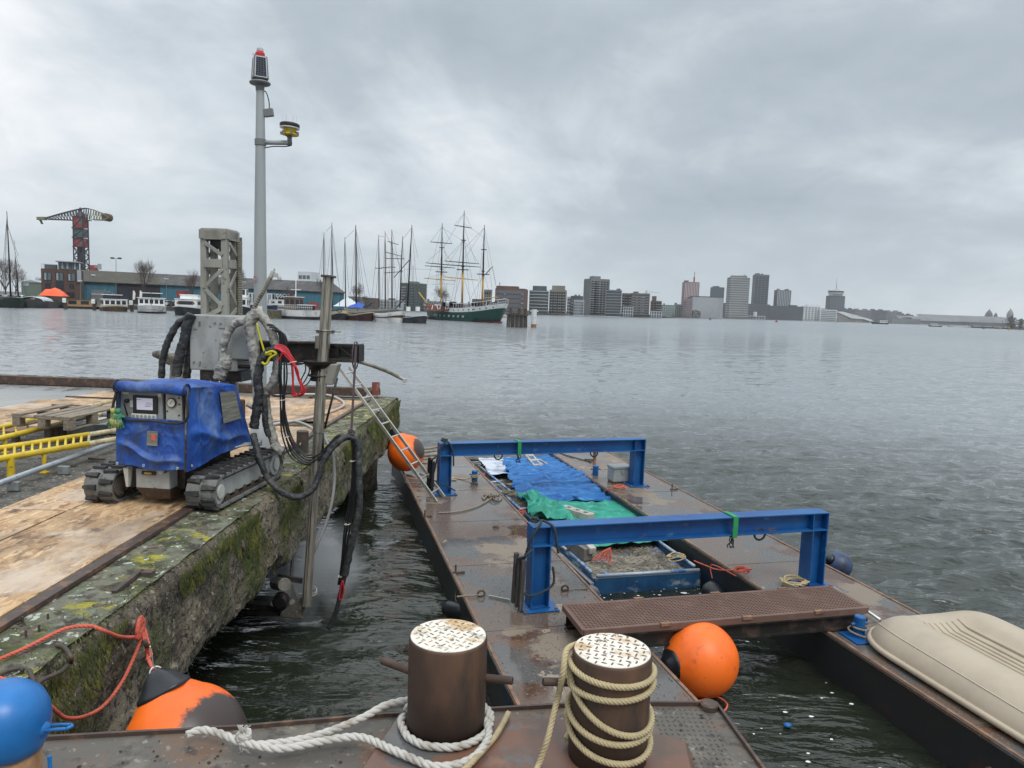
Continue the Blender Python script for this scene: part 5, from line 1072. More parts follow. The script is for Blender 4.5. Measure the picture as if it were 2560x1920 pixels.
# mast
def mast():
    x0,x1=-.175,.105; y0,y1=1.30,1.66; 
    m0=D(501,785,7.38); m1=D(570,785,7.38); 
    base=m0; wv=(m1-m0).length; dp=.25; zt=D(535,574,7.38).z-m0.z+.0; zc=base.z
    def P(a,b_,z): return V((base.x,base.y,zc))+W*(a*wv)+U*(b_*dp)+Zv*z
    pw=.085
    b=MB()
    lw=.062
    for a in(0,1):
        for c in(0,1):
            p=P(a,c,0)+W*(lw/2 if a==0 else -lw/2)+U*(lw/2 if c==0 else -lw/2); b.box(p+Zv*(zt/2-.5),(lw,lw,zt+1.0),RX)
    b.build('mast_post','mast_grey',rob,bevel=.006)
    def face(o,ax,L_,n):  # lattice plates on a face
        b=MB(); t=.012; ax2=(ax,n,Zv)
        def plate(u0,z0,u1,z1,w_):
            p,q_=o+ax*(u0*L_)+Zv*z0,o+ax*(u1*L_)+Zv*z1; d=(q_-p); l=d.length; d.normalize(); s=n.cross(d); b.box((p+q_)/2,(w_,t,l),(s,n,d))
        f=.16
        for z in (zt-.055,zt*.605,): plate(f,z,1-f,z,.085)
        b.box(o+ax*L_/2+Zv*(zt-.045),(L_*.98,t,.09),ax2)
        plate(.2,zt-.13,.85,zt*.70,.036); plate(.2,zt*.33,.85,zt*.54,.036); plate(.2,zt*.30,.85,zt*.10,.036); plate(.25,-.02,.8,zt*.07,.045); plate(.2,zt*.31,.2,zt*.34,.05)
        b.build('lattice_plate','mast_grey',rob,bevel=.003)
    face(P(0,0,0)-U*.008,W,wv,U); face(P(0,1,0)+U*.008,W,wv,U); face(P(1,0,0)+W*.008,U,dp,W); face(P(0,0,0)-W*.008,U,dp,W)
    b=MB(); b.box(P(.5,.5,zt+.004),(wv*.98,dp*.98,.02),RX); b.build('mast_cap','mast_grey',rob,bevel=.006)
    b=MB(); b.box(P(.55,.45,zt-.12),(wv*.5,dp*.5,.12),RX); b.box(P(.7,.3,zt-.20),(.05,.05,.06),RX); b.build('pulley_block','black_metal',rob,bevel=.004)
    b=MB()
    n=44
    for i in range(n): b.box(P(1.0,.84,0)+W*.035+Zv*(-.02+(zt-.06)*i/n),(.03,.05,(zt-.06)/n*.55),RX)
    b.build('rack_teeth','conduit',rob)
    b=MB(); b.box(P(1.0,.84,0)+W*.020+Zv*(zt/2-.05),(.016,.05,zt-.1),RX); b.box(P(1.0,1,0)+W*.02+Zv*(zt/2-.05),(.03,.012,zt),RX); b.build('rack_backing','dirty_metal',rob)
    # carriage box
    zb0=D(548,925,7.2).z; zb1=D(548,788,7.2).z; c0=D(477,857,7.15); c1=D(620,857,7.05)
    c=(c0+c1)/2+U*.22; wbx=(c1-c0).length
    b=MB(); b.box(V((c.x,c.y,(zb0+zb1)/2))-W*.06,(wbx-.12,.44,zb1-zb0),RX); b.build('carriage_box','grey_paint',rob,bevel=.012)
    b=MB(); b.box(V((c.x,c.y,(zb0+zb1)/2))+W*(wbx/2-.07)-U*.14+Zv*.02,(.20,.20,(zb1-zb0)*.62),RX); b.build('side_box','panel_grey',rob,bevel=.01)
    f0=V((c.x,c.y,zb1))-U*.222-W*(wbx/2)
    b=MB()
    for (dx,dz) in((.045,.075),(.105,.07),(.105,.095),(.26,.072),(.315,.075),(.045,.455),(.105,.455),(.105,.475)):
        p=f0+W*dx-Zv*min(dz,zb1-zb0-.03); b.cyl(p,p-U*.010,.010,n=6); b.cyl(p-U*.01,p-U*.016,.005,n=8)
    b.build('box_bolts','galv',rob)
    b=MB(); b.bar(f0+W*.30-Zv*.12-U*.003,f0+W*.36-Zv*.12-U*.003,.004,.004); b.build('box_mark','dirty_metal',rob)
    # legs / turret beneath the box
    b=MB(); b.box(RP(.0,1.05,.52),(.42,.50,.46),RX); b.build('turret','rust_plate',rob,bevel=.01)
    b=MB(); b.box(V((c.x,c.y,zb0-.05)),(wbx*.7,.40,.10),RX); b.build('slew_frame','black_metal',rob,bevel=.006)
    b=MB(); b.box(P(.62,.8,-.75),(.10,.08,.6),RX); b.bar(P(.3,.8,-1.0),P(.7,.8,-.55),.05,.05); b.build('stay_leg','rust_plate',rob)
    b=MB(); p=D(640,918,7.1); b.cyl(p-W*.25,p+W*.05,.02,n=12); b.build('slew_pipe','black_metal',rob,smooth=True)
    # arm
    a0=D(600,876,7.35); a1=D(903,884,7.05); A=(a1-a0).normalized(); S=A.cross(Zv).normalized()
    b=MB(); ibeam(b,a0,a0+(a1-a0)*.66,.15,.19,S,.016); b.box((a0+a0+(a1-a0)*.66)/2+S*.045-Zv*.0,(.01,.9,.16),(S,A,Zv)); b.build('arm_beam','black_metal',rob,bevel=.003)
    b=MB(); b.box(a0+(a1-a0)*.33+Zv*.102,(.155,(a1-a0).length*.66,.012),(S,A,Zv)); b.build('arm_top_plate','dirty_metal',rob)
    b=MB(); s0=a0+(a1-a0)*.655; s1=a1; c=(s0+s1)/2; l=(s1-s0).length
    b.box(c+Zv*.075,(.12,l,.03),(S,A,Zv)); b.box(c-Zv*.045,(.12,l,.02),(S,A,Zv)); b.box(c+S*.02,(.02,l,.14),(S,A,Zv))
    for f in(.02,.30,.52,.99): b.box(s0.lerp(s1,f),(.118,.02,.15),(S,A,Zv))
    for sg in(-1,):
        b.bar(s0.lerp(s1,.06)+S*.05-Zv*.03,s0.lerp(s1,.28)+S*.05+Zv*.06,.012,.02); b.bar(s0.lerp(s1,.56)+S*.05+Zv*.06,s0.lerp(s1,.84)+S*.05-Zv*.03,.012,.02); b.box(s0.lerp(s1,.41)+S*.055,(.01,.12,.10),(S,A,Zv))
    b.build('head_truss','black_metal',rob,bevel=.002)
    b=MB(); n=34
    for i in range(n): b.box(s0.lerp(s1,.04+.94*i/n)+S*.058-Zv*.065,(.012,l/n*.5,.035),(S,A,Zv))
    b.box(c-Zv*.068+S*.045,(.012,l,.035),(S,A,Zv)); b.build('rack_teeth','dirty_metal',rob)
    # rod through the head
    r0,r1=D(821,692,7.0),D(766,1515,6.78); t=(r1-r0).normalized(); u1=t.cross(V((0,1,0))).normalized(); u2=t.cross(u1)
    b=MB(); L_=(r1-r0).length; sp=.44
    def fin(z0,z1,r,k=.045):
        for a in range(6):
            an=a*PI/3+.2; d=u1*math.cos(an)+u2*math.sin(an); d2=u1*-math.sin(an)+u2*math.cos(an); p,q_=r0+t*z0,r0+t*z1; b.box((p+q_)/2+d*r*.78,(r*.34,r*.62,(z1-z0)),(d,d2,t))
        b.cyl(r0+t*z0,r0+t*z1,r*.74,n=12)
    fin(0,L_*.47,.052); b.build('lance_sleeve','rod_metal',rob,bevel=.003)
    b=MB(); fin(L_*.47+.001,L_,.044); b.build('lance_tube','rod_metal',rob,bevel=.003)
    b=MB(); b.cyl(r0-t*.01,r0+t*.004,.082,n=6); b.build('sleeve_cap','dirty_metal',rob)
    h0=D(813,828,7.0); h1=D(806,866,7.0)
    b=MB(); b.lathe(h0-Zv*.02,(0,0,1),[(.085,0),(.085,.02),(.095,.022),(.095,.034),(.06,.036)],20); b.lathe(h1-Zv*.02,(0,0,1),[(.07,0),(.07,.12)],16); b.bar(h0+W*.05,h0+W*.15,.03,.012); b.build('upper_collar','rod_metal',rob,bevel=.003)
    h2=D(800,915,6.98)
    b=MB(); b.lathe(h2-Zv*.02,(0,0,1),[(.10,0),(.15,.04),(.16,.07)],20); b.lathe(h2-Zv*.14,(0,0,1),[(.09,0),(.095,.02),(.085,.03),(.085,.09),(.095,.12)],20); b.tube([h2-Zv*.09+V((.10*math.cos(a),.10*math.sin(a),0)) for a in [2*PI*i/20 for i in range(20)]],.010,8,closed=True); b.build('rotary_head','black_metal',rob,bevel=.003)
    b=MB(); b.hexa([h2+W*.06-Zv*.17-U*.06,h2+W*.14-Zv*.17-U*.06,h2+W*.14-Zv*.17+U*.04,h2+W*.06-Zv*.17+U*.04],[h2+W*.04-U*.08+Zv*.03,h2+W*.20-U*.08+Zv*.03,h2+W*.20+U*.04+Zv*.03,h2+W*.04+U*.04+Zv*.03]); b.build('head_housing','mast_grey',rob,bevel=.01)
    b=MB(); b.tube([D(843,945,7.0),D(812,1070,6.95)],.011,8); b.build('feed_strut','black_metal',rob,smooth=True)
    b=MB(); b.tube([D(805,1083,6.93),D(805,1130,6.93)],.02,8) ; b.build('strut_clamp','black_metal',rob,smooth=True)
    return a0,a1
a0,a1=mast()
def conduit(P,r,lab):
    pts=smooth_path(P,8); b=MB(); L=len(pts); b.tube(pts,r*.80,10); o=b.build('flexible_conduit','dirty_metal',rob,smooth=True); b=MB(); tot=sum((pts[i+1]-pts[i]).length for i in range(L-1)); n=int(tot/(r*.85)); fr=frames(pts)
    for i in range(n):
        k=(L-1)*i/n; j=int(k); p=pts[j].lerp(pts[min(L-1,j+1)],k-j); t=fr[j][0]; b.cyl(p-t*r*.2,p+t*r*.2,r,n=12)
    b.build('conduit_ribs','conduit',o)
    e=pts[-1]; t=fr[-1][0]; b=MB(); b.cyl(e,e+t*.07,r*.95,n=12); b.cyl(e+t*.07,e+t*.10,r*.4,n=8); b.box(e+t*.05+V((.03,0,-.02)),(.04,.03,.04)); b.build('conduit_end','pipe_pale',o,bevel=.003)
conduit(DP([(622,800),(640,760),(662,722),(676,694)],7.25),.024,'')
conduit(DP([(897,904,7.15),(938,917,7.2),(972,930,7.3),(996,942,7.4)],7.2),.019,'')
# hoses on the mast
def wrapped(pts,Y,r,mat,seed,name='sheathed_hose'):
    P=smooth_path(DP(pts,Y),9); fr=frames(P); b=MB(); n=14; vs=[];m=len(P)
    for i,(p,(t,u,w_)) in enumerate(zip(P,fr)):
        rr=r(i/(m-1)) if callable(r) else r
        for k in range(n):
            a=2*PI*k/n; d=u*math.cos(a)+w_*math.sin(a); f=1+.22*NZ.noise(V((p.x*16,p.y*16,p.z*26+seed))+d*1.1)+(.42*abs(NZ.noise(p*38+d*1.8+V((seed,0,0))))-.1); vs.append(p+d*rr*f)
    b.add(vs,[(i*n+k,i*n+(k+1)%n,(i+1)*n+(k+1)%n,(i+1)*n+k) for i in range(m-1) for k in range(n)]+[tuple(range(n-1,-1,-1)),tuple(range((m-1)*n,m*n))])
    return b.build(name,mat,rob,smooth=True)
wrapped([(616,800),(590,808),(574,825),(563,850),(556,878),(560,892)],6.95,.038,'wrap_grey',1)
wrapped([(560,890),(562,905),(553,925),(548,948)],6.95,lambda t:.030+.035*math.sin(PI*(.15+.6*t)),'wrap_grey',2)
wrapped([(632,862),(622,825),(626,795),(640,783),(655,792),(670,812),(684,842),(692,880),(693,925),(683,958),(668,978),(660,990)],6.9,lambda t:.046-.006*t,'wrap_grey',3)
wrapped([(640,786),(628,805),(628,835),(633,868),(637,905),(640,935),(644,965)],6.86,.047,'wrap_grey',4)
wrapped([(664,985),(668,1030),(676,1070),(683,1098),(692,1120),(708,1130)],6.9,lambda t:.034+.012*t,'wrap_grey',5)
wrapped([(692,872),(668,884),(652,906),(645,945),(647,990),(640,1035),(634,1070)],6.83,.042,'hose_sheath',6)
wrapped([(660,985),(662,1020),(664,1060),(672,1090)],6.86,.028,'hose_sheath',7)
wrapped([(466,798),(450,805),(434,826),(420,855),(410,885),(405,915),(403,945)],7.15,.032,'hose_sheath',8)
wrapped([(478,785),(468,810),(462,840),(453,875),(444,910),(440,940)],7.1,.045,'hose_sheath',9)
wrapped([(470,800),(474,850),(472,900),(466,945)],7.2,.036,'hose_sheath',10)
wrapped([(645,1008),(630,1016),(618,1010)],6.85,.022,'hose_grey',12)
b=MB(); b.tube(smooth_path(DP([(642,808),(648,835),(655,860),(662,882)],6.82)),.009,6); b.box(D(672,884,6.80),(.06,.03,.035)); b.tube(smooth_path(DP([(655,905),(660,910),(668,908),(675,895),(690,885),(680,878),(665,884)],6.79)),.012,6); b.build('yellow_strap','yellow_strap',rob,smooth=True)
# hanging hoses: things of their own
def cover_hose():
    q=thing('sheathed_hose_loop','thick black sheathed hose looping from the machine over the quay into the water','hose',D(835,1545,6.8))
    def seg(pts,Y,r,seed):
        global rob; keep=rob; rob=q; wrapped(pts,Y,r,'hose_sheath',seed,'sheath'); rob=keep
    seg([(633,1085,6.7),(640,1115,6.65),(652,1155,6.6),(670,1195,6.6),(702,1228,6.6),(742,1243,6.6),(778,1226,6.65),(795,1196,6.7),(808,1156,6.72),(832,1118,6.75),(862,1094,6.78),(885,1096,6.8),(896,1115,6.8),(897,1165,6.78),(899,1260,6.76),(888,1320,6.75),(871,1398,6.75),(862,1440,6.75)],6.7,.030,21)
    b=MB()
    b.tube(smooth_path(DP([(862,1438),(852,1480),(840,1530),(822,1572)],6.75)),.022,8); b.build('hose_end','hose_black',q,smooth=True)
    b=MB(); b.tube(smooth_path(DP([(857,1452),(860,1475),(855,1496),(849,1498),(851,1472),(856,1452)],6.72)),.006,6); b.build('red_lashing','cable_red',q,smooth=True)
cover_hose()
q=thing('black_hose_bundle','bundle of thin glossy black hoses drooping beside the lance','hose',D(760,1160,6.9))
for k in range(6):
    ox=[-9,-5,-1,4,8,11][k]; R=random.Random(k+50); jx=lambda m=3:R.uniform(-m,m); dY=[0,.03,-.02,.04,-.03,.02][k]
    b=MB(); b.tube(smooth_path(DP([(668+k*3,812+k*3),(684+k*5,814+k*4),(698+k*4,838+k*4),(706+ox*.7,880+jx()),(706+ox*.8+jx(),940),(706+ox*.6+jx(),1000),(708+ox*.7,1045),(717+ox+jx(),1092+jx()),(740+ox*1.2,1142-k*3+jx()),(775,1164-k*5+jx()),(812,1142-k*4+jx()),(843,1104-k*3),(866,1086+k),(882+ox*.4,1100),(885+ox*.4,1155),(881+ox*.5+jx(2),1230),(868+ox*.5+jx(2),1320),(857+ox*.4,1410),(848+ox*.3,1462)],6.86+dY),7),.0078,8); b.build('hose','cable_black',q,smooth=True)
for (x,y) in((716,1092),(882,1152),(869,1310),(853,1440),(706,1000)):
    p=D(x,y,6.83); b=MB(); b.tube([p+V((.026*math.cos(a),.03*math.sin(a),.004*math.cos(a))) for a in [2*PI*i/14 for i in range(14)]],.0035,6,closed=True); b.build('cable_tie','paper',q,smooth=True)
q=thing('red_cable_coil','loosely looped bright red cables hanging from the arm','cable',D(740,950,6.7))
for k in range(6):
    R=random.Random(k+9); j_=lambda m=4:R.uniform(-m,m); e=k*3.2
    b=MB(); b.tube(smooth_path(DP([(686,866+k),(700,862+k*3+j_(2)),(718,872+k*4+j_()),(733+j_(),896+k*3),(741+j_(),925),(750+j_(),950+j_()),(762-e*.6+j_(2),975+j_()),(756-e,988+j_()),(742-e*.7,988),(733+j_(2),968),(733+j_(3),935),(728+j_(),905),(712+j_(2),890-k*2),(700,896+j_(2)),(694,904)],6.72-.012*k),7),.0055,6); b.build('cable','cable_red',q,smooth=True)
b=MB(); b.tube([D(733,905,6.66)+V((.03*math.cos(a),.02*math.sin(a),.006*math.cos(a))) for a in [2*PI*i/14 for i in range(14)]],.003,6,closed=True); b.build('cable_tie','paper',q,smooth=True)
b=MB(); 
for k in range(3): b.tube(smooth_path(DP([(690,905+k*4),(712,900+k*5),(740,906+k*3),(765,908),(790,900)],6.95)),.006,6)
for k in range(3): b.tube(smooth_path(DP([(762+k*9,905),(764+k*9,925+k*4),(755+k*8,945+k*6),(752+k*4,955+k*5)],6.95)),.006,6)
b.build('black_cables','cable_black',smooth=True,label='thin black cables trailing under the arm beam behind the red ones',cat='cable')
b=MB(); b.tube(smooth_path(DP([(672,985,6.8),(695,990,6.8),(715,985,6.8),(732,984,6.75)],6.8)),.010,6); b.build('cable_black','cable_black',smooth=True,label='short black cable end tied below the red coil',cat='cable')
q=thing('hanging_sling','long brown webbing sling from the arm tip holding the hose loop','sling',D(880,1080,6.95))
b=MB(); s=W*.011
for off in(0,):
    A,B=D(890,864,6.97),D(878,1082,6.80); b.hexa([B-s,B+s,B+s+U*.004,B-s+U*.004],[A-s,A+s,A+s+U*.004,A-s+U*.004])
b.tube([D(889,868,7.05)+U*(.10*math.cos(a))+Zv*(.13*math.sin(a)-.08) for a in [2*PI*i/20 for i in range(20)]],.006,6,closed=True)
b.build('webbing','brown_strap',q)
b=MB(); b.tube(smooth_path(loopy(D(879,1086,6.78),W,Zv,.03,7,77,.01,3)),.007,6); b.build('knot','brown_strap',q,smooth=True)
rope_thing('rinse_hose','slim grey hose curving down the quay face behind the lance',[D(807,1083,7.05),D(817,1106,7.0),D(832,1140,6.98),D(836,1196,6.95),D(829,1258,6.9),D(813,1314,6.88),D(790,1368,6.86),D(775,1400,6.9)],.014,'hose_grey',plain=True,cat='hose')
rope_thing('water_hose','pinkish hose bent in a wide loop over the far boards',[G(672,990,1.80),G(760,986,1.80),G(820,988,1.80),G(852,1000,1.80),G(860,1012,1.80),G(845,1022,1.80),G(812,1034,1.80),G(760,1048,1.80),G(700,1058,1.80),G(675,1062,1.80)],.022,'hose_pink',plain=True,cat='hose')
rope_thing('water_hose','grey hose snaking from the boards over the quay edge to the lance',[G(675,1055,1.80),G(700,1052,1.80),G(740,1054,1.80),G(770,1064,1.80),G(790,1078,1.82),D(800,1085,7.4),D(806,1092,7.15)],.020,'hose_grey',plain=True,cat='hose')
b=MB()
for k in range(5): b.tube(smooth_path([RP(.30,.65+.03*k,.36+.01*k),RP(.42,.72+.04*k,.40),RP(.47,.90+.02*k,.385),RP(.46,1.1,.35+.01*k)]),.010,6)
b.build('service_hose','hose_grey',rob,smooth=True)
# cutting carriage below the quay
def carriage():
    Y=7.0; c=D(710,1480,Y); q=thing('cutting_carriage','mud covered cutting carriage with motor under the quay at the lance foot','machine',c)
    b=MB(); b.cyl(D(690,1458,Y),D(712,1462,Y-.35),.062,n=20); b.build('motor','dirty_metal',q,bevel=.006)
    b=MB(); b.lathe(D(705,1495,Y-.05),(0.1,-1,0),[(.05,0),(.075,.02),(.075,.10),(.05,.12)],18); b.build('gearbox','black_metal',q,bevel=.004)
    for (x,y) in((683,1508),(730,1506)): b=MB(); b.cyl(D(x,y,Y-.15),D(x,y,Y-.05),.030,n=16); b.build('roller','dirty_metal',q,bevel=.004)
    b=MB(); b.hexa([D(728,1508,Y-.1),D(745,1505,Y-.1),D(745,1505,Y+.05),D(728,1508,Y+.05)],[D(727,1460,Y-.1),D(733,1462,Y-.1),D(733,1462,Y+.05),D(727,1460,Y+.05)]); b.build('side_plate','dirty_metal',q)
    b=MB(); b.hexa([D(698,1543,Y-.2),D(757,1548,Y-.2),D(757,1546,Y+.05),D(698,1541,Y+.05)],[D(703,1530,Y-.2),D(765,1486,Y-.2),D(765,1486,Y+.05),D(703,1530,Y+.05)]); b.build('foot_plate','dirty_metal',q,bevel=.01)
    b=MB(); p=D(758,1505,Y-.12); b.bar(D(748,1485,Y-.2),D(768,1485,Y-.2),.03,.015); b.bar(D(762,1485,Y-.2),D(764,1530,Y-.2),.02,.02); b.build('bracket','galv',q)
    b=MB(); b.bar(D(622,1510,Y+.15),D(705,1520,Y),.10,.05); b.bar(D(622,1530,Y+.05),D(700,1535,Y-.05),.05,.04); b.build('guide_rail','black_metal',q,bevel=.004)
    b=MB(); b.bar(D(694,1442,Y-.05),D(756,1452,Y-.05),.03,.05); b.cyl(D(728,1448,Y+.05),D(731,1390,Y+.25),.018,n=10); b.build('hanger_bar','black_metal',q)
    b=MB()
    for k in range(2): b.tube([D(780,1475+6*k,Y-.05)+V((.045*math.cos(a),.03*math.sin(a),.025*math.sin(a)+.02*math.cos(a)*0)) for a in [2*PI*i/16 for i in range(16)]],.006,6,closed=True)
    b.build('hose_coil','hose_grey',q,smooth=True)
carriage()
# ladder
def ladder():
    q=thing('ladder','aluminium ladder leaning from the left pontoon onto the quay','ladder',G(1092,1255,.62))
    F1=G(1092,1255,.62); T1=D(850,921,11.9); w_=V((.085,.30,0)); F2=F1+w_; T2=T1+w_
    for a,c in((F1,T1),(F2,T2)): b=MB(); b.bar(a,c,.024,.05); b.build('stile','alu_dull',q,bevel=.003)
    n=int((T1-F1).length/.27)
    for i in range(n):
        f=(i+.6)/n; b=MB(); b.cyl(F1.lerp(T1,f),F2.lerp(T2,f),.013,n=10); b.build('rung','alu',q)
ladder()
# navigation pole
def pole():
    Y=8.45; P=lambda x,y:D(x,y,Y); s=Y/F
    base=V((P(649,1085).x,Y,1.77)); q=thing('navigation_light_pole','tall tapering grey pole with red solar lantern and radar bracket','pole',base)
    pts=[(650.5,212,9.0),(651,350,11.5),(650.5,557,13.8),(651,790,16.2),(649,925,16.6),(649,1062,17.0)]
    b=MB(); vs=[];n=28
    for x,y,r in pts:
        c=P(x,y); vs+=[c+V((r*s*math.cos(2*PI*k/n),r*s*math.sin(2*PI*k/n),0)) for k in range(n)]
    b.add(vs,[(i*n+k,i*n+(k+1)%n,(i+1)*n+(k+1)%n,(i+1)*n+k) for i in range(len(pts)-1) for k in range(n)]); b.build('shaft','pole_grey',q,smooth=True)
    b=MB(); b.lathe(base,(0,0,1),[(.125,0),(.12,.02),(.115,.05),(.078,.42)],28); b.build('base_sleeve','pole_grey',q,smooth=True)
    c=P(650,212); b=MB(); b.lathe(c-V((0,0,.01)),(0,0,1),[(.044,-.06),(.05,0),(.108,.015),(.115,.03),(.10,.045),(.0,.05)],24); b.build('lantern_base','lantern_grey',q,bevel=.003)
    z0,z1=P(650,200).z,P(650,143).z; an=math.radians(26)
    X=V((math.cos(an),math.sin(an),0)); Yv=V((-math.sin(an),math.cos(an),0)); cc=V((c.x,c.y,0))
    bt=[cc+X*i*.083+Yv*j*.083+Zv*z0 for i,j in((-1,-1),(1,-1),(1,1),(-1,1))]; tp=[cc+X*i*.068+Yv*j*.068+Zv*z1 for i,j in((-1,-1),(1,-1),(1,1),(-1,1))]
    b=MB(); b.hexa(bt,tp); b.build('lantern_housing','lantern_grey',q,bevel=.006)
    for i in range(4):
        A,B,C_,D_=bt[i],bt[(i+1)%4],tp[(i+1)%4],tp[i]; n_=(B-A).cross(D_-A).normalized(); g=lambda u,v:A.lerp(B,u).lerp(D_.lerp(C_,u),v)+n_*.004
        b=MB(); b.add([g(.12,.06),g(.88,.06),g(.88,.94),g(.12,.94)],[(0,1,2,3)]); pn=b.build('solar_panel','solar',q)
        b=MB()
        for f in(.12,.88): b.bar(g(f,.06),g(f,.94),.006,.004,n_)
        for f in(.06,.94): b.bar(g(.12,f),g(.88,f),.006,.004,n_)
        b.build('panel_frame','alu',pn)
        b=MB()
        for f in(.31,.5,.69): b.bar(g(f,.08)+n_*.001,g(f,.92)+n_*.001,.0022,.001,n_)
        for k in range(9): b.bar(g(.14,.12+.09*k)+n_*.001,g(.86,.12+.09*k)+n_*.001,.0015,.001,n_)
        b.build('cell_grid','steel_far',pn)
    t=cc+Zv*z1; b=MB(); b.lathe(t,(0,0,1),[(.045,0),(.052,.006),(.052,.04),(.040,.05),(.040,.06)],24); b.build('red_beacon','red_paint',q,bevel=.002)
    b=MB(); b.lathe(t+Zv*.06,(0,0,1),[(.036,0),(.036,.03),(.02,.042),(0,.043)],20); b.build('beacon_glass','clear_glass',q,smooth=True)
    b=MB(); b.cyl(t+Zv*.10,t+Zv*.155,.002,n=6); b.tube([t+Zv*.012+V((-.07,-.05,0)),t+Zv*.03+V((-.085,-.02,0)),t+Zv*.03+V((-.05,.03,0))],.004,6); b.build('antenna','alu',q)
    c=P(672,282); b=MB(); b.box(c,(.10,.05,.085),(V((.98,0,.15)).normalized(),V((0,1,0)),V((-.15,0,.98)).normalized())); jb=b.build('junction_box','lantern_grey',q,bevel=.006)
    b=MB(); b.tube(smooth_path([P(658,228),P(664,229),P(669,240),P(673,258),P(673,272)]),.006,8); b.build('cable','cable_black',q,smooth=True)
    b=MB(); b.tube([P(655,356),P(722,357)],.026,12); b.build('bracket_arm','pole_grey',q,smooth=True)
    b=MB(); b.cyl(P(651,348),P(651,364),.062,n=20); b.build('clamp','lantern_grey',q,bevel=.003)
    b=MB(); b.tube([P(724,364),P(724,336)],.026,12); b.build('bracket_upright','lantern_grey',q,smooth=True)
    b=MB(); b.tube(smooth_path([P(660,370),P(685,366),P(715,366),P(728,362),P(727,350),P(715,338),P(712,328)]),.006,8); b.build('cable','cable_black',q,smooth=True)
    c=P(724,337); b=MB(); b.lathe(c-Zv*.006,(0.05,0,1),[(.085,0),(.10,.006),(.075,.02),(.06,.03),(.072,.058),(.072,.07)],24); b.build('sensor_body','yellow_paint',q,bevel=.002)
    b=MB()
    for k in range(6):
        a=k*PI/3; b.box(c+V((.085*math.cos(a),.085*math.sin(a),.016)),(.03,.03,.03))
    b.build('sensor_feet','lantern_grey',q)
    b=MB(); b.lathe(c+Zv*.064,(0.05,0,1),[(.10,0),(.108,.005),(.108,.014),(.10,.018)],28); b.build('sensor_ring','alu',q)
    b=MB(); b.lathe(c+Zv*.083,(0.05,0,1),[(.105,0),(.108,.006),(.108,.03),(.095,.042),(0,.046)],28); b.build('sensor_disc','black_metal',q,bevel=.003)
    b=MB()
    for i in range(6):
        a=i*PI/3+.3; p=c+Zv*.12+V((.07*math.cos(a),.07*math.sin(a),0)); b.cyl(p,p+V((.006*math.cos(a),0,.085)),.0018,n=5)
    b.build('bird_spikes','alu',q)
    b=MB(); n_=V((-.3,-1,0)).normalized(); c=P(644,698)+n_*.078; 
    MB().box(V((base.x-.028,Y-.073,P(644,698).z)),(.045,.003,.06),(V((.93,-.36,0)),V((.36,.93,0)),Zv)).build('sticker','sign_pink',q)
    b=MB(); b.box(V((base.x+.03,Y-.078,P(650,775).z)),(.05,.003,.09),(V((.93,.36,0)),V((-.36,.93,0)),Zv)); b.build('white_notice','paper',q)
pole()
# posts, cleat
p=V((-2.40,8.45,1.75)); q=thing('stub_post','dark steel stub post on the quay edge behind the lance','post',p); b=MB(); b.lathe(p,(0,0,1),[(.068,0),(.068,.255),(.062,.262),(0,.262)],28); b.build('tube','dark_iron',q,smooth=False,bevel=.002); b=MB(); b.tube([p+V((0,-.07,.13)),p+V((-.004,-.09,.12)),p+V((-.004,-.085,.10))],.008,6); b.build('bolt','alu_dull',q,smooth=True)
p=G(939,988,1.80); q=thing('pile_stub','red and white rusty pipe stub at the far quay corner','post',p); b=MB(); b.lathe(p,(0,0,1),[(.072,0),(.072,.24),(.066,.24),(.066,.10)],24); b.build('tube','red_brown',q)
def cleat():
    Y=13.6; p=V((D(445,950,Y).x,Y,1.92)); q=thing('horn_bollard','grey double horned mooring bollard behind the black hoses','bollard',p)
    b=MB(); b.lathe(p-Zv*.17,(0,0,1),[(.30,0),(.28,.10),(.15,.18),(.13,.50),(.16,.60),(.20,.66),(.12,.72),(0,.73)],24); b.build('body','dirty_metal',q,smooth=True)
    b=MB(); b.tube(smooth_path([p+V((-.45,0,.52)),p+V((-.3,0,.50)),p+V((-.1,0,.42)),p+V((.1,0,.42)),p+V((.3,0,.48))]),lambda t:.05+.06*math.sin(PI*t),14); b.build('horn','dirty_metal',q,smooth=True)
cleat()
# ---------------------------------------------------------------- left quay clutter
def yladder(lab,f0,f1,b0,b1,z,n,legs,split=.70):
    q=thing('guard_rail',lab,'railing',G(*f0,1.76),0,'yellow tubular frames lying on the quay')
    A,B=G(*f0,z),G(*f1,z); C_,E=G(*b0,z),G(*b1,z)
    for a,c in((A,B),(C_,E)):
        m=a.lerp(c,split); b=MB(); b.tube([a-(c-a)*.35,a,m],.030,14); b.build('rail','yellow_paint',q,smooth=True)
        b=MB(); b.tube([m,c],.027,14); b.build('rail_sleeve','pale_yellow',q,smooth=True)
    for i in range(n):
        f=(i+.3)/n-.25; b=MB(); b.tube([A.lerp(B,f)+Zv*-.004,C_.lerp(E,f)-Zv*.004],.013,8); b.build('rung','yellow_paint' if f<split else 'pale_yellow',q,smooth=True)
    for (x,w_) in legs:
        f=x; p=A.lerp(B,f); b=MB(); b.tube([p,V((p.x,p.y,1.76))],w_,10); b.box(V((p.x,p.y,1.764)),(w_*3,w_*3,.012)); b.build('leg','yellow_paint',q,smooth=False)
    return A,B
A,B=yladder('nearer yellow railing frame with a foot post, lying left of the machine',(0,1147),(300,1096),(0,1121),(303,1074),1.97,15,[(.075,.035),(.33,.02)])
q=None
p=A.lerp(B,.075); b=MB(); b.bar(p+V((-.02,-.02,-.01)),V((p.x-.42,p.y-.25,1.80)),.035,.03); b.build('brace','yellow_paint',label='yellow diagonal brace at the left edge under the nearer railing',cat='brace')
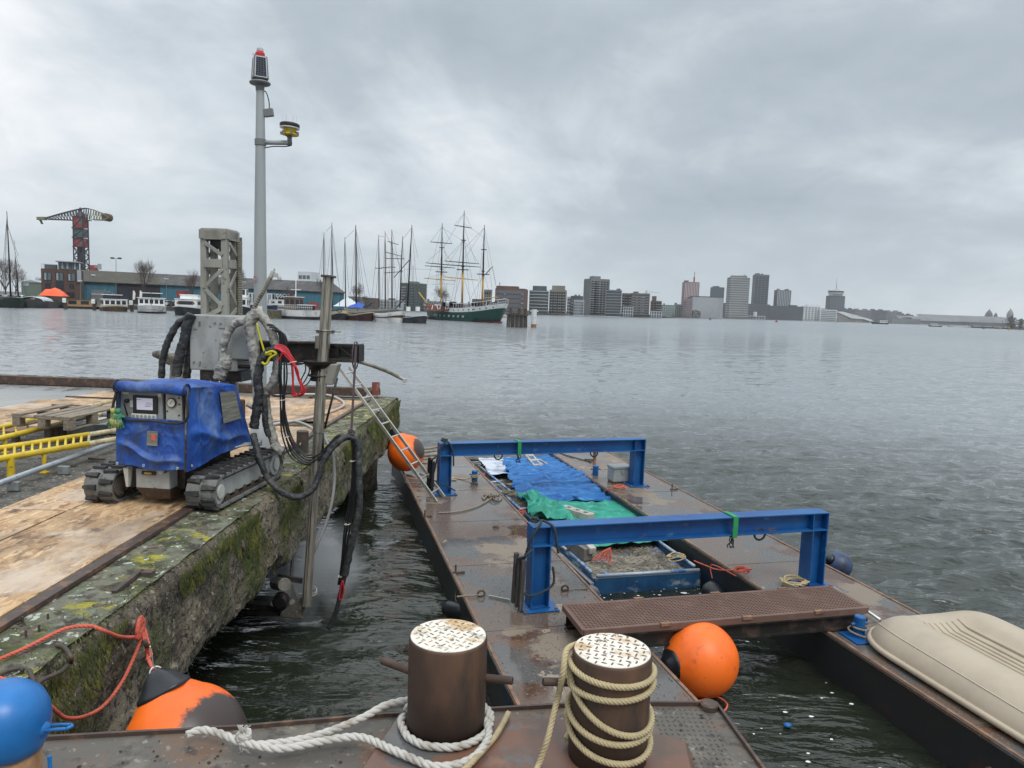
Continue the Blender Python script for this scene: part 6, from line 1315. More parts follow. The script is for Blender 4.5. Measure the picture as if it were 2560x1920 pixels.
yladder('farther yellow railing frame under the wooden pallet',(0,1096),(307,1021),(0,1069),(280,1003),1.93,12,[(.03,.02)],.48)
q=thing('handrail_pipe','long grey handrail pipe lying over the boards left of the machine','pipe',G(150,1150,1.79)); 
a_,c_=G(-40,1222,1.86),G(330,1090,1.86); b=MB(); b.tube([a_,a_.lerp(c_,.45),c_],.026,16); b.build('pipe','galv_pipe',q,smooth=True)
for (x,y) in((35,1205),(160,1165)): p=G(x,y+10,1.80); MB().box(p,(.10,.05,.08)).build('clamp','galv',q,bevel=.006)
def pallet():
    P0,P1,P2,P3=G(31,1036,1.97+.13),G(156,1012,1.97+.13),G(260,1022,1.97+.13),G(176,1046,1.97+.13)
    # front-left corner, back-left, back-right, front-right
    o=P0; fx=(P3-P0); fy=(P1-P0); fx=V((fx.x,fx.y,0)).normalized(); fy=V((-fx.y,fx.x,0)); fy=(fy*1).normalized(); wx=.80*1.0; ly=1.2
    wx=(P3-P0).length; k=.14; z=P0.z
    q=thing('wooden_pallet','weathered wooden pallet lying on the yellow railing frame','pallet',P0)
    fy=(V((P1.x-P0.x,P1.y-P0.y,0))).normalized(); ly=(P1-P0).length*1.05; ax=(fx,fy,Zv)
    def C(u,v,zz): return V((P0.x,P0.y,z))+fx*(u*wx)+fy*(v*ly)+Zv*zz
    for i,(u,w_) in enumerate(((.07,.145),(.27+.0,.0),(.44,.12),(.62,.12),(.79,.12),(.93,.12))):
        if w_==0: continue
        b=MB(); p,r=C(u,0,0),C(u,1,0); b.bar(p,r,wx*w_*1.12,.022); b.build('top_board','pallet_wood',q,bevel=.003)
    for v in(.05,.5,.95):
        b=MB(); b.bar(C(0,v,-.022),C(1,v,-.022),ly*.11,.020,Zv); b.build('stringer_board','pallet_wood',q,bevel=.003)
        for u in(.06,.5,.94): b=MB(); b.box(C(u,v,-.078),(wx*.13,ly*.11,.088),ax); b.build('block','pallet_wood',q,bevel=.004)
    for u in(.06,.5,.94): b=MB(); b.bar(C(u,0,-.132),C(u,1,-.132),wx*.13,.018); b.build('bottom_board','pallet_wood',q,bevel=.003)
pallet()
q=thing('cable_tray','grey chequer plate tray behind the yellow frames','tray',G(240,1060,1.76)); 
b=MB(); a_,c_=G(170,1068,1.83),G(330,1068,1.83); b.bar(a_,c_,.35,.12); b.build('tray','galv',q,bevel=.006)
b=MB(); p=G(248,1062,1.83); b.box(p+V((0,-.19,0)),(.09,.02,.16)); b.box(p+V((0,0,.07)),(.09,.36,.012)); b.build('strap_plate','grey_paint',q,bevel=.003)
b=MB(); a_=G(250,1036,1.92); c_=G(330,1040,1.92); b.tube([a_,c_],.035,12); b.build('tube','galv',q,smooth=True)
for i,(x,y) in enumerate(((121,1090),(139,1088),(156,1088),(40,1102),(175,1085),(200,1082))):
    p=G(x,y,1.76); b=MB(); 
    if i<4: b.lathe(p,(0,0,1),[(.045,0),(.045,.11),(.035,.115)],16)
    else: b.bar(p,p+V((.22,.03,.02)),.04,.03)
    b.build('pipe_clamp' if i<4 else 'iron_bar','dark_iron',label=['leftmost of three dark clamps in the gravel between the frames','middle of three dark clamps in the gravel between the frames','rightmost of three dark clamps in the gravel between the frames','round dark fitting in the gravel near the left edge','short iron bar beside the three clamps','short iron bar near the cable tray'][i],cat='fitting')
# ---------------------------------------------------------------- boats and far shore
def hullmesh(c,hd,L_,B,fb,fs,fm,bowp=.55,sternp=.8,rake=.12,z0=-.3,nt=26,dz=0,wz=0):
    """c centre at waterline, hd heading, fb/fs/fm free-board bow/stern/middle"""
    hd=V(hd).normalized(); sd=V((hd.y,-hd.x,0)); c=V(c); vs=[];rows=[0,.12,.35,.65,1.0]
    for i in range(nt+1):
        t=-1+2*i/nt
        top=fm+(fb-fm)*max(0,t)**2+(fs-fm)*max(0,-t)**2
        wd=B/2*((1-max(0,t)**(2.4))**bowp if t>0 else (1-(1-sternp)*(-t)**3) if t>-1 else sternp*.96)
        ring=[]
        for r in rows:
            z=z0+(top-z0)*r; k=.55+.45*r**.6 if abs(t)>.5 else .86+.14*r**.5
            x=t*L_/2*(1-rake*(1-r)*abs(t)); ring.append((x,wd*k,z))
        for (x,w_,z) in ring: vs.append(c+hd*x+sd*w_+Zv*z)
        for (x,w_,z) in reversed(ring): vs.append(c+hd*x-sd*w_+Zv*z)
    n=2*len(rows); fs_=[(i*n+k,i*n+k+1,(i+1)*n+k+1,(i+1)*n+k) for i in range(nt) for k in range(n-1)]+[tuple(range(n-1,-1,-1)),tuple(range(nt*n,(nt+1)*n))]
    # deck
    m=len(rows)-1
    for i in range(nt): fs_.append((i*n+m,i*n+m+1,(i+1)*n+m+1,(i+1)*n+m))
    return MB().add(vs,fs_)
def strip(c,hd,L_,B,fb,fs,fm,off,h,**k):
    """rubbing band just outside the hull"""
    a=hullmesh(c,hd,L_*1.002+.06,B+.08,fb-off,fs-off,fm-off,z0=-.0,**k); n=10; 
    return a
def boat(lab,name,cat,x,yw,Yd,hd,L_,B,fr,hm,group=None,band=None,bm='white_paint'):
    c=G(x,yw,0) if Yd is None else V((D(x,770,Yd).x,Yd,0)); hd=V(hd).normalized(); hd=Matrix.Rotation(-math.atan2(c.x,c.y),3,'Z')@hd; q=thing(name,lab,cat,c,0,group)
    hullmesh(c,hd,L_,B,*fr).build('hull',hm,q)
    if band: # narrow contrasting sheer band
        m=hullmesh(c,hd,L_*1.004+.1,B+.12,fr[0]+.02,fr[1]+.02,fr[2]+.02,z0=0); keep=MB(); 
        n=10; rows=[]; vs=[]
        for i in range(27):
            r=m.v[i*n:(i+1)*n]
            for k,(a,b_) in enumerate(((4,3),(5,6))):
                t=r[a]; u=r[b_]; h=max(.01,t.z-u.z); vs+= [t, t.lerp(u,min(1,band/h))]
        for i in range(26):
            o=i*4; keep.f+=[(o,o+4,o+5,o+1),(o+2,o+3,o+7,o+6)]
        keep.v=vs; keep.build('sheer_band',bm,q)
    sd=V((hd.y,-hd.x,0)); ax=(sd,hd,Zv)
    return q,c,hd,sd,ax
def cabin(q,c,ax,off,dims,z,mat,wm='win_dark',nw=4,roof='white_paint',name='cabin',wh=.45,front=3,ro=.12):
    sd,hd,_=ax; p=c+hd*off[1]+sd*off[0]+Zv*(z+dims[2]/2); cb_=MB().box(p,dims,ax).build(name,mat,q)
    MB().box(p+Zv*(dims[2]/2+.05),(dims[0]+ro*2,dims[1]+ro*2,.1),ax).build('roof',roof,q)
    for s_ in(-1,1):
        for i in range(nw):
            y=(i+.5)/nw-.5; MB().box(p+sd*s_*(dims[0]/2+.01)+hd*y*dims[1]*.94+Zv*dims[2]*.08,(.03,dims[1]/nw*.62,dims[2]*wh),ax).build('window',wm,cb_)
        for i in range(front):
            x=(i+.5)/front-.5; MB().box(p+hd*s_*(dims[1]/2+.01)+sd*x*dims[0]*.94+Zv*dims[2]*.08,(dims[0]/front*.68,.03,dims[2]*wh),ax).build('window',wm,cb_)
    return cb_,p
def masts(q,Yd,lst):
    for (x0,y0,x1,y1,r,mat) in lst:
        a,c=D(x1,y1,Yd),D(x0,y0,Yd); b=MB(); b.tube([a,a.lerp(c,.55),a.lerp(c,.8),c],lambda t:r*(1-.65*t),8); b.build('mast',mat,q,smooth=True)
def lines(q,Yd,lst,r=.028,mat='rigging',name='rigging'):
    b=MB()
    for (x0,y0,x1,y1) in lst: b.cyl(D(x0,y0,Yd),D(x1,y1,Yd),r,n=4,caps=False)
    b.build(name,mat,q)
LW=165
S=lambda x,y:(700+x*.28933,500+y*.28933)  # zoomed crop to photo
# left barge with two masts
q,c,hd,sd,ax=boat('black green sailing barge at the left frame edge with two dark masts','sailing_barge','boat',20,None,150,(.15,-1,0),16,5.2,(2.3,2.0,1.4),'hull_greenblack','sailing ships',.18,'hull_green')
masts(q,150,[(17,528,27,742,.17,'mast_dark'),(38,640,46,742,.15,'mast_dark')])
lines(q,150,[(17,545,8,740),(17,545,2,735),(17,560,46,640),(17,555,68,738),(38,645,66,740),(38,645,30,738),(17,560,12,738),(36,600,38,640)])
b=MB(); b.bar(c+hd*2+Zv*1.9,c-hd*5+Zv*2.0,1.8,.7); b.build('deck_house','hull_grey',q)
q,c,hd,sd,ax=boat('grey steel barge with clear plastic canopy beside the left masts','barge','boat',106,None,158,(-.35,-1,0),17,6.4,(2.0,1.9,1.5),'hull_grey')
b=MB(); 
def arch(u,v): return c+hd*(6.0-5*v)+sd*(2.4*math.cos(PI*u))+Zv*(1.5+.95*math.sin(PI*u))
b.grid(arch,14,6); b.build('canopy','w_pale',q,smooth=True)
b=MB()
for v in(0,.33,.66,1): b.tube([arch(u/14,v) for u in range(15)],.06,6)
b.build('canopy_hoop','white_paint',q)
q,c,hd,sd,ax=boat('dark work barge under a bright orange tarpaulin tent','barge','boat',150,None,166,(-.6,-1,0),13,5,(2.2,1.8,1.6),'hull_brown')
b=MB(); cc=D(135,741,164); b.grid(lambda u,v:cc+V((-2.6+5.2*u,-1.5+3*v,0))+Zv*(.1+1.45*(1-abs(2*v-1)**1.5)*(min(1,6*u,4*(1-u))**.5)*(1.0+.25*math.exp(-((u-.55)/.12)**2))),24,14); b.build('tent','tarp_orange',smooth=True,label='bright orange tarpaulin tent over a moored barge',cat='tarpaulin')
q,c,hd,sd,ax=boat('low houseboat with wide orange brown wooden cabin','houseboat','boat',205,None,162,(1,-.35,0),9.5,4.4,(.8,.8,.6),'hull_dark')
cabin(q,c,ax,(0,0),(3.6,5.2,1.5),.65,'wood_cabin',nw=2,roof='black_trim',front=1,wh=.5)
q,c,hd,sd,ax=boat('white cabin cruiser with brown hull and raised wheelhouse','cabin_boat','boat',284,None,150,(.12,-1,0),10,4.9,(1.5,1.3,1.15),'hull_brown','white canal cruisers',.28,'cream')
cabin(q,c,ax,(0,.5),(4.2,5.2,1.35),1.15,'white_paint',nw=5,front=4,wh=.55); cabin(q,c,ax,(.2,-.8),(2.9,2.2,.85),2.55,'win_dark',nw=2,front=2,name='wheelhouse',wh=.7,ro=.35)
q,c,hd,sd,ax=boat('white round sterned canal cruiser with row of windows and black base','cabin_boat','boat',380,None,146,(-.02,-1,0),12,5.1,(1.75,1.6,1.5),'hull_white','white canal cruisers',.12,'white_paint')
hullmesh(c,hd,12.1,5.2,.5,.5,.45).build('boot_top','hull_dark',q)
cabin(q,c,ax,(0,.2),(4.6,6.8,1.5),1.55,'white_paint',nw=6,front=5,wh=.52,ro=.22); cabin(q,c,ax,(0,-1),(3.0,2.5,.9),3.1,'win_dark',nw=2,front=2,name='wheelhouse',wh=.7,ro=.4)
b=MB(); b.cyl(c+hd*5.2+Zv*1.6,c+hd*5.2+Zv*4.2,.05,n=6); b.tube([c+hd*6.05+sd*(1.5*math.cos(a))+Zv*(1.45+.55*math.sin(a)) for a in [PI+PI*i/12 for i in range(13)]],.03,5); b.build('bow_rope','rigging',q)
q,c,hd,sd,ax=boat('dark hulled barge with white wheelhouse left of the lattice mast','houseboat','boat',484,None,140,(-.30,-1,0),16,5.2,(1.9,1.7,1.5),'hull_dark',None,.15,'white_paint')
cabin(q,c,ax,(0,3.0),(3.8,3.2,1.5),1.6,'white_paint',nw=1,front=1,wh=.42); cabin(q,c,ax,(-.1,1.4),(3.2,3,.9),3.0,'white_paint',nw=0,front=0,name='upper_cabin')
b=MB()
for s_ in(-1.35,1.35): b.cyl(c+hd*4.62+sd*s_+Zv*2.45,c+hd*4.66+sd*s_+Zv*2.45,.22,n=14)
b.build('porthole','rust_plate',q)
q,c,hd,sd,ax=boat('cream barge with red band seen through the lattice mast','houseboat','boat',540,None,150,(-.3,-1,0),14,4.6,(1.7,1.5,1.3),'hull_dark',None,.3,'red_line')
cabin(q,c,ax,(0,2.5),(3.4,3.2,1.4),1.4,'white_paint',nw=2,front=2)
q,c,hd,sd,ax=boat('harbour tug with tall white wheelhouse beside the lattice mast','tug','boat',607,None,165,(-.2,-1,0),14,5.2,(2.2,1.5,1.4),'hull_dark')
cabin(q,c,ax,(0,2),(3.2,3.6,2.3),1.5,'white_paint',nw=2,front=2); cabin(q,c,ax,(0,1.8),(2.6,2.4,1.9),3.9,'white_paint',nw=2,front=2,name='wheelhouse',wh=.6,roof='black_trim'); 
b=MB(); b.cyl(c+hd*1.5+Zv*5.8,c+hd*1.5+Zv*8.6,.08,n=6); b.bar(c+hd*1.5+sd*-.9+Zv*7.3,c+hd*1.5+sd*.9+Zv*7.3,.08,.08); b.build('mast','white_paint',q)
q,c,hd,sd,ax=boat('navy blue passenger ship with white upper deck behind the grey pole','passenger_ship','boat',668,None,170,(.95,-.5,0),17,5.4,(2.6,2.4,2.2),'hull_blue')
cabin(q,c,ax,(0,4),(3.8,5,1.2),2.4,'white_paint',nw=3,front=2); cabin(q,c,ax,(0,-3.0),(4,6,2.6),2.3,'white_paint',nw=7,front=2,wm='w_mid',wh=.75)
b=MB()
for i in range(15): p=c+hd*(-6+.7*i)+sd*2.4+Zv*2.4; b.cyl(p,p+Zv*2.6,.05,n=5); 
b.bar(c+hd*-6+sd*2.4+Zv*4.9,c+hd*3.8+sd*2.4+Zv*4.9,.07,.07); b.bar(c+hd*-6+sd*2.4+Zv*3.2,c+hd*3.8+sd*2.4+Zv*3.2,.07,.07); b.build('railing','white_paint',q)
p=V((D(681,770,135).x,135,.4)); t=thing('mooring_pontoon','grey green concrete mooring block behind the grey pole','pontoon',p); MB().box(p+Zv*.3,(2.6,2.5,2.0)).build('body','quay_concrete',t); MB().box(p+Zv*1.32,(2.7,2.6,.08)).build('top_slab','b_grey',t)
q,c,hd,sd,ax=boat('old white hulled coaster with railing and cross shaped mast','coaster','boat',753,None,138,(.85,-.6,0),8.2,4.2,(1.95,1.95,1.85),'hull_white')
hullmesh(c,hd,8.3,4.3,.75,.75,.7).build('boot_top','hull_dark',q)
cabin(q,c,ax,(0,-1.6),(2.6,2.4,2.3),1.9,'hull_brown',nw=2,front=2); cabin(q,c,ax,(0,1.2),(2.4,2.0,.9),1.9,'win_dark',nw=0,front=0,name='hatch')
b=MB(); z=1.95
for i in range(18): 
    t=-3.7+.43*i; p=c+hd*t+sd*(1.9)+Zv*z; b.cyl(p,p+Zv*.85,.03,n=4)
for zz in(.45,.85): b.bar(c+hd*-3.7+sd*1.9+Zv*(z+zz),c+hd*3.7+sd*1.9+Zv*(z+zz),.05,.05)
b.build('railing','white_paint',q)
b=MB(); m=c+hd*-1.2; b.cyl(m+Zv*3,m+Zv*7.4,.09,n=6); b.bar(m-V((.9,0,-5.6)),m+V((.9,0,5.6)),.12,.1); b.build('mast','white_paint',q)
# sailing ships group
def sail(lab,xa,ya,za_,xb,hull,mast_l,line_l,band=None,bm='white_paint',bowr=True,B=4.6,fr=(2.0,1.5,1.1),Yd=160,hd=(.6,-1,0),Lf=None,extra=None):
    cx=(xa+xb)/2; q,c,hd_,sd,ax=boat(lab,'sailing_ship','boat',cx,None,Yd,hd,Lf,B,fr,hull,'sailing ships',band,bm)
    masts(q,Yd,mast_l); lines(q,Yd,line_l); return q,c,hd_,sd,ax
def ML(l): return [(*S(a,b_),*S(c,d),r,m) for a,b_,c,d,r,m in l]
def LL(l): return [(*S(a,b_),*S(c,d)) for a,b_,c,d in l]
q,c,hd,sd,ax=sail('cream topped sailing barge with a dark flower emblem on its stern',828,0,0,866,'hull_dark',ML([(380,280,378,930,.13,'mast_dark'),(448,195,452,930,.15,'mast_dark'),(530,785,512,915,.06,'mast_dark')]),LL([(380,300,350,780),(380,300,340,640),(380,300,405,760),(448,230,405,700),(448,260,500,700),(452,230,520,820),(450,380,470,900),(448,300,430,900),(448,220,400,270)]),.55,'cream',B=4.6,Yd=146,hd=(.15,-1,0),Lf=9,fr=(2.05,2.0,1.4))
b=MB(); e=D(*S(512,955),141.2)
for i in range(6):
    a=PI*i/5; b.box(e+V((.42*math.cos(a),0,.40*math.sin(a)-.1)),(.30,.06,.16),(V((math.cos(a),0,math.sin(a))),V((0,1,0)),V((-math.sin(a),0,math.cos(a)))))
b.box(e+V((0,0,-.3)),(.5,.06,.2)); b.build('stern_emblem','hull_dark',q)
q,c,hd,sd,ax=sail('maroon black sailing barge with tallest left mast and blue sail cover',866,0,0,933,'hull_maroon',ML([(560,320,567,930,.12,'mast_dark'),(655,215,659,930,.17,'mast_dark')]),LL([(652,225,636,880),(655,250,740,900),(655,240,780,860),(655,300,700,910),(655,330,690,900),(655,260,610,820),(560,330,540,860),(560,330,600,860),(560,340,640,260),(655,350,720,890)]),.14,'cream',B=4.6,Yd=144,hd=(.7,-1,0),Lf=8.0,fr=(1.9,1.6,1.25))
b=MB(); b.tube([D(*S(740,930),143),D(*S(797,888),142)],.09,6); b.build('bowsprit','mast_dark',q)
cc=D(*S(655,935),143.5); b=MB(); b.grid(lambda u,v:cc+V((-1.6+3.2*u,-1+2*v,.15+1.1*(1-abs(2*v-1))*(u**.6 if u<.6 else 1-(u-.6)*1.2))),10,8); b.build('sail_cover','tarp_blue',q)
cc=D(*S(585,925),150); b=MB(); b.grid(lambda u,v:cc+V((-2.8+5.6*u,-1.5+3*v,0.1+1.9*(1-abs(2*v-1))*(1-abs(2*u-1)**1.2))),10,8); b.build('tent','tent_white',label='white canvas tent on a moored boat behind the maroon barge',cat='tent')
q,c,hd,sd,ax=sail('white hulled three masted ship with brown stripe and bowsprit',943,0,0,1008,'hull_white',ML([(853,300,856,930,.13,'mast_red'),(908,270,910,930,.14,'mast_red'),(966,255,968,930,.15,'mast_red')]),LL([(853,320,790,870),(853,320,870,880),(908,290,880,880),(908,290,935,880),(966,290,930,890),(966,300,1010,890),(966,260,1085,840),(908,280,966,400),(853,310,910,320),(966,400,1060,620),(966,290,990,880),(853,590,820,880)]),None,B=4.4,Yd=141,hd=(.65,-1,0),Lf=7.6,fr=(2.35,1.75,1.5))
m=hullmesh(c,hd,7.72,4.52,1.6,1.25,1.1,z0=.75); m.build('hull_stripe','hull_brown',q)
b=MB(); b.tube([D(*S(1005,930),139),D(*S(1090,838),137.5)],.10,6); b.build('bowsprit','mast_dark',q)
for (x0,y0,x1,y1) in((930,357,1022,385),(915,450,1045,485),(912,505,1075,508),(900,630,1060,618)):
    b=MB(); b.tube([D(*S(x0,y0),142),D(*S(x1,y1),140)],.085,6); b.build('yard','spar_grey',q)
b=MB()
for (x,y) in((853,590),(908,585),(966,580)): b.box(D(*S(x,y),141),(1.3,.8,.09))
b.build('crosstree','mast_dark',q)
q,c,hd,sd,ax=sail('black ketch with thin white line moored before the tall ship',1008,0,0,1063,'hull_dark',ML([(1060,310,1035,930,.14,'mast_dark'),(1140,215,1100,945,.17,'mast_dark')]),LL([(1140,230,1190,500),(1140,240,1080,880),(1140,260,1195,880),(1060,330,1010,880),(1060,340,1090,880),(1140,240,1060,340),(1130,420,1150,880)]),.10,'white_paint',B=4.4,Yd=140,hd=(.75,-1,0),Lf=6.2,fr=(1.7,1.4,1.25))
b=MB(); b.tube([D(*S(985,670),140),D(*S(1118,518),140)],.08,6); b.build('boom','mast_dark',q)
b=MB(); 
for x in(1108,1190): p=D(*S(x,950),138); b.cyl(p-Zv*.2,p+Zv*.6,.42,n=12)
b.build('deck_vent','white_paint',q)
# tall ship
def tallship():
    bow,st=G(1072,799,0),G(1248,810,0); c=(bow+st)/2; hd=(st-bow).normalized(); L_=(st-bow).length
    q=thing('tall_ship','green hulled three masted tall ship with white rail and yellow lower masts','ship',c,0,'sailing ships')
    # hull: stern toward the right (towards camera)
    hullmesh(c+hd*.3,hd,L_*1.12,6.6,4.6,4.0,3.2,bowp=.42,sternp=.25,rake=.16,nt=34).build('hull','hull_green',q)
    hullmesh(c+hd*.2,hd,L_*1.03,5.9,.62,.5,.42,bowp=.42,sternp=.2,rake=.02).build('boot_top','red_line',q)
    m=hullmesh(c+hd*.3,hd,L_*1.128,6.72,4.62,4.02,3.22,bowp=.42,sternp=.25,rake=.16,nt=34,z0=-.3); n=10; k=MB(); vs=[]
    for i in range(35):
        r=m.v[i*n:(i+1)*n]
        for a,b_ in((4,3),(5,6)):
            t=r[a]; u=r[b_]; h=t.z-u.z; vs+=[t,t.lerp(u,min(1,(1.0 if i>13 else .35)/h))]
    for i in range(34): o=i*4; k.f+=[(o,o+4,o+5,o+1),(o+2,o+3,o+7,o+6)]
    k.v=vs; k.build('white_bulwark','white_paint',q)
    r2=MB()
    for i in range(35):
        rr=m.v[i*n:(i+1)*n]; 
    for a_ in(4,5):
        P=[m.v[i*n+a_]+Zv*1.0 for i in range(12,35)]; r2.tube(P,.05,5)
        for p in P: r2.cyl(p-Zv*1.0,p,.04,n=4)
    r2.build('railing','white_paint',q)
    for i in range(16,33,2):
        p=m.v[i*n+4].lerp(m.v[i*n+3],.38); nn=V((hd.y,-hd.x,0)); nn=nn if nn.y<0 else -nn
        p2=m.v[i*n+5].lerp(m.v[i*n+6],.38); pp=p if p.y<p2.y else p2; MB().cyl(pp-nn*.05,pp+nn*.06,.17,n=12).build('porthole','win_dark',q)
    for i in range(8,24,2):
        a=m.v[i*n+4]; a2=m.v[i*n+5]; lo=m.v[i*n+2] if a.y<a2.y else m.v[i*n+7]; nn=V((hd.y,-hd.x,0)); nn=nn if nn.y<0 else -nn
        MB().box(lo+nn*.15+Zv*.35,(.42,.30,.5),(hd,nn,Zv)).build('window','w_pale',q)
    for (x0,y0,x1,y1,ys) in((1402,200,1390,900,620),(1592,90,1573,895,600),(1767,215,1747,905,640)):
        f=(ys-y0)/(y1-y0); T=D(*S(x0,y0),183 if x0<1500 else 178 if x0<1700 else 175); Bt=D(*S(x1,y1),T.y); m_=T.lerp(Bt,f)
        b=MB(); b.tube([Bt,m_],.24,8); b.build('lower_mast','mast_yellow',q,smooth=True); b=MB(); b.tube([m_,m_.lerp(T,.6),T],lambda t:.20*(1-.65*t),8); b.build('topmast','mast_dark',q,smooth=True)
        MB().box(m_,(2.8,1.6,.15)).build('top_platform','mast_dark',q); MB().box(m_+V((0,0,.7)),(.7,.7,.2)).build('mast_cap','mast_dark',q); MB().box(m_.lerp(T,.5),(1.2,.9,.14)).build('crosstree','mast_dark',q)
    for (x0,y0,x1,y1,mt) in((1300,362,1487,377,0),(1262,543,1510,566,0),(1253,568,1512,588,0),(1243,675,1515,698,1),(1508,218,1655,242,0),(1420,527,1722,552,0),(1400,556,1735,580,0),(1408,663,1710,692,1),(1768,650,1837,575,0),(1752,842,1885,842,1)):
        Y=183 if x0<1400 and x1<1520 else 178 if x0<1700 else 175; b=MB(); a,c_=D(*S(x0,y0),Y-3),D(*S(x1,y1),Y+3); b.tube([a,a.lerp(c_,.5),c_],lambda t:.13-.05*abs(2*t-1),6); b.build('yard','mast_yellow' if mt else 'mast_dark',q)
    L1=[(1402,230,1300,362),(1402,230,1487,377),(1398,420,1262,543),(1398,420,1505,566),(1395,640,1250,680),(1395,640,1512,698),(1400,250,1330,880),(1400,430,1340,880),(1400,430,1430,880),(1402,215,1250,800),(1592,110,1508,218),(1592,110,1655,242),(1588,345,1425,527),(1588,345,1720,552),(1590,200,1510,880),(1590,300,1480,880),(1590,300,1640,880),(1592,120,1400,430),(1585,350,1400,640),(1767,240,1600,500),(1767,240,1700,880),(1767,300,1720,880),(1767,240,1865,740),(1767,300,1840,820),(1767,650,1830,880),(1767,240,1590,420),(1590,345,1700,880),(1403,240,1590,360),(1590,200,1755,320),(1575,620,1500,880),(1575,620,1650,880),(1392,640,1350,880),(1392,640,1430,880),(1760,650,1640,860),(1837,575,1885,842),(1400,300,1445,560),(1590,230,1690,540)]
    lines(q,179,LL(L1),.030)
    b=MB(); b.tube([D(*S(1270,890),188),D(*S(1200,798),190)],.16,6); b.build('bowsprit','mast_yellow',q)
    p=D(*S(1430,940),178); MB().box(p+Zv*.2,(9,2.4,1.6)).build('deck_house','red_brown',q); b=MB(); b.bar(D(*S(1312,905),177),D(*S(1535,912),176.5),.3,.2); 
    for i in range(7): x=1320+34*i; b.cyl(D(*S(x,908),176.8),D(*S(x+(12 if i%2 else -8),945),176.8),.12,n=5)
    b.build('gangway','white_paint',q)
    for x in(1330,1368): b=MB(); b.tube([D(*S(x+16*math.cos(a)+10,880-36*math.sin(a)),180) for a in [PI*i/10 for i in range(11)]],.10,6); b.build('davit','white_paint',q)
    R=random.Random(4)
    for i in range(26): x=R.uniform(1390,1900); p=D(*S(x,902),176); MB().box(p,(R.uniform(.3,1.2),.8,R.uniform(.5,1.3))).build('deck_gear','hull_dark',q)
    b=MB(); b.tube(smooth_path([D(*S(1735,955),173),D(*S(1770,970),172.6),D(*S(1820,945),172.3)]),.05,5); b.build('mooring_line','paper',q)
tallship()
# mooring piles in front of the tall ship
def dolphin(lab,x0,x1,yt,yb,n,Yd,mat='pile_wood'):
    c=V((D((x0+x1)/2,yb,Yd).x,Yd,0)); q=thing('mooring_dolphin',lab,'mooring pile',c,0,'mooring dolphins'); w_=(x1-x0)/F*Yd; h=D(x0,yt,Yd).z
    for i in range(n):
        for j in range(2 if n>1 else 1):
            x=-w_/2+w_/n*(i+.5); b=MB(); b.cyl(c+V((x*1.05,j*.9,-1)),c+V((x*.97,j*.9,h+.1*((i*7+j)%3))),w_/n*.48,n=10); b.build('pile','pile_wood' if n>1 else mat,q)
    if n>2:
        MB().box(c+V((0,.45,h*.97)),(w_*1.04,1.9,.25)).build('cap','pile_wood',q)
        for x in(-.33,.08,.38):
            b=MB(); b.cyl(c+V((x*w_,0,h)),c+V((x*w_,0,h+.95)),.22,n=10); b.cyl(c+V((x*w_,0,h+.9)),c+V((x*w_,0,h+1.05)),.30,n=10); b.cyl(c+V((x*w_-.45,0,h+.5)),c+V((x*w_+.45,0,h+.5)),.09,n=8); b.build('bollard','dark_iron',q)
dolphin('dark timber pile cluster with bollards right of the tall ship stern',1266,1318,785,821,5,float(G(1290,821,0).y))
dolphin('single dark pile at the tall ship bow',1067,1076,776,798,1,float(G(1072,798.5,0).y)); dolphin('single pile against the tall ship green side near its bow',1104,1113,774,800,1,float(G(1108,801,0).y)); dolphin('single pile against the tall ship hull near its stern',1196,1205,778,806,1,float(G(1200,807,0).y))
Yp=float(G(1334,821,0).y); c=V((D(1334,821,Yp).x,Yp,0)); q=thing('white_marker_pile','white cylindrical marker pile with rusty foot','pile',c); r=6.6/F*Yp; ht=D(1334,773,Yp).z
b=MB(); b.cyl(c+Zv*.8,c+Zv*ht,r,n=20); b.build('tube','pile_white',q,smooth=False); MB().cyl(c-Zv*1,c+Zv*.8,r*1.02,n=20).build('rusty_foot','pile_rust',q)
b=MB()
for z in(ht-.35,1.1):
    for a in(0,PI*.9): b.box(c+V((math.cos(a)*(r+.15),math.sin(a)*.2,z)),(.25,.3,.3))
b.build('lugs','pile_white',q)
c=D(1355,760,120); 
# left-shore quay piles and pontoons
t=thing('landing_stage','low dark wooden landing stage along the left shore','jetty',(-90,172,0)); b=MB(); b.bar((-125,173,.9),(-42,173,.9),4,.35); b.build('deck','quay_stone',t)
for i in range(26):
    b=MB(); p=V((-124+3.2*i,171.2,0)); b.cyl(p-Zv,p+Zv*(1.2+.5*(i%3)),.22,n=8); b.build('pile','pile_wood',t)
for i,(x,l_) in enumerate(((164,'left of'),(236,'between the houseboat and'),(330,'between'))):
    q=thing('mooring_post','dark mooring post with white board %s the white cruisers'%l_,'post',V((D(x,770,150).x,150,0)),0,'mooring posts with white boards'); p=V((D(x,770,150).x,150,0)); MB().cyl(p-Zv,p+Zv*2.3,.35,n=10).build('post','pile_wood',q); MB().box(p+V((0,-.4,2.0)),(.75,.06,.9)).build('white_board','white_paint',q)
for (x,l_) in((331,'left of two white feather banners in front of the dark wall'),(348,'right of two white feather banners in front of the dark wall')):
    Y=175; a=D(x,760,Y); q=thing('feather_banner',l_,'banner',a,0,'feather banners'); MB().cyl(a,a+Zv*3.2,.04,n=5).build('pole','rigging',q); b=MB(); b.ext([a+V((.05,0,1.0)),a+V((.65,0,1.1)),a+V((.75,0,2.6)),a+V((.5,0,3.1)),a+V((.2,0,3.2))],(0,.03,0)); b.build('flag','white_paint',q)
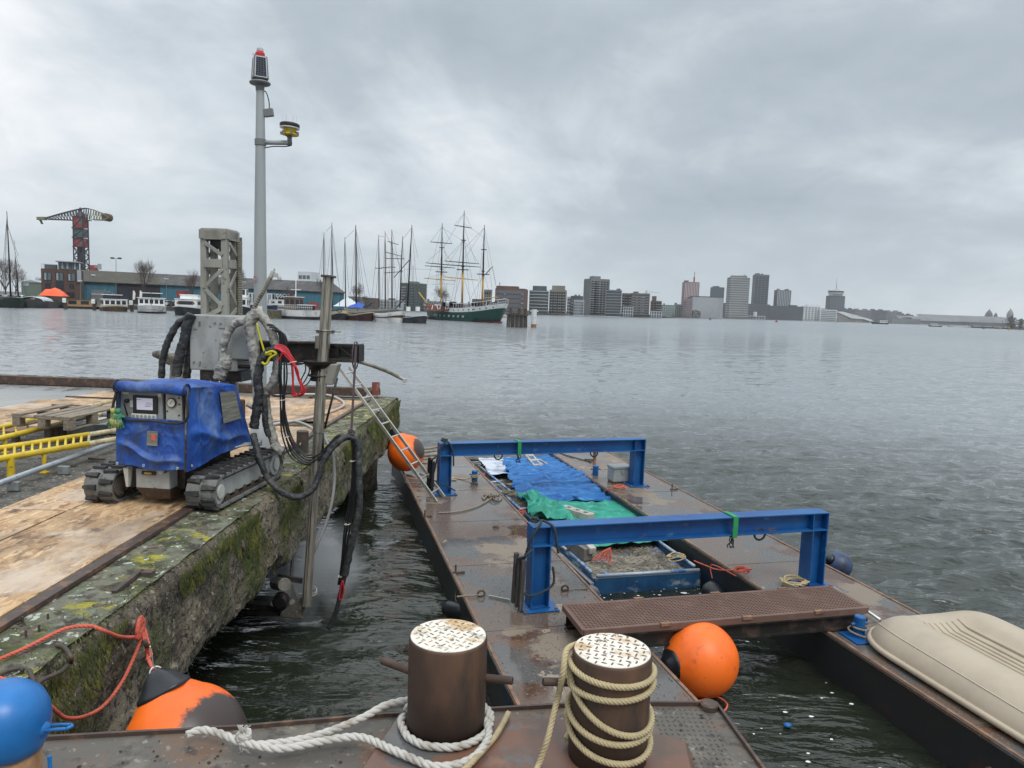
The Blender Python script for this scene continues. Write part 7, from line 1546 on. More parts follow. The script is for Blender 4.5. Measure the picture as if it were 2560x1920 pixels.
# buildings
def bldg(lab,x0,x1,yt,yb,Yd,mat,floors=0,cols=0,wm='w_dark',slabs=None,roofbox=None,rot=.12,ww=.62,hh=.6,cat='building',name='apartment_building',depth=None,sm='slab_white',group=None,fin=None):
    zt=D((x0+x1)/2,yt,Yd).z; zb=.8; w_=(x1-x0)/F*Yd*(1.0 if rot==0 else .93); d=depth or min(w_,22); xc=D((x0+x1)/2,yb,Yd).x
    X=V((math.cos(rot),-math.sin(rot),0)) ; Yv=V((math.sin(rot),math.cos(rot),0)); ax=(X,Yv,Zv); c=V((xc,Yd+d/2,zb)); h=zt-zb
    q=thing(name,lab,cat,c,0,group); MB().box(c+Zv*h/2,(w_,d,h),ax).build('walls',mat,q)
    f0=c-Yv*d/2; side=X*w_/2*(1 if xc<0 else -1)
    if floors and cols:
        me=None; cell=(w_*.94/cols,h*.94/floors)
        for i in range(cols):
            for j in range(floors):
                p=f0+X*(-w_*.47+cell[0]*(i+.5))+Zv*(h*.03+cell[1]*(j+.5))-Yv*.05
                if me is None: o=MB().box(p,(cell[0]*ww,.2,cell[1]*hh),ax).build('window',wm,q); me=o; p00=p
                else: o=me.copy(); COL.objects.link(o); o.parent=q; o.location=me.location+(p-p00)
    if slabs:
        for j in range(slabs): MB().box(c+Zv*(h*(j+.98)/slabs),(w_+1.0,d+1.0,h/slabs*.16),ax).build('floor_slab',sm,q)
    if fin:
        for i in range(fin+1): MB().box(f0+X*(-w_/2+w_*i/fin)+Zv*h/2-Yv*.15,(w_/fin*.22,.4,h*.98),ax).build('facade_fin',sm,q)
    MB().box(c+Zv*(h+.3),(w_*.985,d*.985,.6),ax).build('parapet',mat,q)
    R_=random.Random(int(x0*7+yt))
    if w_>8 and not roofbox and name=='apartment_building':
        for k in range(R_.randint(1,3)): MB().box(c+X*R_.uniform(-.36,.36)*w_+Zv*(h+.6+Yd*.0006),(w_*R_.uniform(.08,.26),d*.3,Yd*R_.uniform(.001,.0024)+.6),ax).build('roof_plant','b_grey' if k else 'b_dark',q)
    if floors>3 and cols>3 and Yd<900:   # balconies on some bays
        for k in range(R_.randint(2,4)):
            i=R_.randint(0,cols-1)
            for j in range(1,floors): MB().box(f0+X*(-w_*.47+w_*.94/cols*(i+.5))+Zv*(h*.03+h*.94/floors*j)-Yv*.5,(w_*.94/cols*.9,1.0,.35),ax).build('balcony','slab_grey' if R_.random()<.8 else 'slab_white',q)
    if roofbox:
        for (a,b_,hh_) in roofbox: MB().box(c+X*(w_*(a+b_)/2-w_/2)+Zv*(h+.6+hh_/2),(w_*(b_-a),d*.5,hh_),ax).build('roof_box',mat,q)
    return q,c,h,w_,d,ax
B=bldg; Yb=480
B('small grey block just right of the tall ship masts',1209,1228,726,772,Yb+40,'b_grey',5,3)
q,c,h,w_,d,ax=B('wide dark brick office block with glazed band right of the tall ship',1238,1318,723,774,Yb,'brick_red',5,11,'w_mid',ww=.85,hh=.72,roofbox=[(.0,.72,1.5)])
MB().box(c+V((-w_*.42,0,h+1)),(.5,.5,7)).build('roof_mast','steel_far',q)
B('grey glass apartment block with white balcony bands',1323,1371,728,776,Yb+20,'b_glass',0,0,slabs=7,roofbox=[(.15,.9,3)]); 
B('light framed apartment block with a strict window grid',1373,1417,727,779,Yb+30,'b_beige',8,7,'w_dark',ww=.7,hh=.68,roofbox=[(.12,.9,3)])
B('narrow pale block between grid block and dark brick block',1417,1427,744,778,Yb+60,'b_pale',5,2)
B('dark flat roofed brick block left of the tall brown tower',1426,1458,742,779,Yb+40,'b_dark',6,5,'w_mid',ww=.4,hh=.4)
B('low pale block in front of the dark brick block',1434,1461,752,780,Yb+10,'b_pale',5,6,'w_mid')
B('tall grey brown residential tower with window grid',1464,1518,699,783,Yb+60,'b_grey',15,6,'w_dark',ww=.62,hh=.5,roofbox=[(.2,.6,2)],rot=-.25)
B('dark glass balcony block right of the tall brown tower',1516,1555,727,784,Yb+40,'b_glass',0,0,slabs=9,sm='slab_grey')
B('dark brown brick block behind the glass balcony block',1554,1580,735,784,Yb+90,'b_brown',8,4)
q,c,h,w_,d,ax=B('concrete framed block with projecting balconies',1577,1626,735,788,Yb+120,'b_brown',8,8,'w_mid',slabs=9,ww=.5,sm='slab_grey')
B('stepped dark red brick block right of the balcony block',1627,1655,754,788,Yb+150,'b_brown',6,4,roofbox=[(.1,.5,4)])
B('white framed low pavilion on the sand bank',1629,1656,779,789,Yb+110,'w_mid',0,0,slabs=2,fin=4,depth=8,name='pavilion'); B('white framed low pavilion left of the other on the bank',1559,1584,768,784,Yb+80,'w_mid',0,0,slabs=3,fin=4,depth=8,name='pavilion')
B('low greenish glass block by the water',1655,1691,764,790,730,'b_green',5,6,'w_pale')
B('beige slab block left of the pink tower',1686,1707,762,792,760,'b_grey',6,4); 
B('pale apartment block at the foot of the pink tower',1706,1730,748,792,830,'b_pink',9,5,'w_mid')
q,c,h,w_,d,ax=B('pinkish tower with a thin tall roof mast',1709,1744,706,790,900,'b_pink',0,0,fin=9,sm='b_white',rot=0); m=c+V((w_*.22,0,h)); b=MB(); b.cyl(m,m+Zv*7,.9,n=8); b.cyl(m+Zv*7,m+Zv*13,.35,n=6); b.build('roof_mast','crane_red',q)
q,c,h,w_,d,ax=B('large plain pale grey box shaped hall',1729,1809,743,794,880,'b_pale',rot=.05,name='exhibition_hall')
MB().box(c+Zv*(h+.3),(w_*1.01,d,1.2),ax).build('roof_edge','b_dark',q)
def treemass(lab,x0,x1,yt,yb,Yd,seed,mat='bush'):
    b=MB(); R=random.Random(seed); w_=(x1-x0)/F*Yd; xc=D((x0+x1)/2,yb,Yd).x; h=D(x0,yt,Yd).z
    for i in range(int(900)):
        x=R.uniform(-.5,.5)*w_; z=1+(h-1)*R.random()*(.65+.35*NZ.noise(V((x*.15,seed,0)))); p=V((xc+x,Yd+R.uniform(0,8),z)); s_=h*.07*R.uniform(.4,1)
        a,c_=R.uniform(0,6),R.uniform(0,6); u=V((math.cos(a),math.sin(a),R.uniform(-.6,.6)))*s_; v=V((math.sin(c_),math.cos(c_),R.uniform(-1,1)))*s_; b.add([p-u,p+v,p+u],[(0,1,2)])
    b.build('tree_belt',mat,label=lab,cat='trees',kind='stuff') if False else b.build('tree_belt',mat,kind='stuff')
treemass('',1712,1753,765,792,850,3); treemass('',905,1060,779,790,300,6); treemass('',1130,1240,778,786,460,16); treemass('',2010,2140,790,808,1700,8); treemass('',1318,1470,778,786,447,22); treemass('',1815,2000,790,801,1270,23); treemass('',1640,1740,780,791,700,24); treemass('',1420,1640,776,788,600,12)
B('dark blue glass block above the grey hall',1777,1809,719,792,1080,'b_blue',12,6,'w_mid',ww=.8,hh=.5)
B('round edged pale tower ringed with balcony slabs',1821,1868,694,800,1250,'b_grey',0,0,slabs=18,rot=0,sm='slab_white',roofbox=[(.1,.9,3)])
B('tallest dark slate glass tower',1881,1918,687,800,1500,'b_blue',24,4,'w_dark',ww=.8,hh=.5,rot=.1)
B('shorter dark tower with pale vertical stripes',1940,1973,726,800,1500,'b_blue',0,0,fin=8,sm='slab_white',rot=0)
B('long dark flat block below the towers',1809,1922,760,800,1380,'b_dark',6,16,'b_blue',rot=0,ww=.7); B('long dark lower block right of the towers',1920,2006,766,802,1400,'b_dark',6,14,'b_blue',rot=0,ww=.7)
q,c,h,w_,d,ax=B('small pale shed at the waterside with a white tank',1852,1915,790,799,1300,'b_pale',1,8,depth=10,name='shed'); p=V((D(1887,795,1290).x,1290,h)); MB().cyl(p,p+Zv*8,3,n=16).build('tank','b_white',q)
p=V((D(1845,795,1280).x,1280,1)); MB().cyl(p,p+Zv*32,.5,n=6).build('flagpole','steel_far',label='tall thin flagpole before the long dark block',cat='flagpole')
B('white stepped office building by the water',2009,2050,766,803,1750,'b_white',7,5,'w_mid',roofbox=[(.2,1,4)],rot=0); B('white office wing with horizontal bands',2049,2091,775,804,1740,'b_white',6,1,'w_mid',ww=.95,rot=0,slabs=None)
def adam():
    Yd=1800; q,c,h,w_,d,ax=B('dark office tower with white flying saucer top and antenna',2070,2108,740,804,Yd,'b_dark',12,8,'b_blue',rot=0,ww=.8); t=c+Zv*h
    MB().box(t+Zv*3,(w_*.75,d*.7,5)).build('neck','b_white',q); MB().lathe(t+Zv*5,(0,0,1),[(w_*.42,0),(w_*.50,2),(w_*.50,3)],24).build('crown_base','b_white',q); MB().lathe(t+Zv*8.1,(0,0,1),[(w_*.48,0),(w_*.48,4)],24).build('crown_windows','w_dark',q); MB().lathe(t+Zv*12.2,(0,0,1),[(w_*.52,0),(w_*.52,1.5),(w_*.3,3)],24).build('crown_roof','b_white',q); b=MB(); b.cyl(t+Zv*15,t+Zv*30,.8,n=6); b.cyl(t+Zv*30,t+Zv*42,.4,n=6); b.bar(t+V((-8,0,16)),t+V((8,0,16)),1,.6); b.build('antenna','steel_far',q)
adam()
def museum():
    Yd=1750; P=lambda x,y,dy=0:D(x,y,Yd+dy); q=thing('angular_museum','white angular museum with sharp cantilevered roof by the water','building',P(2140,806)); 
    b=MB(); b.ext([P(2090,779),P(2107,779),P(2180,799),P(2186,806),P(2176,804),P(2160,798),P(2130,796)],(0,30,0)); b.build('roof_shell','b_white',q)
    b=MB(); b.ext([P(2090,781,3),P(2128,797,3),P(2160,800,3),P(2165,807,3),P(2095,807,3)],(0,20,0)); b.build('walls','b_beige',q)
museum()
for i,(x0,x1,yt,lb) in enumerate(((2106,2134,773,'leftmost'),(2134,2176,775,'second from left'),(2176,2214,776,'third from left'),(2214,2252,779,'fourth from left'),(2252,2282,787,'lowest rightmost'))):
    B('%s of the long row of dark brick blocks near the station'%lb,x0,x1,yt,808,2150,'b_grey' if i%2 else 'b_dark',5,10,'b_blue',rot=0,roofbox=[(.1,.3,3),(.6,.8,3)],group='row of far brick blocks')
B('low pale waterside block left of the station hall',2230,2300,797,811,2050,'b_grey',3,14,'w_mid',rot=0)
def station():
    Yd=2100
    def vault(lab,x0,x1,yt,yb,dy):
        a,c=D(x0,yb,Yd+dy),D(x1,yb,Yd+dy); z1=D((x0+x1)/2,yt,Yd+dy).z; q=thing('station_hall',lab,'station',a,0,'station roofs'); w_=c.x-a.x; zb=2.0
        b=MB(); b.grid(lambda u,v:V((a.x+w_*(u),a.y+30*math.sin(PI/2*v)*1.0,zb+(z1-zb)*(.45+.55*math.sin(PI/2*v))*(1 if .03<u<.97 else .96))),24,8); b.build('vaulted_roof','b_grey',q)
        b=MB()
        for i in range(25): u=i/24; b.tube([V((a.x+w_*u,a.y-.3+30*math.sin(PI/2*v),zb+.4+(z1-zb)*(.45+.55*math.sin(PI/2*v)))) for v in (0,.33,.66,1)],.5,4)
        b.build('roof_rib','b_pale',q); MB().box(V((a.x+w_/2,a.y+8,zb+(z1-zb)*.2)),(w_*.97,14,(z1-zb)*.4)).build('walls','b_dark',q)
    vault('long arched station hall roof, left front span',2252,2480,793,812,0); vault('higher arched station roof behind the front one',2302,2528,789,812,60); vault('far right arched station roof span',2420,2540,795,813,-30)
station()
def dome(lab,x0,x1,yt,yb,Yd,mat='b_dark'):
    c=D((x0+x1)/2,yb,Yd); w_=(x1-x0)/F*Yd; h=D(x0,yt,Yd).z-c.z; q=thing('church_tower',lab,'church',c); MB().lathe(c-Zv*6,(0,0,1),[(w_*.5,0),(w_*.5,6+h*.35),(w_*.42,6+h*.5),(w_*.30,6+h*.66),(w_*.12,6+h*.80),(w_*.05,6+h*.9),(.1,6+h)],16).build('dome',mat,q)
dome('large domed church roof rising behind the station',2463,2480,771,795,2400); dome('small pointed church tower beside the dome',2484,2493,780,795,2400); dome('distant pale domed tower at the right frame edge',2517,2532,769,795,2500,'b_grey')
dome('left small spire of the domed church',2461,2466,783,795,2390)
# pier with bushes at the right edge
Yd=float(G(2500,822.5,0).y); a,c=V((D(2430,820,Yd).x,Yd,0)),V((D(2620,820,Yd-60).x,Yd-60,0)); q=thing('harbour_pier','low dark harbour pier at the right frame edge','pier',a); MB().bar(a+Zv*1.0,c+Zv*1.0,8,1.6).build('deck','quay_stone',q)
for i in range(8): p=a.lerp(c,i/7); MB().cyl(p-Zv,p+Zv*3.2,.7,n=8).build('pile','pile_wood',q)
def bigbush(lab,x,yt,yb,w_,Yd,seed):
    c=V((D(x,yb,Yd).x,Yd,1.5)); q=thing('bush',lab,'bush',c,0,'bushes on the pier'); R=random.Random(seed); h=D(x,yt,Yd).z-1.5; b=MB()
    for i in range(420):
        a=R.uniform(0,2*PI); r=abs(R.gauss(0,.3))*w_; z=R.random()*h*(1-.5*(r/w_)); s_=h*.06; p=c+V((r*math.cos(a),r*math.sin(a),z)); b.add([p-V((s_,0,R.uniform(-s_,s_))),p+V((R.uniform(-s_,s_),s_,s_)),p+V((s_,0,R.uniform(-s_,s_)))],[(0,1,2)])
    b.build('crown','bush',q); MB().cyl(c-Zv,c+Zv*h*.5,w_*.03,n=6).build('trunk','bark',q)
bigbush('left large bare bush on the pier at the right edge',2528,790,818,16,Yd,1); bigbush('rightmost bush cut off by the frame edge on the pier',2552,796,818,13,Yd-20,2)
# small craft and buoys far out
def nbuoy(lab,x,y,h,mat):
    c=G(x,y,0); Yd=c.y; s_=h/F*Yd; q=thing('navigation_buoy',lab,'buoy',c,0,'navigation buoys'); MB().lathe(c,(0,0,1),[(s_*.45,-.1),(s_*.45,s_*.3),(s_*.15,s_*.35),(s_*.12,s_*.8),(s_*.25,s_*.82),(s_*.0,s_)],12).build('float',mat,q); 
nbuoy('red navigation buoy on the open water below the long dark block',1941,806,8,'buoy_red'); nbuoy('left yellow buoy by the harbour pier',2500,824,7,'buoy_yellow'); nbuoy('right yellow buoy by the harbour pier',2523,826,8,'buoy_yellow'); nbuoy('green buoy in front of the pier left end',2459,823,7,'buoy_green'); nbuoy('tiny yellow buoy at the far right',2549,829,5,'buoy_yellow'); nbuoy('small dark post marker left of centre skyline',1775,800,7,'hull_dark')
q,c,hd,sd,ax=boat('grey white ferry crossing before the museum','ferry','boat',2203,None,1150,(-1,-.1,0),25,9,(4.2,2.6,2.4),'hull_dark'); cabin(q,c,ax,(0,-5),(7,10,3.5),2.6,'white_paint',nw=5,front=3)
q,c,hd,sd,ax=boat('flat grey ferry near the station hall','ferry','boat',2342,None,900,(-1,-.1,0),15,6,(2.0,1.6,1.5),'hull_grey'); cabin(q,c,ax,(0,1),(4,7,2.2),1.6,'white_paint',nw=4,front=2)
q,c,hd,sd,ax=boat('long white passenger boat moored at the station','passenger_ship','boat',2402,None,1000,(-1,0,0),28,6,(1.8,1.5,1.4),'hull_white'); cabin(q,c,ax,(0,0),(4.5,20,1.6),1.5,'white_paint',nw=10,front=2)
# construction block, cranes, white penthouse
q,c,h,w_,d,ax=B('greenish scaffolded tower block behind the sailing ships',1004,1057,710,775,430,'b_green',9,7,'w_mid',ww=.7,hh=.5,rot=.25,roofbox=[(.3,.7,1)])
b=MB()
for j in range(10): b.box(c+Zv*(h*(j+.5)/9.5),(w_+1.2,d+1.2,.15),ax)
b.build('scaffold_lift','steel_far',q)
def tcrane(lab,xm,ym,yb,xj,yj,xc_,Yd,mat='steel_far'):
    q=thing('tower_crane',lab,'crane',D(xm,yb,Yd),0,'tower cranes on the skyline'); A,T=D(xm,yb,Yd),D(xm,ym,Yd); b=MB(); s_=Yd/F*1.2
    for i in(-1,1):
        for j in(-1,1): b.cyl(A+V((i*s_,j*s_,0)),T+V((i*s_,j*s_,0)),s_*.12,n=4)
    n=12
    for i in range(n): z0,z1=A.lerp(T,i/n),A.lerp(T,(i+1)/n); b.cyl(z0+V((-s_,-s_,0)),z1+V((s_,-s_,0)),s_*.10,n=4); b.cyl(z0+V((s_,s_,0)),z1+V((-s_,s_,0)),s_*.10,n=4)
    b.build('tower',mat,q); b=MB(); J=D(xj,yj,Yd); C_=D(xc_,yj,Yd); jr=V((T.x,T.y,J.z))
    for e in(J,C_): 
        b.cyl(jr,e,s_*.18,n=4); b.cyl(jr+Zv*s_*2,e,s_*.12,n=4)
        for i in range(10): b.cyl(jr.lerp(e,i/10),(jr+Zv*s_*2).lerp(e,(i+.5)/10),s_*.08,n=4)
    b.build('jib',mat,q)
tcrane('pale tower crane over the scaffolded block',*[S(1152,560)[0],S(0,560)[1],712,S(1360,605)[0],S(0,605)[1],S(1070,0)[0]],440); tcrane('low tower crane between the tall ship masts',S(1437,0)[0],S(0,720)[1],772,S(1510,0)[0],S(0,730)[1],S(1310,0)[0],480); tcrane('small tower crane above the balcony block',1616,725,740,1650,732,1610,640); tcrane('tiny tower crane on top of the round pale tower',1862,688,694,1853,688,1866,1250)
q,c,h,w_,d,ax=B('white penthouse with balconies behind the warehouse roof',746,783,683,730,300,'b_white',0,0,slabs=None,rot=.15,depth=9); 
for i in range(3): MB().box(c-ax[1]*(d/2+.02)+ax[0]*(-w_*.3+w_*.3*i)+Zv*(h-1.6),(w_*.24,.1,1.5),ax).build('window','w_mid',q)
MB().box(c+Zv*(h-3.0),(w_*1.15,d*1.1,.3),ax).build('balcony','b_white',q)
for (x0,x1,yt,Yd,m) in((870,905,745,300,'b_grey'),(905,940,748,330,'b_brown'),(940,1000,752,380,'b_pale'),(1060,1100,755,420,'b_grey'),(1100,1180,760,450,'b_pale'),(1180,1212,750,480,'b_brown')):
    B('small hazy building behind the masts near %s'%{870:'the warehouse gable',905:'the bare tree',940:'the white three master',1060:'the scaffolded block',1100:'the tall ship foremast',1180:'the tall ship mizzen'}[x0],x0,x1,yt,772,Yd,m,3,6,'w_mid')
# brick building
def brick():
    C0=D(104,740,185); th=math.radians(26); X=V((math.cos(th),math.sin(th),0)); Yn=V((-X.y,X.x,0)); ax=(X,Yn,Zv)
    def P(x,y,off=0.0):   # point on the facade plane, off = metres in front of it
        r=ray(x,y); o=C0-Yn*off; k=(o.x*Yn.x+o.y*Yn.y)/(r.x*Yn.x+r.y*Yn.y); return V((r.x*k,r.y*k,H+r.z*k))
    A,B_=P(104,740),P(201,740); w_=(V((B_.x-A.x,B_.y-A.y,0))).length; zt=P(150,673).z; d=11; zb=.8; h=zt-zb; c=(A+B_)/2+Yn*d/2; c.z=zb
    q=thing('brick_building','dark brick house with glass penthouse and roof terrace','building',c); MB().box(c+Zv*h/2,(w_,d,h),ax).build('walls','brick',q)
    def win(xa,xb,ya,yb,mat='win_blue'):
        a,b_=P(xa,yb),P(xb,ya); p=(a+b_)/2; ww=V((b_.x-a.x,b_.y-a.y,0)).length; hh=b_.z-a.z; f=MB().box(p,(ww+.25,.16,hh+.25),ax).build('window_frame','black_trim',q); MB().box(p-Yn*.09,(ww,.05,hh),ax).build('pane',mat,f); MB().box(p-Yn*.13,(.12,.04,hh),ax).build('mullion','black_trim',f)
        if mat=='win_blue': MB().box(p-Yn*.12-X*ww*.36,(ww*.2,.03,hh*.9),ax).build('curtain','w_pale',f)
    win(111,127,682,700); win(141,157,683,701); win(171,187,685,702); win(114,125,708,719,'win_dark'); win(141,158,706,724,'win_dark'); win(175,184,711,720,'win_dark'); win(114,126,730,742,'win_dark'); win(168,186,731,742,'win_dark')
    a,b_=P(146,674),P(196,657); ww=V((b_.x-a.x,b_.y-a.y,0)).length; m=(a+b_)/2; hh=b_.z-zt-.05; m.z=zt+.05+hh/2; ph=MB().box(m+Yn*3.2,(ww,5,hh),ax).build('penthouse','win_blue',q); f0=m+Yn*.68
    b=MB()
    for i in range(9): b.box(f0+X*ww*(i/8-.5),(.14,.08,hh),ax)
    b.build('mullions','black_trim',ph); MB().box(m+Yn*3+Zv*(hh/2+.14),(ww+1.2,6.4,.22),ax).build('roof_slab','b_pale',ph)
    for k in(1,3,6): MB().box(f0-Yn*.05+X*ww*((k+.5)/8-.5),(ww/10,.04,hh*.85),ax).build('curtain','w_pale',ph)
    a,b_=P(109,672),P(139,672); MB().box((a+b_)/2+Yn*3+Zv*.5,((b_-a).length,3,1.2),ax).build('planter_wall','b_dark',q)
    b=MB(); a,b_=P(104,672),P(146,672)
    for i in range(12): p=a.lerp(b_,i/11)+Yn*.1; p.z=zt; b.cyl(p,p+Zv*1.1,.03,n=4)
    b.bar(V((a.x,a.y,zt+1.1)),V((b_.x,b_.y,zt+1.1)),.05,.05); b.build('terrace_railing','steel_far',q)
    p=P(198,690,.3); MB().box(p,(.9,.3,3.0),ax).build('climbing_net','w_pale',q)
brick()
def warehouse():
    q=thing('warehouse','long teal and navy warehouse with mossy sloping roof','building',(-80,215,.8)); A=D(200,745,200); B_=D(860,758,238); A.z=B_.z=.8
    # front wall line from A to B
    d=(B_-A).normalized(); n=V((-d.y,d.x,0)); L_=(B_-A).length; he=D(205,703,A.y).z-.8; he2=D(855,735,B_.y).z-.8; hr=D(205,674,A.y+9).z-.8
    def seg(f0,f1,mat,nm='wall'):
        a,c=A.lerp(B_,f0),A.lerp(B_,f1); MB().hexa([a,c,c+n*.5,a+n*.5],[a+Zv*he,c+Zv*he,c+n*.5+Zv*he,a+n*.5+Zv*he]).build(nm,mat,q)
    xs_=[200,289,401,620,640,860]
    def fr(x): # fraction for pixel column x
        r=ray(x,745); # intersect in plan
        k=(A.x*d.y-A.y*d.x)/(r.x*d.y-r.y*d.x); p=V((r.x*k,r.y*k)); return (V((p.x-A.x,p.y-A.y)).length)/L_
    f1,f2=fr(289),fr(401); seg(0,f1,'teal_wall'); seg(f1,f2,'dark_wall'); seg(f2,1,'teal_wall')
    w_=26; hg=hr
    r0=MB(); r0.hexa([A-n*.6+Zv*(he-.1)-d*.5,B_-n*.6+Zv*(he-.1)+d*.2,B_-n*.6+Zv*(he+.15)+d*.2,A-n*.6+Zv*(he+.15)-d*.5],[A+n*w_/2+Zv*hg-d*.5,B_+n*w_/2+Zv*hg+d*.2,B_+n*w_/2+Zv*(hg+.2)+d*.2,A+n*w_/2+Zv*(hg+.2)-d*.5])
    m=A.lerp(B_,f2*1.02)
    def roof(a,c,mat): b=MB(); b.add([a-n*.6+Zv*he,c-n*.6+Zv*he,c+n*w_/2+Zv*hg,a+n*w_/2+Zv*hg,c+n*w_+Zv*he,a+n*w_+Zv*he],[(0,1,2,3),(3,2,4,5)]); o=b.build('roof',mat,q); s_=o.modifiers.new('s','SOLIDIFY'); s_.thickness=.25
    roof(A-d*.5,m,'roof_moss'); roof(m+d*.02,B_+d*.2,'roof_dark')
    b=MB(); b.add([B_,B_+n*w_,B_+n*w_+Zv*(he-.05),B_+n*w_/2+Zv*(hg-.05),B_+Zv*(he-.05)],[(0,1,2,3,4)]); b.add([A,A+n*w_,A+n*w_+Zv*(he-.05),A+n*w_/2+Zv*(hg-.05),A+Zv*(he-.05)],[(0,1,2,3,4)]); o=b.build('gable','teal_wall',q)
    for (x0,x1,y0,y1,mt,nm) in((229,260,724,734,'steel_far','roller_door'),(326,352,716,742,'black_metal','gate'),(372,398,722,742,'black_metal','gate')):
        a,c=A.lerp(B_,fr(x0)),A.lerp(B_,fr(x1)); zt=D(x0,y0,a.y).z; b=MB(); b.hexa([a-n*.12+Zv*0,c-n*.12,c-n*.02,a-n*.02],[a-n*.12+Zv*(zt-.8),c-n*.12+Zv*(zt-.8),c-n*.02+Zv*(zt-.8),a-n*.02+Zv*(zt-.8)]); o=b.build(nm,mt,q)
        if nm=='roller_door':
            b=MB()
            for k in range(2): p=a.lerp(c,.25+.45*k)-n*.15+Zv*(zt-2.0); b.box(p,(c.x-a.x) and (1.6,.1,.5),(d,n,Zv))
            b.build('door_window','w_pale',o)
    a,c=A.lerp(B_,fr(231)),A.lerp(B_,fr(241)); p=(a+c)/2+n*5; b=MB(); b.box(V((p.x,p.y,.8+he+(hg-he)*.55)),(1.0,.4,.35),(d,(n*13+Zv*(hg-he)).normalized(),Zv)); b.build('skylight','w_pale',q)
    a,c=A.lerp(B_,fr(770)),A.lerp(B_,fr(796)); b=MB(); b.hexa([a-n*.3,c-n*.3,c-n*.1,a-n*.1],[a-n*.3+Zv*2.5,c-n*.3+Zv*2.5,c-n*.1+Zv*2.5,a-n*.1+Zv*2.5]); b.build('red_door','crane_red',q)
    # graffiti strokes on the teal wall
    R=random.Random(3); b=MB()
    for k in range(14):
        p=A.lerp(B_,fr(255+k*2.3))-n*.05+Zv*(1.6+R.uniform(0,2.2)); b.tube(smooth_path([p+d*R.uniform(-.4,.4)+Zv*R.uniform(-.5,.5) for _ in range(4)]),.05,4)
    b.build('graffiti','b_pale',q)
    # cafe sign
    a=A.lerp(B_,fr(682)); c=A.lerp(B_,fr(722)); b=MB(); b.box((a+c)/2-n*3+Zv*3.0,((c-a).length,5,3.4),(d,n,Zv)); b.build('cafe_front','dark_wall',q)
    p=(a+c)/2-n*5.6+Zv*3.6; cu=bpy.data.curves.new('shop_sign','FONT'); cu.body='OSCOW'; cu.size=1.5; cu.extrude=.03; cu.align_x='CENTER'; o_=bpy.data.objects.new('sign_curve',cu); COL.objects.link(o_); me_=bpy.data.meshes.new_from_object(o_.evaluated_get(bpy.context.evaluated_depsgraph_get())); bpy.data.objects.remove(o_); me_.materials.clear(); me_.materials.append(MT['white_paint']); o=bpy.data.objects.new('shop_sign',me_); COL.objects.link(o); o.parent=q; W_=WM[q.name].inverted(); o.location=W_@p; o.rotation_euler=(PI/2,0,math.atan2(d.y,d.x))
    MB().box(D(458,738,192)+V((0,0,.3)),(2.8,1.5,1.7)).build('red_container','crane_red',label='small red container behind the white wheelhouse barge',cat='container')
    o=bpy.data.objects['red_container']; 
warehouse()
def gshed():
    Yd=215; P=lambda x,y:D(x,y,Yd); x0,x1=P(54,740).x,P(104,740).x; zt=P(75,706).z; zr=P(75,700).z; q=thing('green_shed','pale green shed with low gable left of the brick house','shed',V(((x0+x1)/2,Yd,.8))); MB().box(V(((x0+x1)/2,Yd+5,.8+(zt-.8)/2)),(x1-x0,10,zt-.8)).build('walls','b_green',q); b=MB(); b.ext([V((x0-.5,Yd-.2,zt)),V((x1+.5,Yd-.2,zt)),V(((x0+x1)/2,Yd-.2,zr))],(0,10.4,0)); b.build('roof','b_pale',q); MB().box(V(((x0+x1)/2-1.5,Yd-.05,(zt+P(75,735).z)/2+1.2)),(1.8,.1,1.2)).build('window','w_pale',q)
gshed()
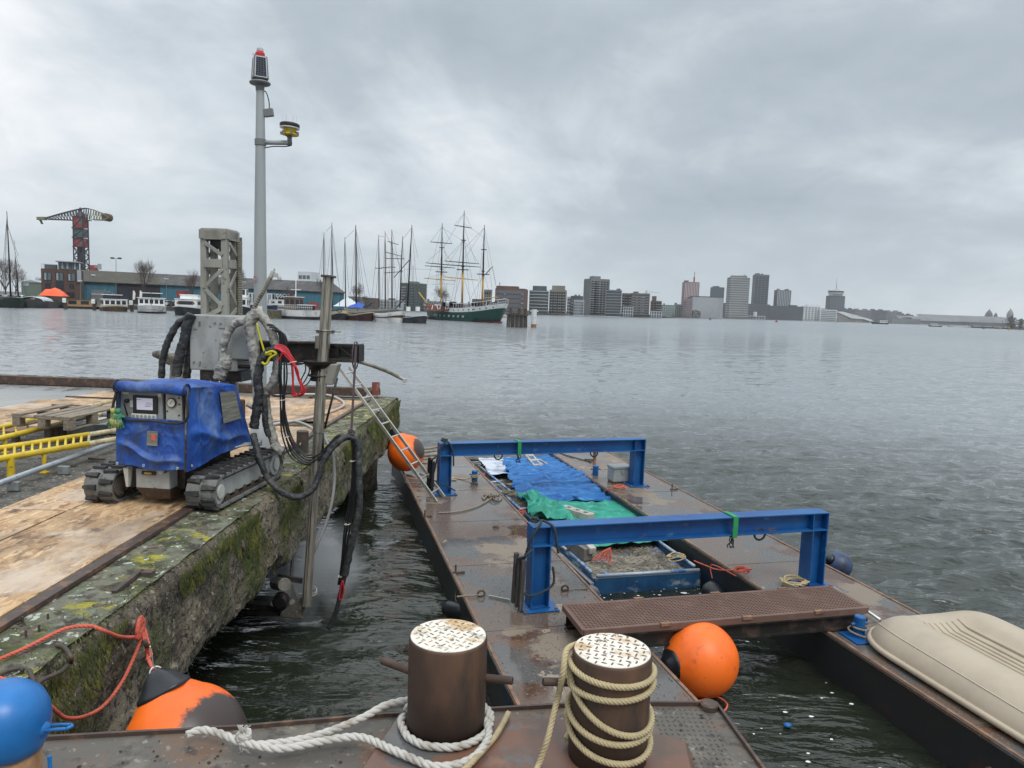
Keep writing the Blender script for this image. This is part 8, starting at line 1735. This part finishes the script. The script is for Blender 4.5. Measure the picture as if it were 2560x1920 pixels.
# hammerhead crane
def hcrane():
    Yd=400; P=lambda x,y:D(x,y,Yd); q=thing('hammerhead_crane','tall red and dark lattice tower crane with long jib and counterweight drum','crane',P(203,690)); s_=Yd/F; xc=D(202.5,600,Yd+12.4*s_).x; hw=12.4*s_; 
    zs=lambda y:P(202,y).z; b=MB()
    cor=[(-1,-1),(1,-1),(1,1),(-1,1)]
    for i,j in cor: b.cyl((xc+i*hw,Yd+hw+j*hw,.8),(xc+i*hw*.95,Yd+hw+j*hw*.95,zs(546)),.32,n=6)
    lv=[zs(y) for y in (690,665,641,617)]
    for k in range(len(lv)-1):
        for (i,j),(i2,j2) in zip(cor,cor[1:]+cor[:1]):
            A,B_=V((xc+i*hw,Yd+hw+j*hw,lv[k])),V((xc+i2*hw,Yd+hw+j2*hw,lv[k+1])); A2,B2=V((xc+i2*hw,Yd+hw+j2*hw,lv[k])),V((xc+i*hw,Yd+hw+j*hw,lv[k+1])); b.cyl(A,B_,.2,n=4); b.cyl(A2,B2,.2,n=4); b.cyl(B2,B_,.2,n=4)
    b.cyl((xc,Yd+hw,.8),(xc,Yd+hw,zs(617)),2.0,n=10); b.build('lattice_tower','lattice',q)
    for (ya,yb,m) in((617,595,'crane_red'),(593,571,'crane_green'),(569,541,'crane_red')):
        z0,z1=zs(ya),zs(yb); c=V((xc,Yd+hw,(z0+z1)/2)); o=MB().box(c,(hw*1.84,hw*1.84,z1-z0)).build('cabin_suite',m,q); b=MB()
        for i in range(3): b.box(c+V((hw*(.15+.28*i),-hw*.93,.5)),(hw*.18,.1,(z1-z0)*.55))
        b.build('window','win_blue',o); b=MB()
        for (i,j),(i2,j2) in zip(cor,cor[1:]+cor[:1]): b.cyl((xc+i*hw,Yd+hw+j*hw,z0),(xc+i2*hw,Yd+hw+j2*hw,z1),.15,n=4)
        for z in(z0,z1): b.bar((xc-hw*1.15,Yd-.3,z),(xc+hw*1.15,Yd-.3,z),.3,.35)
        b.build('bracing','lattice',o)
    c=V((xc,Yd+hw,zs(541))); MB().lathe(c,(0,0,1),[(hw*.9,0),(hw*.7,1.5),(hw*.32,3),(hw*.22,4.5),(hw*.1,5)],12).build('machine_house','lattice',q)
    # jib
    b=MB(); Yj=Yd+hw; T=V((P(200,519).x,Yj,zs(519))); N_=14
    def tri(xa,xb,yb_,top_fn,n,rr=.2):
        for k in(-1,1):
            lo=[V((P(xa+(xb-xa)*i/n,0).x,Yj+k*1.6,zs(yb_))) for i in range(n+1)]; hi=[V((P(xa+(xb-xa)*i/n,0).x,Yj+k*.8,zs(top_fn(i/n)))) for i in range(n+1)]
            for i in range(n): b.cyl(lo[i],lo[i+1],rr*1.3,n=4); b.cyl(hi[i],hi[i+1],rr*1.3,n=4); b.cyl(lo[i],hi[i+1],rr*.8,n=4); b.cyl(lo[i],hi[i],rr*.8,n=4)
    tri(188,92,550,lambda t:520+27*t**1.15,13); tri(188,206,549,lambda t:520-1*math.sin(PI*t),3); b.build('jib','lattice',q)
    b=MB(); tri(212,247,547,lambda t:521+12*t,5); b.bar(V((P(92,0).x,Yj,zs(548))),V((P(70,0).x,Yj,zs(549))),2.0,1.6); b.build('jib_end','crane_yellow',q)
    MB().cyl(V((P(251,0).x,Yj-2,zs(540))),V((P(251,0).x,Yj+2,zs(540))),9.5*s_,n=24).build('counterweight_drum','hull_brown',q); b=MB(); b.bar(V((P(243,0).x,Yj-2.3,zs(549))),V((P(261,0).x,Yj-2.3,zs(541))),.5,.5); b.bar(V((P(243,0).x,Yj-2.3,zs(530))),V((P(261,0).x,Yj-2.3,zs(541))),.5,.5); b.build('drum_stay','crane_yellow',q)
    b=MB(); b.bar(V((P(76,0).x,Yj,zs(551))),V((P(82,0).x,Yj,zs(562))),1.2,.6); b.build('hook','lattice',q)
    b=MB(); b.bar(V((P(222,0).x,Yd,zs(666))),V((P(237,0).x,Yd,zs(666))),.6,.6); b.box(V((P(235,0).x,Yd,zs(665))),(1.6,1,3)); b.build('side_arm','w_pale',q); MB().box(V((P(214,0).x,Yd+hw,zs(672))),(hw*1.2,hw,4.5)).build('base_cabin','crane_red',q)
hcrane()
# lamps
def lamp(lab,x,yt,yb,Yd,dbl):
    a,c=D(x,yb,Yd),D(x,yt,Yd); a.z=1.1; q=thing('street_lamp',lab,'lamp',a,0,'lamp posts'); MB().cyl(a,c,.10,.06,n=8).build('post','steel_far',q)
    b=MB()
    if dbl: b.bar(c+V((-.9,0,0)),c+V((.9,0,0)),.08,.08); b.box(c+V((-.95,0,.05)),(.75,.6,.4)); b.box(c+V((.95,0,.05)),(.75,.6,.4))
    else: b.box(c+V((0,0,.0)),(.9,.4,.15))
    b.build('lamp_head','black_trim' if dbl else 'white_paint',q)
lamp('tall floodlight post with two dark heads above the warehouse roof',290,646,742,198,True); lamp('slim grey lamp post in front of the teal wall',416,697,745,186,False); lamp('slim pale post beside the brick house',201,702,745,186,False)
# bare trees
def tree(lab,x,yt,yb,Yd,w_,seed,dens=1.0,group='bare winter trees'):
    R=random.Random(seed); base=D(x,yb,Yd); base.z=1.0; H_=D(x,yt,Yd).z-1.0; q=thing('bare_tree',lab,'tree',base,0,group); tr=MB(); cr_=MB()
    def br(p,d,l,r,lv):
        e=p+d*l; m=p.lerp(e,.5)+V((R.gauss(0,.04),R.gauss(0,.04),0))*l; (tr if lv<2 else cr_).tube([p,m,e],lambda t:(r if lv<2 else r*.62 if lv<4 else r*.5)*(1-.35*t),5 if lv<2 else 3,caps=False)
        if lv>=5 or l<.3: return
        n=3
        if lv==0: n=5
        if lv==5: n=2
        for i in range(n):
            a=R.uniform(0,2*PI)+i*2*PI/n; sp_=R.uniform(.35,.85); u=d.orthogonal().normalized(); v=d.cross(u); nd_=(d*math.cos(sp_)+(u*math.cos(a)+v*math.sin(a))*math.sin(sp_)+V((0,0,.12))).normalized(); st=p.lerp(e,R.uniform(.6,1)); br(st,nd_,l*R.uniform(.62,.82),r*.62,lv+1)
        br(e,(d+V((R.gauss(0,.15),R.gauss(0,.15),.1))).normalized(),l*.72,r*.65,lv+1)
    br(base,V((0,0,1)),H_*.30,H_*.020,0)
    # scale to requested width/height
    allv=tr.v+cr_.v; zmax=max(v.z for v in allv)-base.z; xm=max(abs(v.x-base.x) for v in allv); kz=H_/zmax; kx=w_/xm
    for mb_ in(tr,cr_): mb_.v=[V((base.x+(v.x-base.x)*kx,base.y+(v.y-base.y)*kx,base.z+(v.z-base.z)*kz)) for v in mb_.v]
    tr.build('trunk','bark',q); cr_.build('crown','twig',q)
tree('round crowned bare tree in front of the navy wall',358,641,745,186,3.6,1); tree('bare tree left of the lattice mast before the teal wall',481,668,748,190,2.2,2); tree('bare tree right behind the lattice mast',600,663,748,205,3.3,3); tree('large bare tree at the left frame edge',14,640,745,190,4.8,4); tree('bare tree behind the left barge masts',40,655,745,200,4.2,5); tree('small bare tree beside the green shed',100,690,745,230,1.6,15)
tree('bare tree standing right of the warehouse gable',894,702,765,230,2.7,6); tree('bare tree peeking over the warehouse roof left of the penthouse',704,685,740,240,1.6,7); tree('wide bare tree behind the tall ship bow',1106,712,770,330,5.5,8); tree('bare tree peeking over the roof right of the penthouse',800,690,740,240,1.4,9); tree('small bare tree low behind the maroon barge',915,735,768,260,2,19)
tree('sparse bare tree hidden in the lower warehouse wall',720,712,750,195,2.4,20); tree('sparse bare tree in front of the warehouse near the lance',812,705,750,195,2.2,21)
t=D(550,700,240); q=thing('evergreen_tree','small dark evergreen peeking over the warehouse roof','tree',V((t.x,240,1))); b=MB(); R=random.Random(2); zt=D(550,684,240).z
for i in range(160):
    z=R.uniform(zt-6,zt); r=(zt-z)*.35+.1; a=R.uniform(0,6.3); p=V((t.x+r*math.cos(a),240+r*math.sin(a),z)); b.add([p,p+V((.5*math.cos(a),.5*math.sin(a),-.25)),V((t.x,240,z+.3))],[(0,1,2)])
b.build('crown','evergreen',q); MB().cyl((t.x,240,1),(t.x,240,zt-2),.2,n=6).build('trunk','bark',q)
# parked cars
def car(mat):
    q=thing('parked_car','silver car parked on the left shore','car',(0,0,0),0,'cars parked along the left shore')
    b=MB(); pr=[(-2.1,.35),(-2.1,.85),(-1.3,.95),(-.8,1.42),(.7,1.45),(1.35,1.0),(2.05,.9),(2.15,.4)]; b.ext([V((x,-.85,z)) for x,z in pr],(0,1.7,0)); b.build('body',mat,q,bevel=.05)
    for s_ in(-.86,.86): MB().add([(-1.15,s_,.98),(1.1,s_,.98),(.62,s_,1.36),(-.75,s_,1.34)],[(0,1,2,3)]).build('side_glass','win_dark',q)
    for x in(-1.3,1.35):
        for y in(-.78,.78): MB().cyl((x,y-.12,.33),(x,y+.12,.33),.33,n=14).build('wheel','rubber_black',q)
    return q
cars=[car('carpaint_grey'),car('carpaint_white'),car('carpaint_dark')]
spots=[(6,0,'dark'),(32,1,''),(52,1,''),(72,2,''),(88,0,''),(101,2,''),(428,0,''),(446,2,''),(412,1,'')]
labs=['grey car at the very left edge behind the barge','white car just left of the first barge mast','white car between the two barge masts','dark car right of the second barge mast','grey car in front of the green shed','dark car by the brick house corner','grey car in front of the teal wall right of the lamp post','dark car left of the white wheelhouse barge','white car at the foot of the slim lamp post']
used=set()
for (x,k,_),lb in zip(spots,labs):
    Y=182; p=V((D(x,745,Y).x,Y+(hash(lb)%3)*0,1.1)); o=cars[k] if k not in used else copy_tree(cars[k]); used.add(k); o.location=p; o.rotation_euler=(0,0,random.uniform(-.3,.3)); o['label']=lb
# low clutter barrels / sand bank
b=MB(); cc=D(1560,786,650); b.grid(lambda u,v:V((D(1505,786,640).x+(D(1690,786,640).x-D(1505,786,640).x)*u,640+50*v,1.0+ (3.4*math.sin(PI*u)**.7*(.6+.4*NZ.noise(V((u*9,v*3,1)))))*math.sin(PI*min(1,v+.15)))),40,10); b.build('hills','sand',kind='structure')
a,c=G(1250,796,0),G(1268,797,0); b=MB(); b.grid(lambda u,v:a.lerp(c,u)+V((0,6*v,(.9+.6*NZ.noise(V((u*5,v*4,0))))*math.sin(PI*v)*math.sin(PI*u)**.4)),14,6); b.build('rocky_bank','sand',label='small rocky bank right of the tall ship stern',cat='rocks')
# ---------------------------------------------------------------- spray mist and haze
def vol(name,c,d,dens,noise=None,col=(.85,.88,.9)):
    m=bpy.data.materials.new(name); m.use_nodes=True; t=m.node_tree; t.nodes.remove(t.nodes['Principled BSDF']); v=t.nodes.new('ShaderNodeVolumePrincipled'); v.inputs['Color'].default_value=(*col,1); v.inputs['Density'].default_value=dens; t.links.new(v.outputs[0],t.nodes['Material Output'].inputs['Volume'])
    o=bpy.data.objects.new(name,bpy.data.meshes.new(name)); COL.objects.link(o); b=MB().box((0,0,0),d); o.data.from_pydata([tuple(x) for x in b.v],[],b.f); o.data.materials.append(m); o.location=c; o['kind']='stuff'
    if noise:
        n=t.nodes; co=n.new('ShaderNodeTexCoord'); nn=n.new('ShaderNodeTexNoise'); nn.inputs['Scale'].default_value=noise; nn.inputs['Detail'].default_value=3; t.links.new(co.outputs['Object'],nn.inputs['Vector'])
        g=n.new('ShaderNodeVectorMath'); g.operation='LENGTH'; mp=n.new('ShaderNodeMapping'); mp.inputs['Scale'].default_value=(2/d[0],2/d[1],2/d[2]); t.links.new(co.outputs['Object'],mp.inputs[0]); t.links.new(mp.outputs[0],g.inputs[0])
        f=n.new('ShaderNodeMapRange'); f.interpolation_type='SMOOTHSTEP'; t.links.new(g.outputs['Value'],f.inputs[0]); f.inputs[1].default_value=.1; f.inputs[2].default_value=1; f.inputs[3].default_value=1; f.inputs[4].default_value=0
        a=n.new('ShaderNodeMapRange'); t.links.new(nn.outputs[0],a.inputs[0]); a.inputs[1].default_value=.38; a.inputs[2].default_value=.7
        mu=n.new('ShaderNodeMath'); mu.operation='MULTIPLY'; t.links.new(f.outputs[0],mu.inputs[0]); t.links.new(a.outputs[0],mu.inputs[1]); m2=n.new('ShaderNodeMath'); m2.operation='MULTIPLY'; t.links.new(mu.outputs[0],m2.inputs[0]); m2.inputs[1].default_value=dens; t.links.new(m2.outputs[0],v.inputs['Density'])
    return o
vol('mist',D(765,1440,7.4)+V((0,.2,.0)),(1.35,1.8,1.2),6.5,3.0)
vol('haze',(0,1200,75),(5400,3100,152.4),.00011)
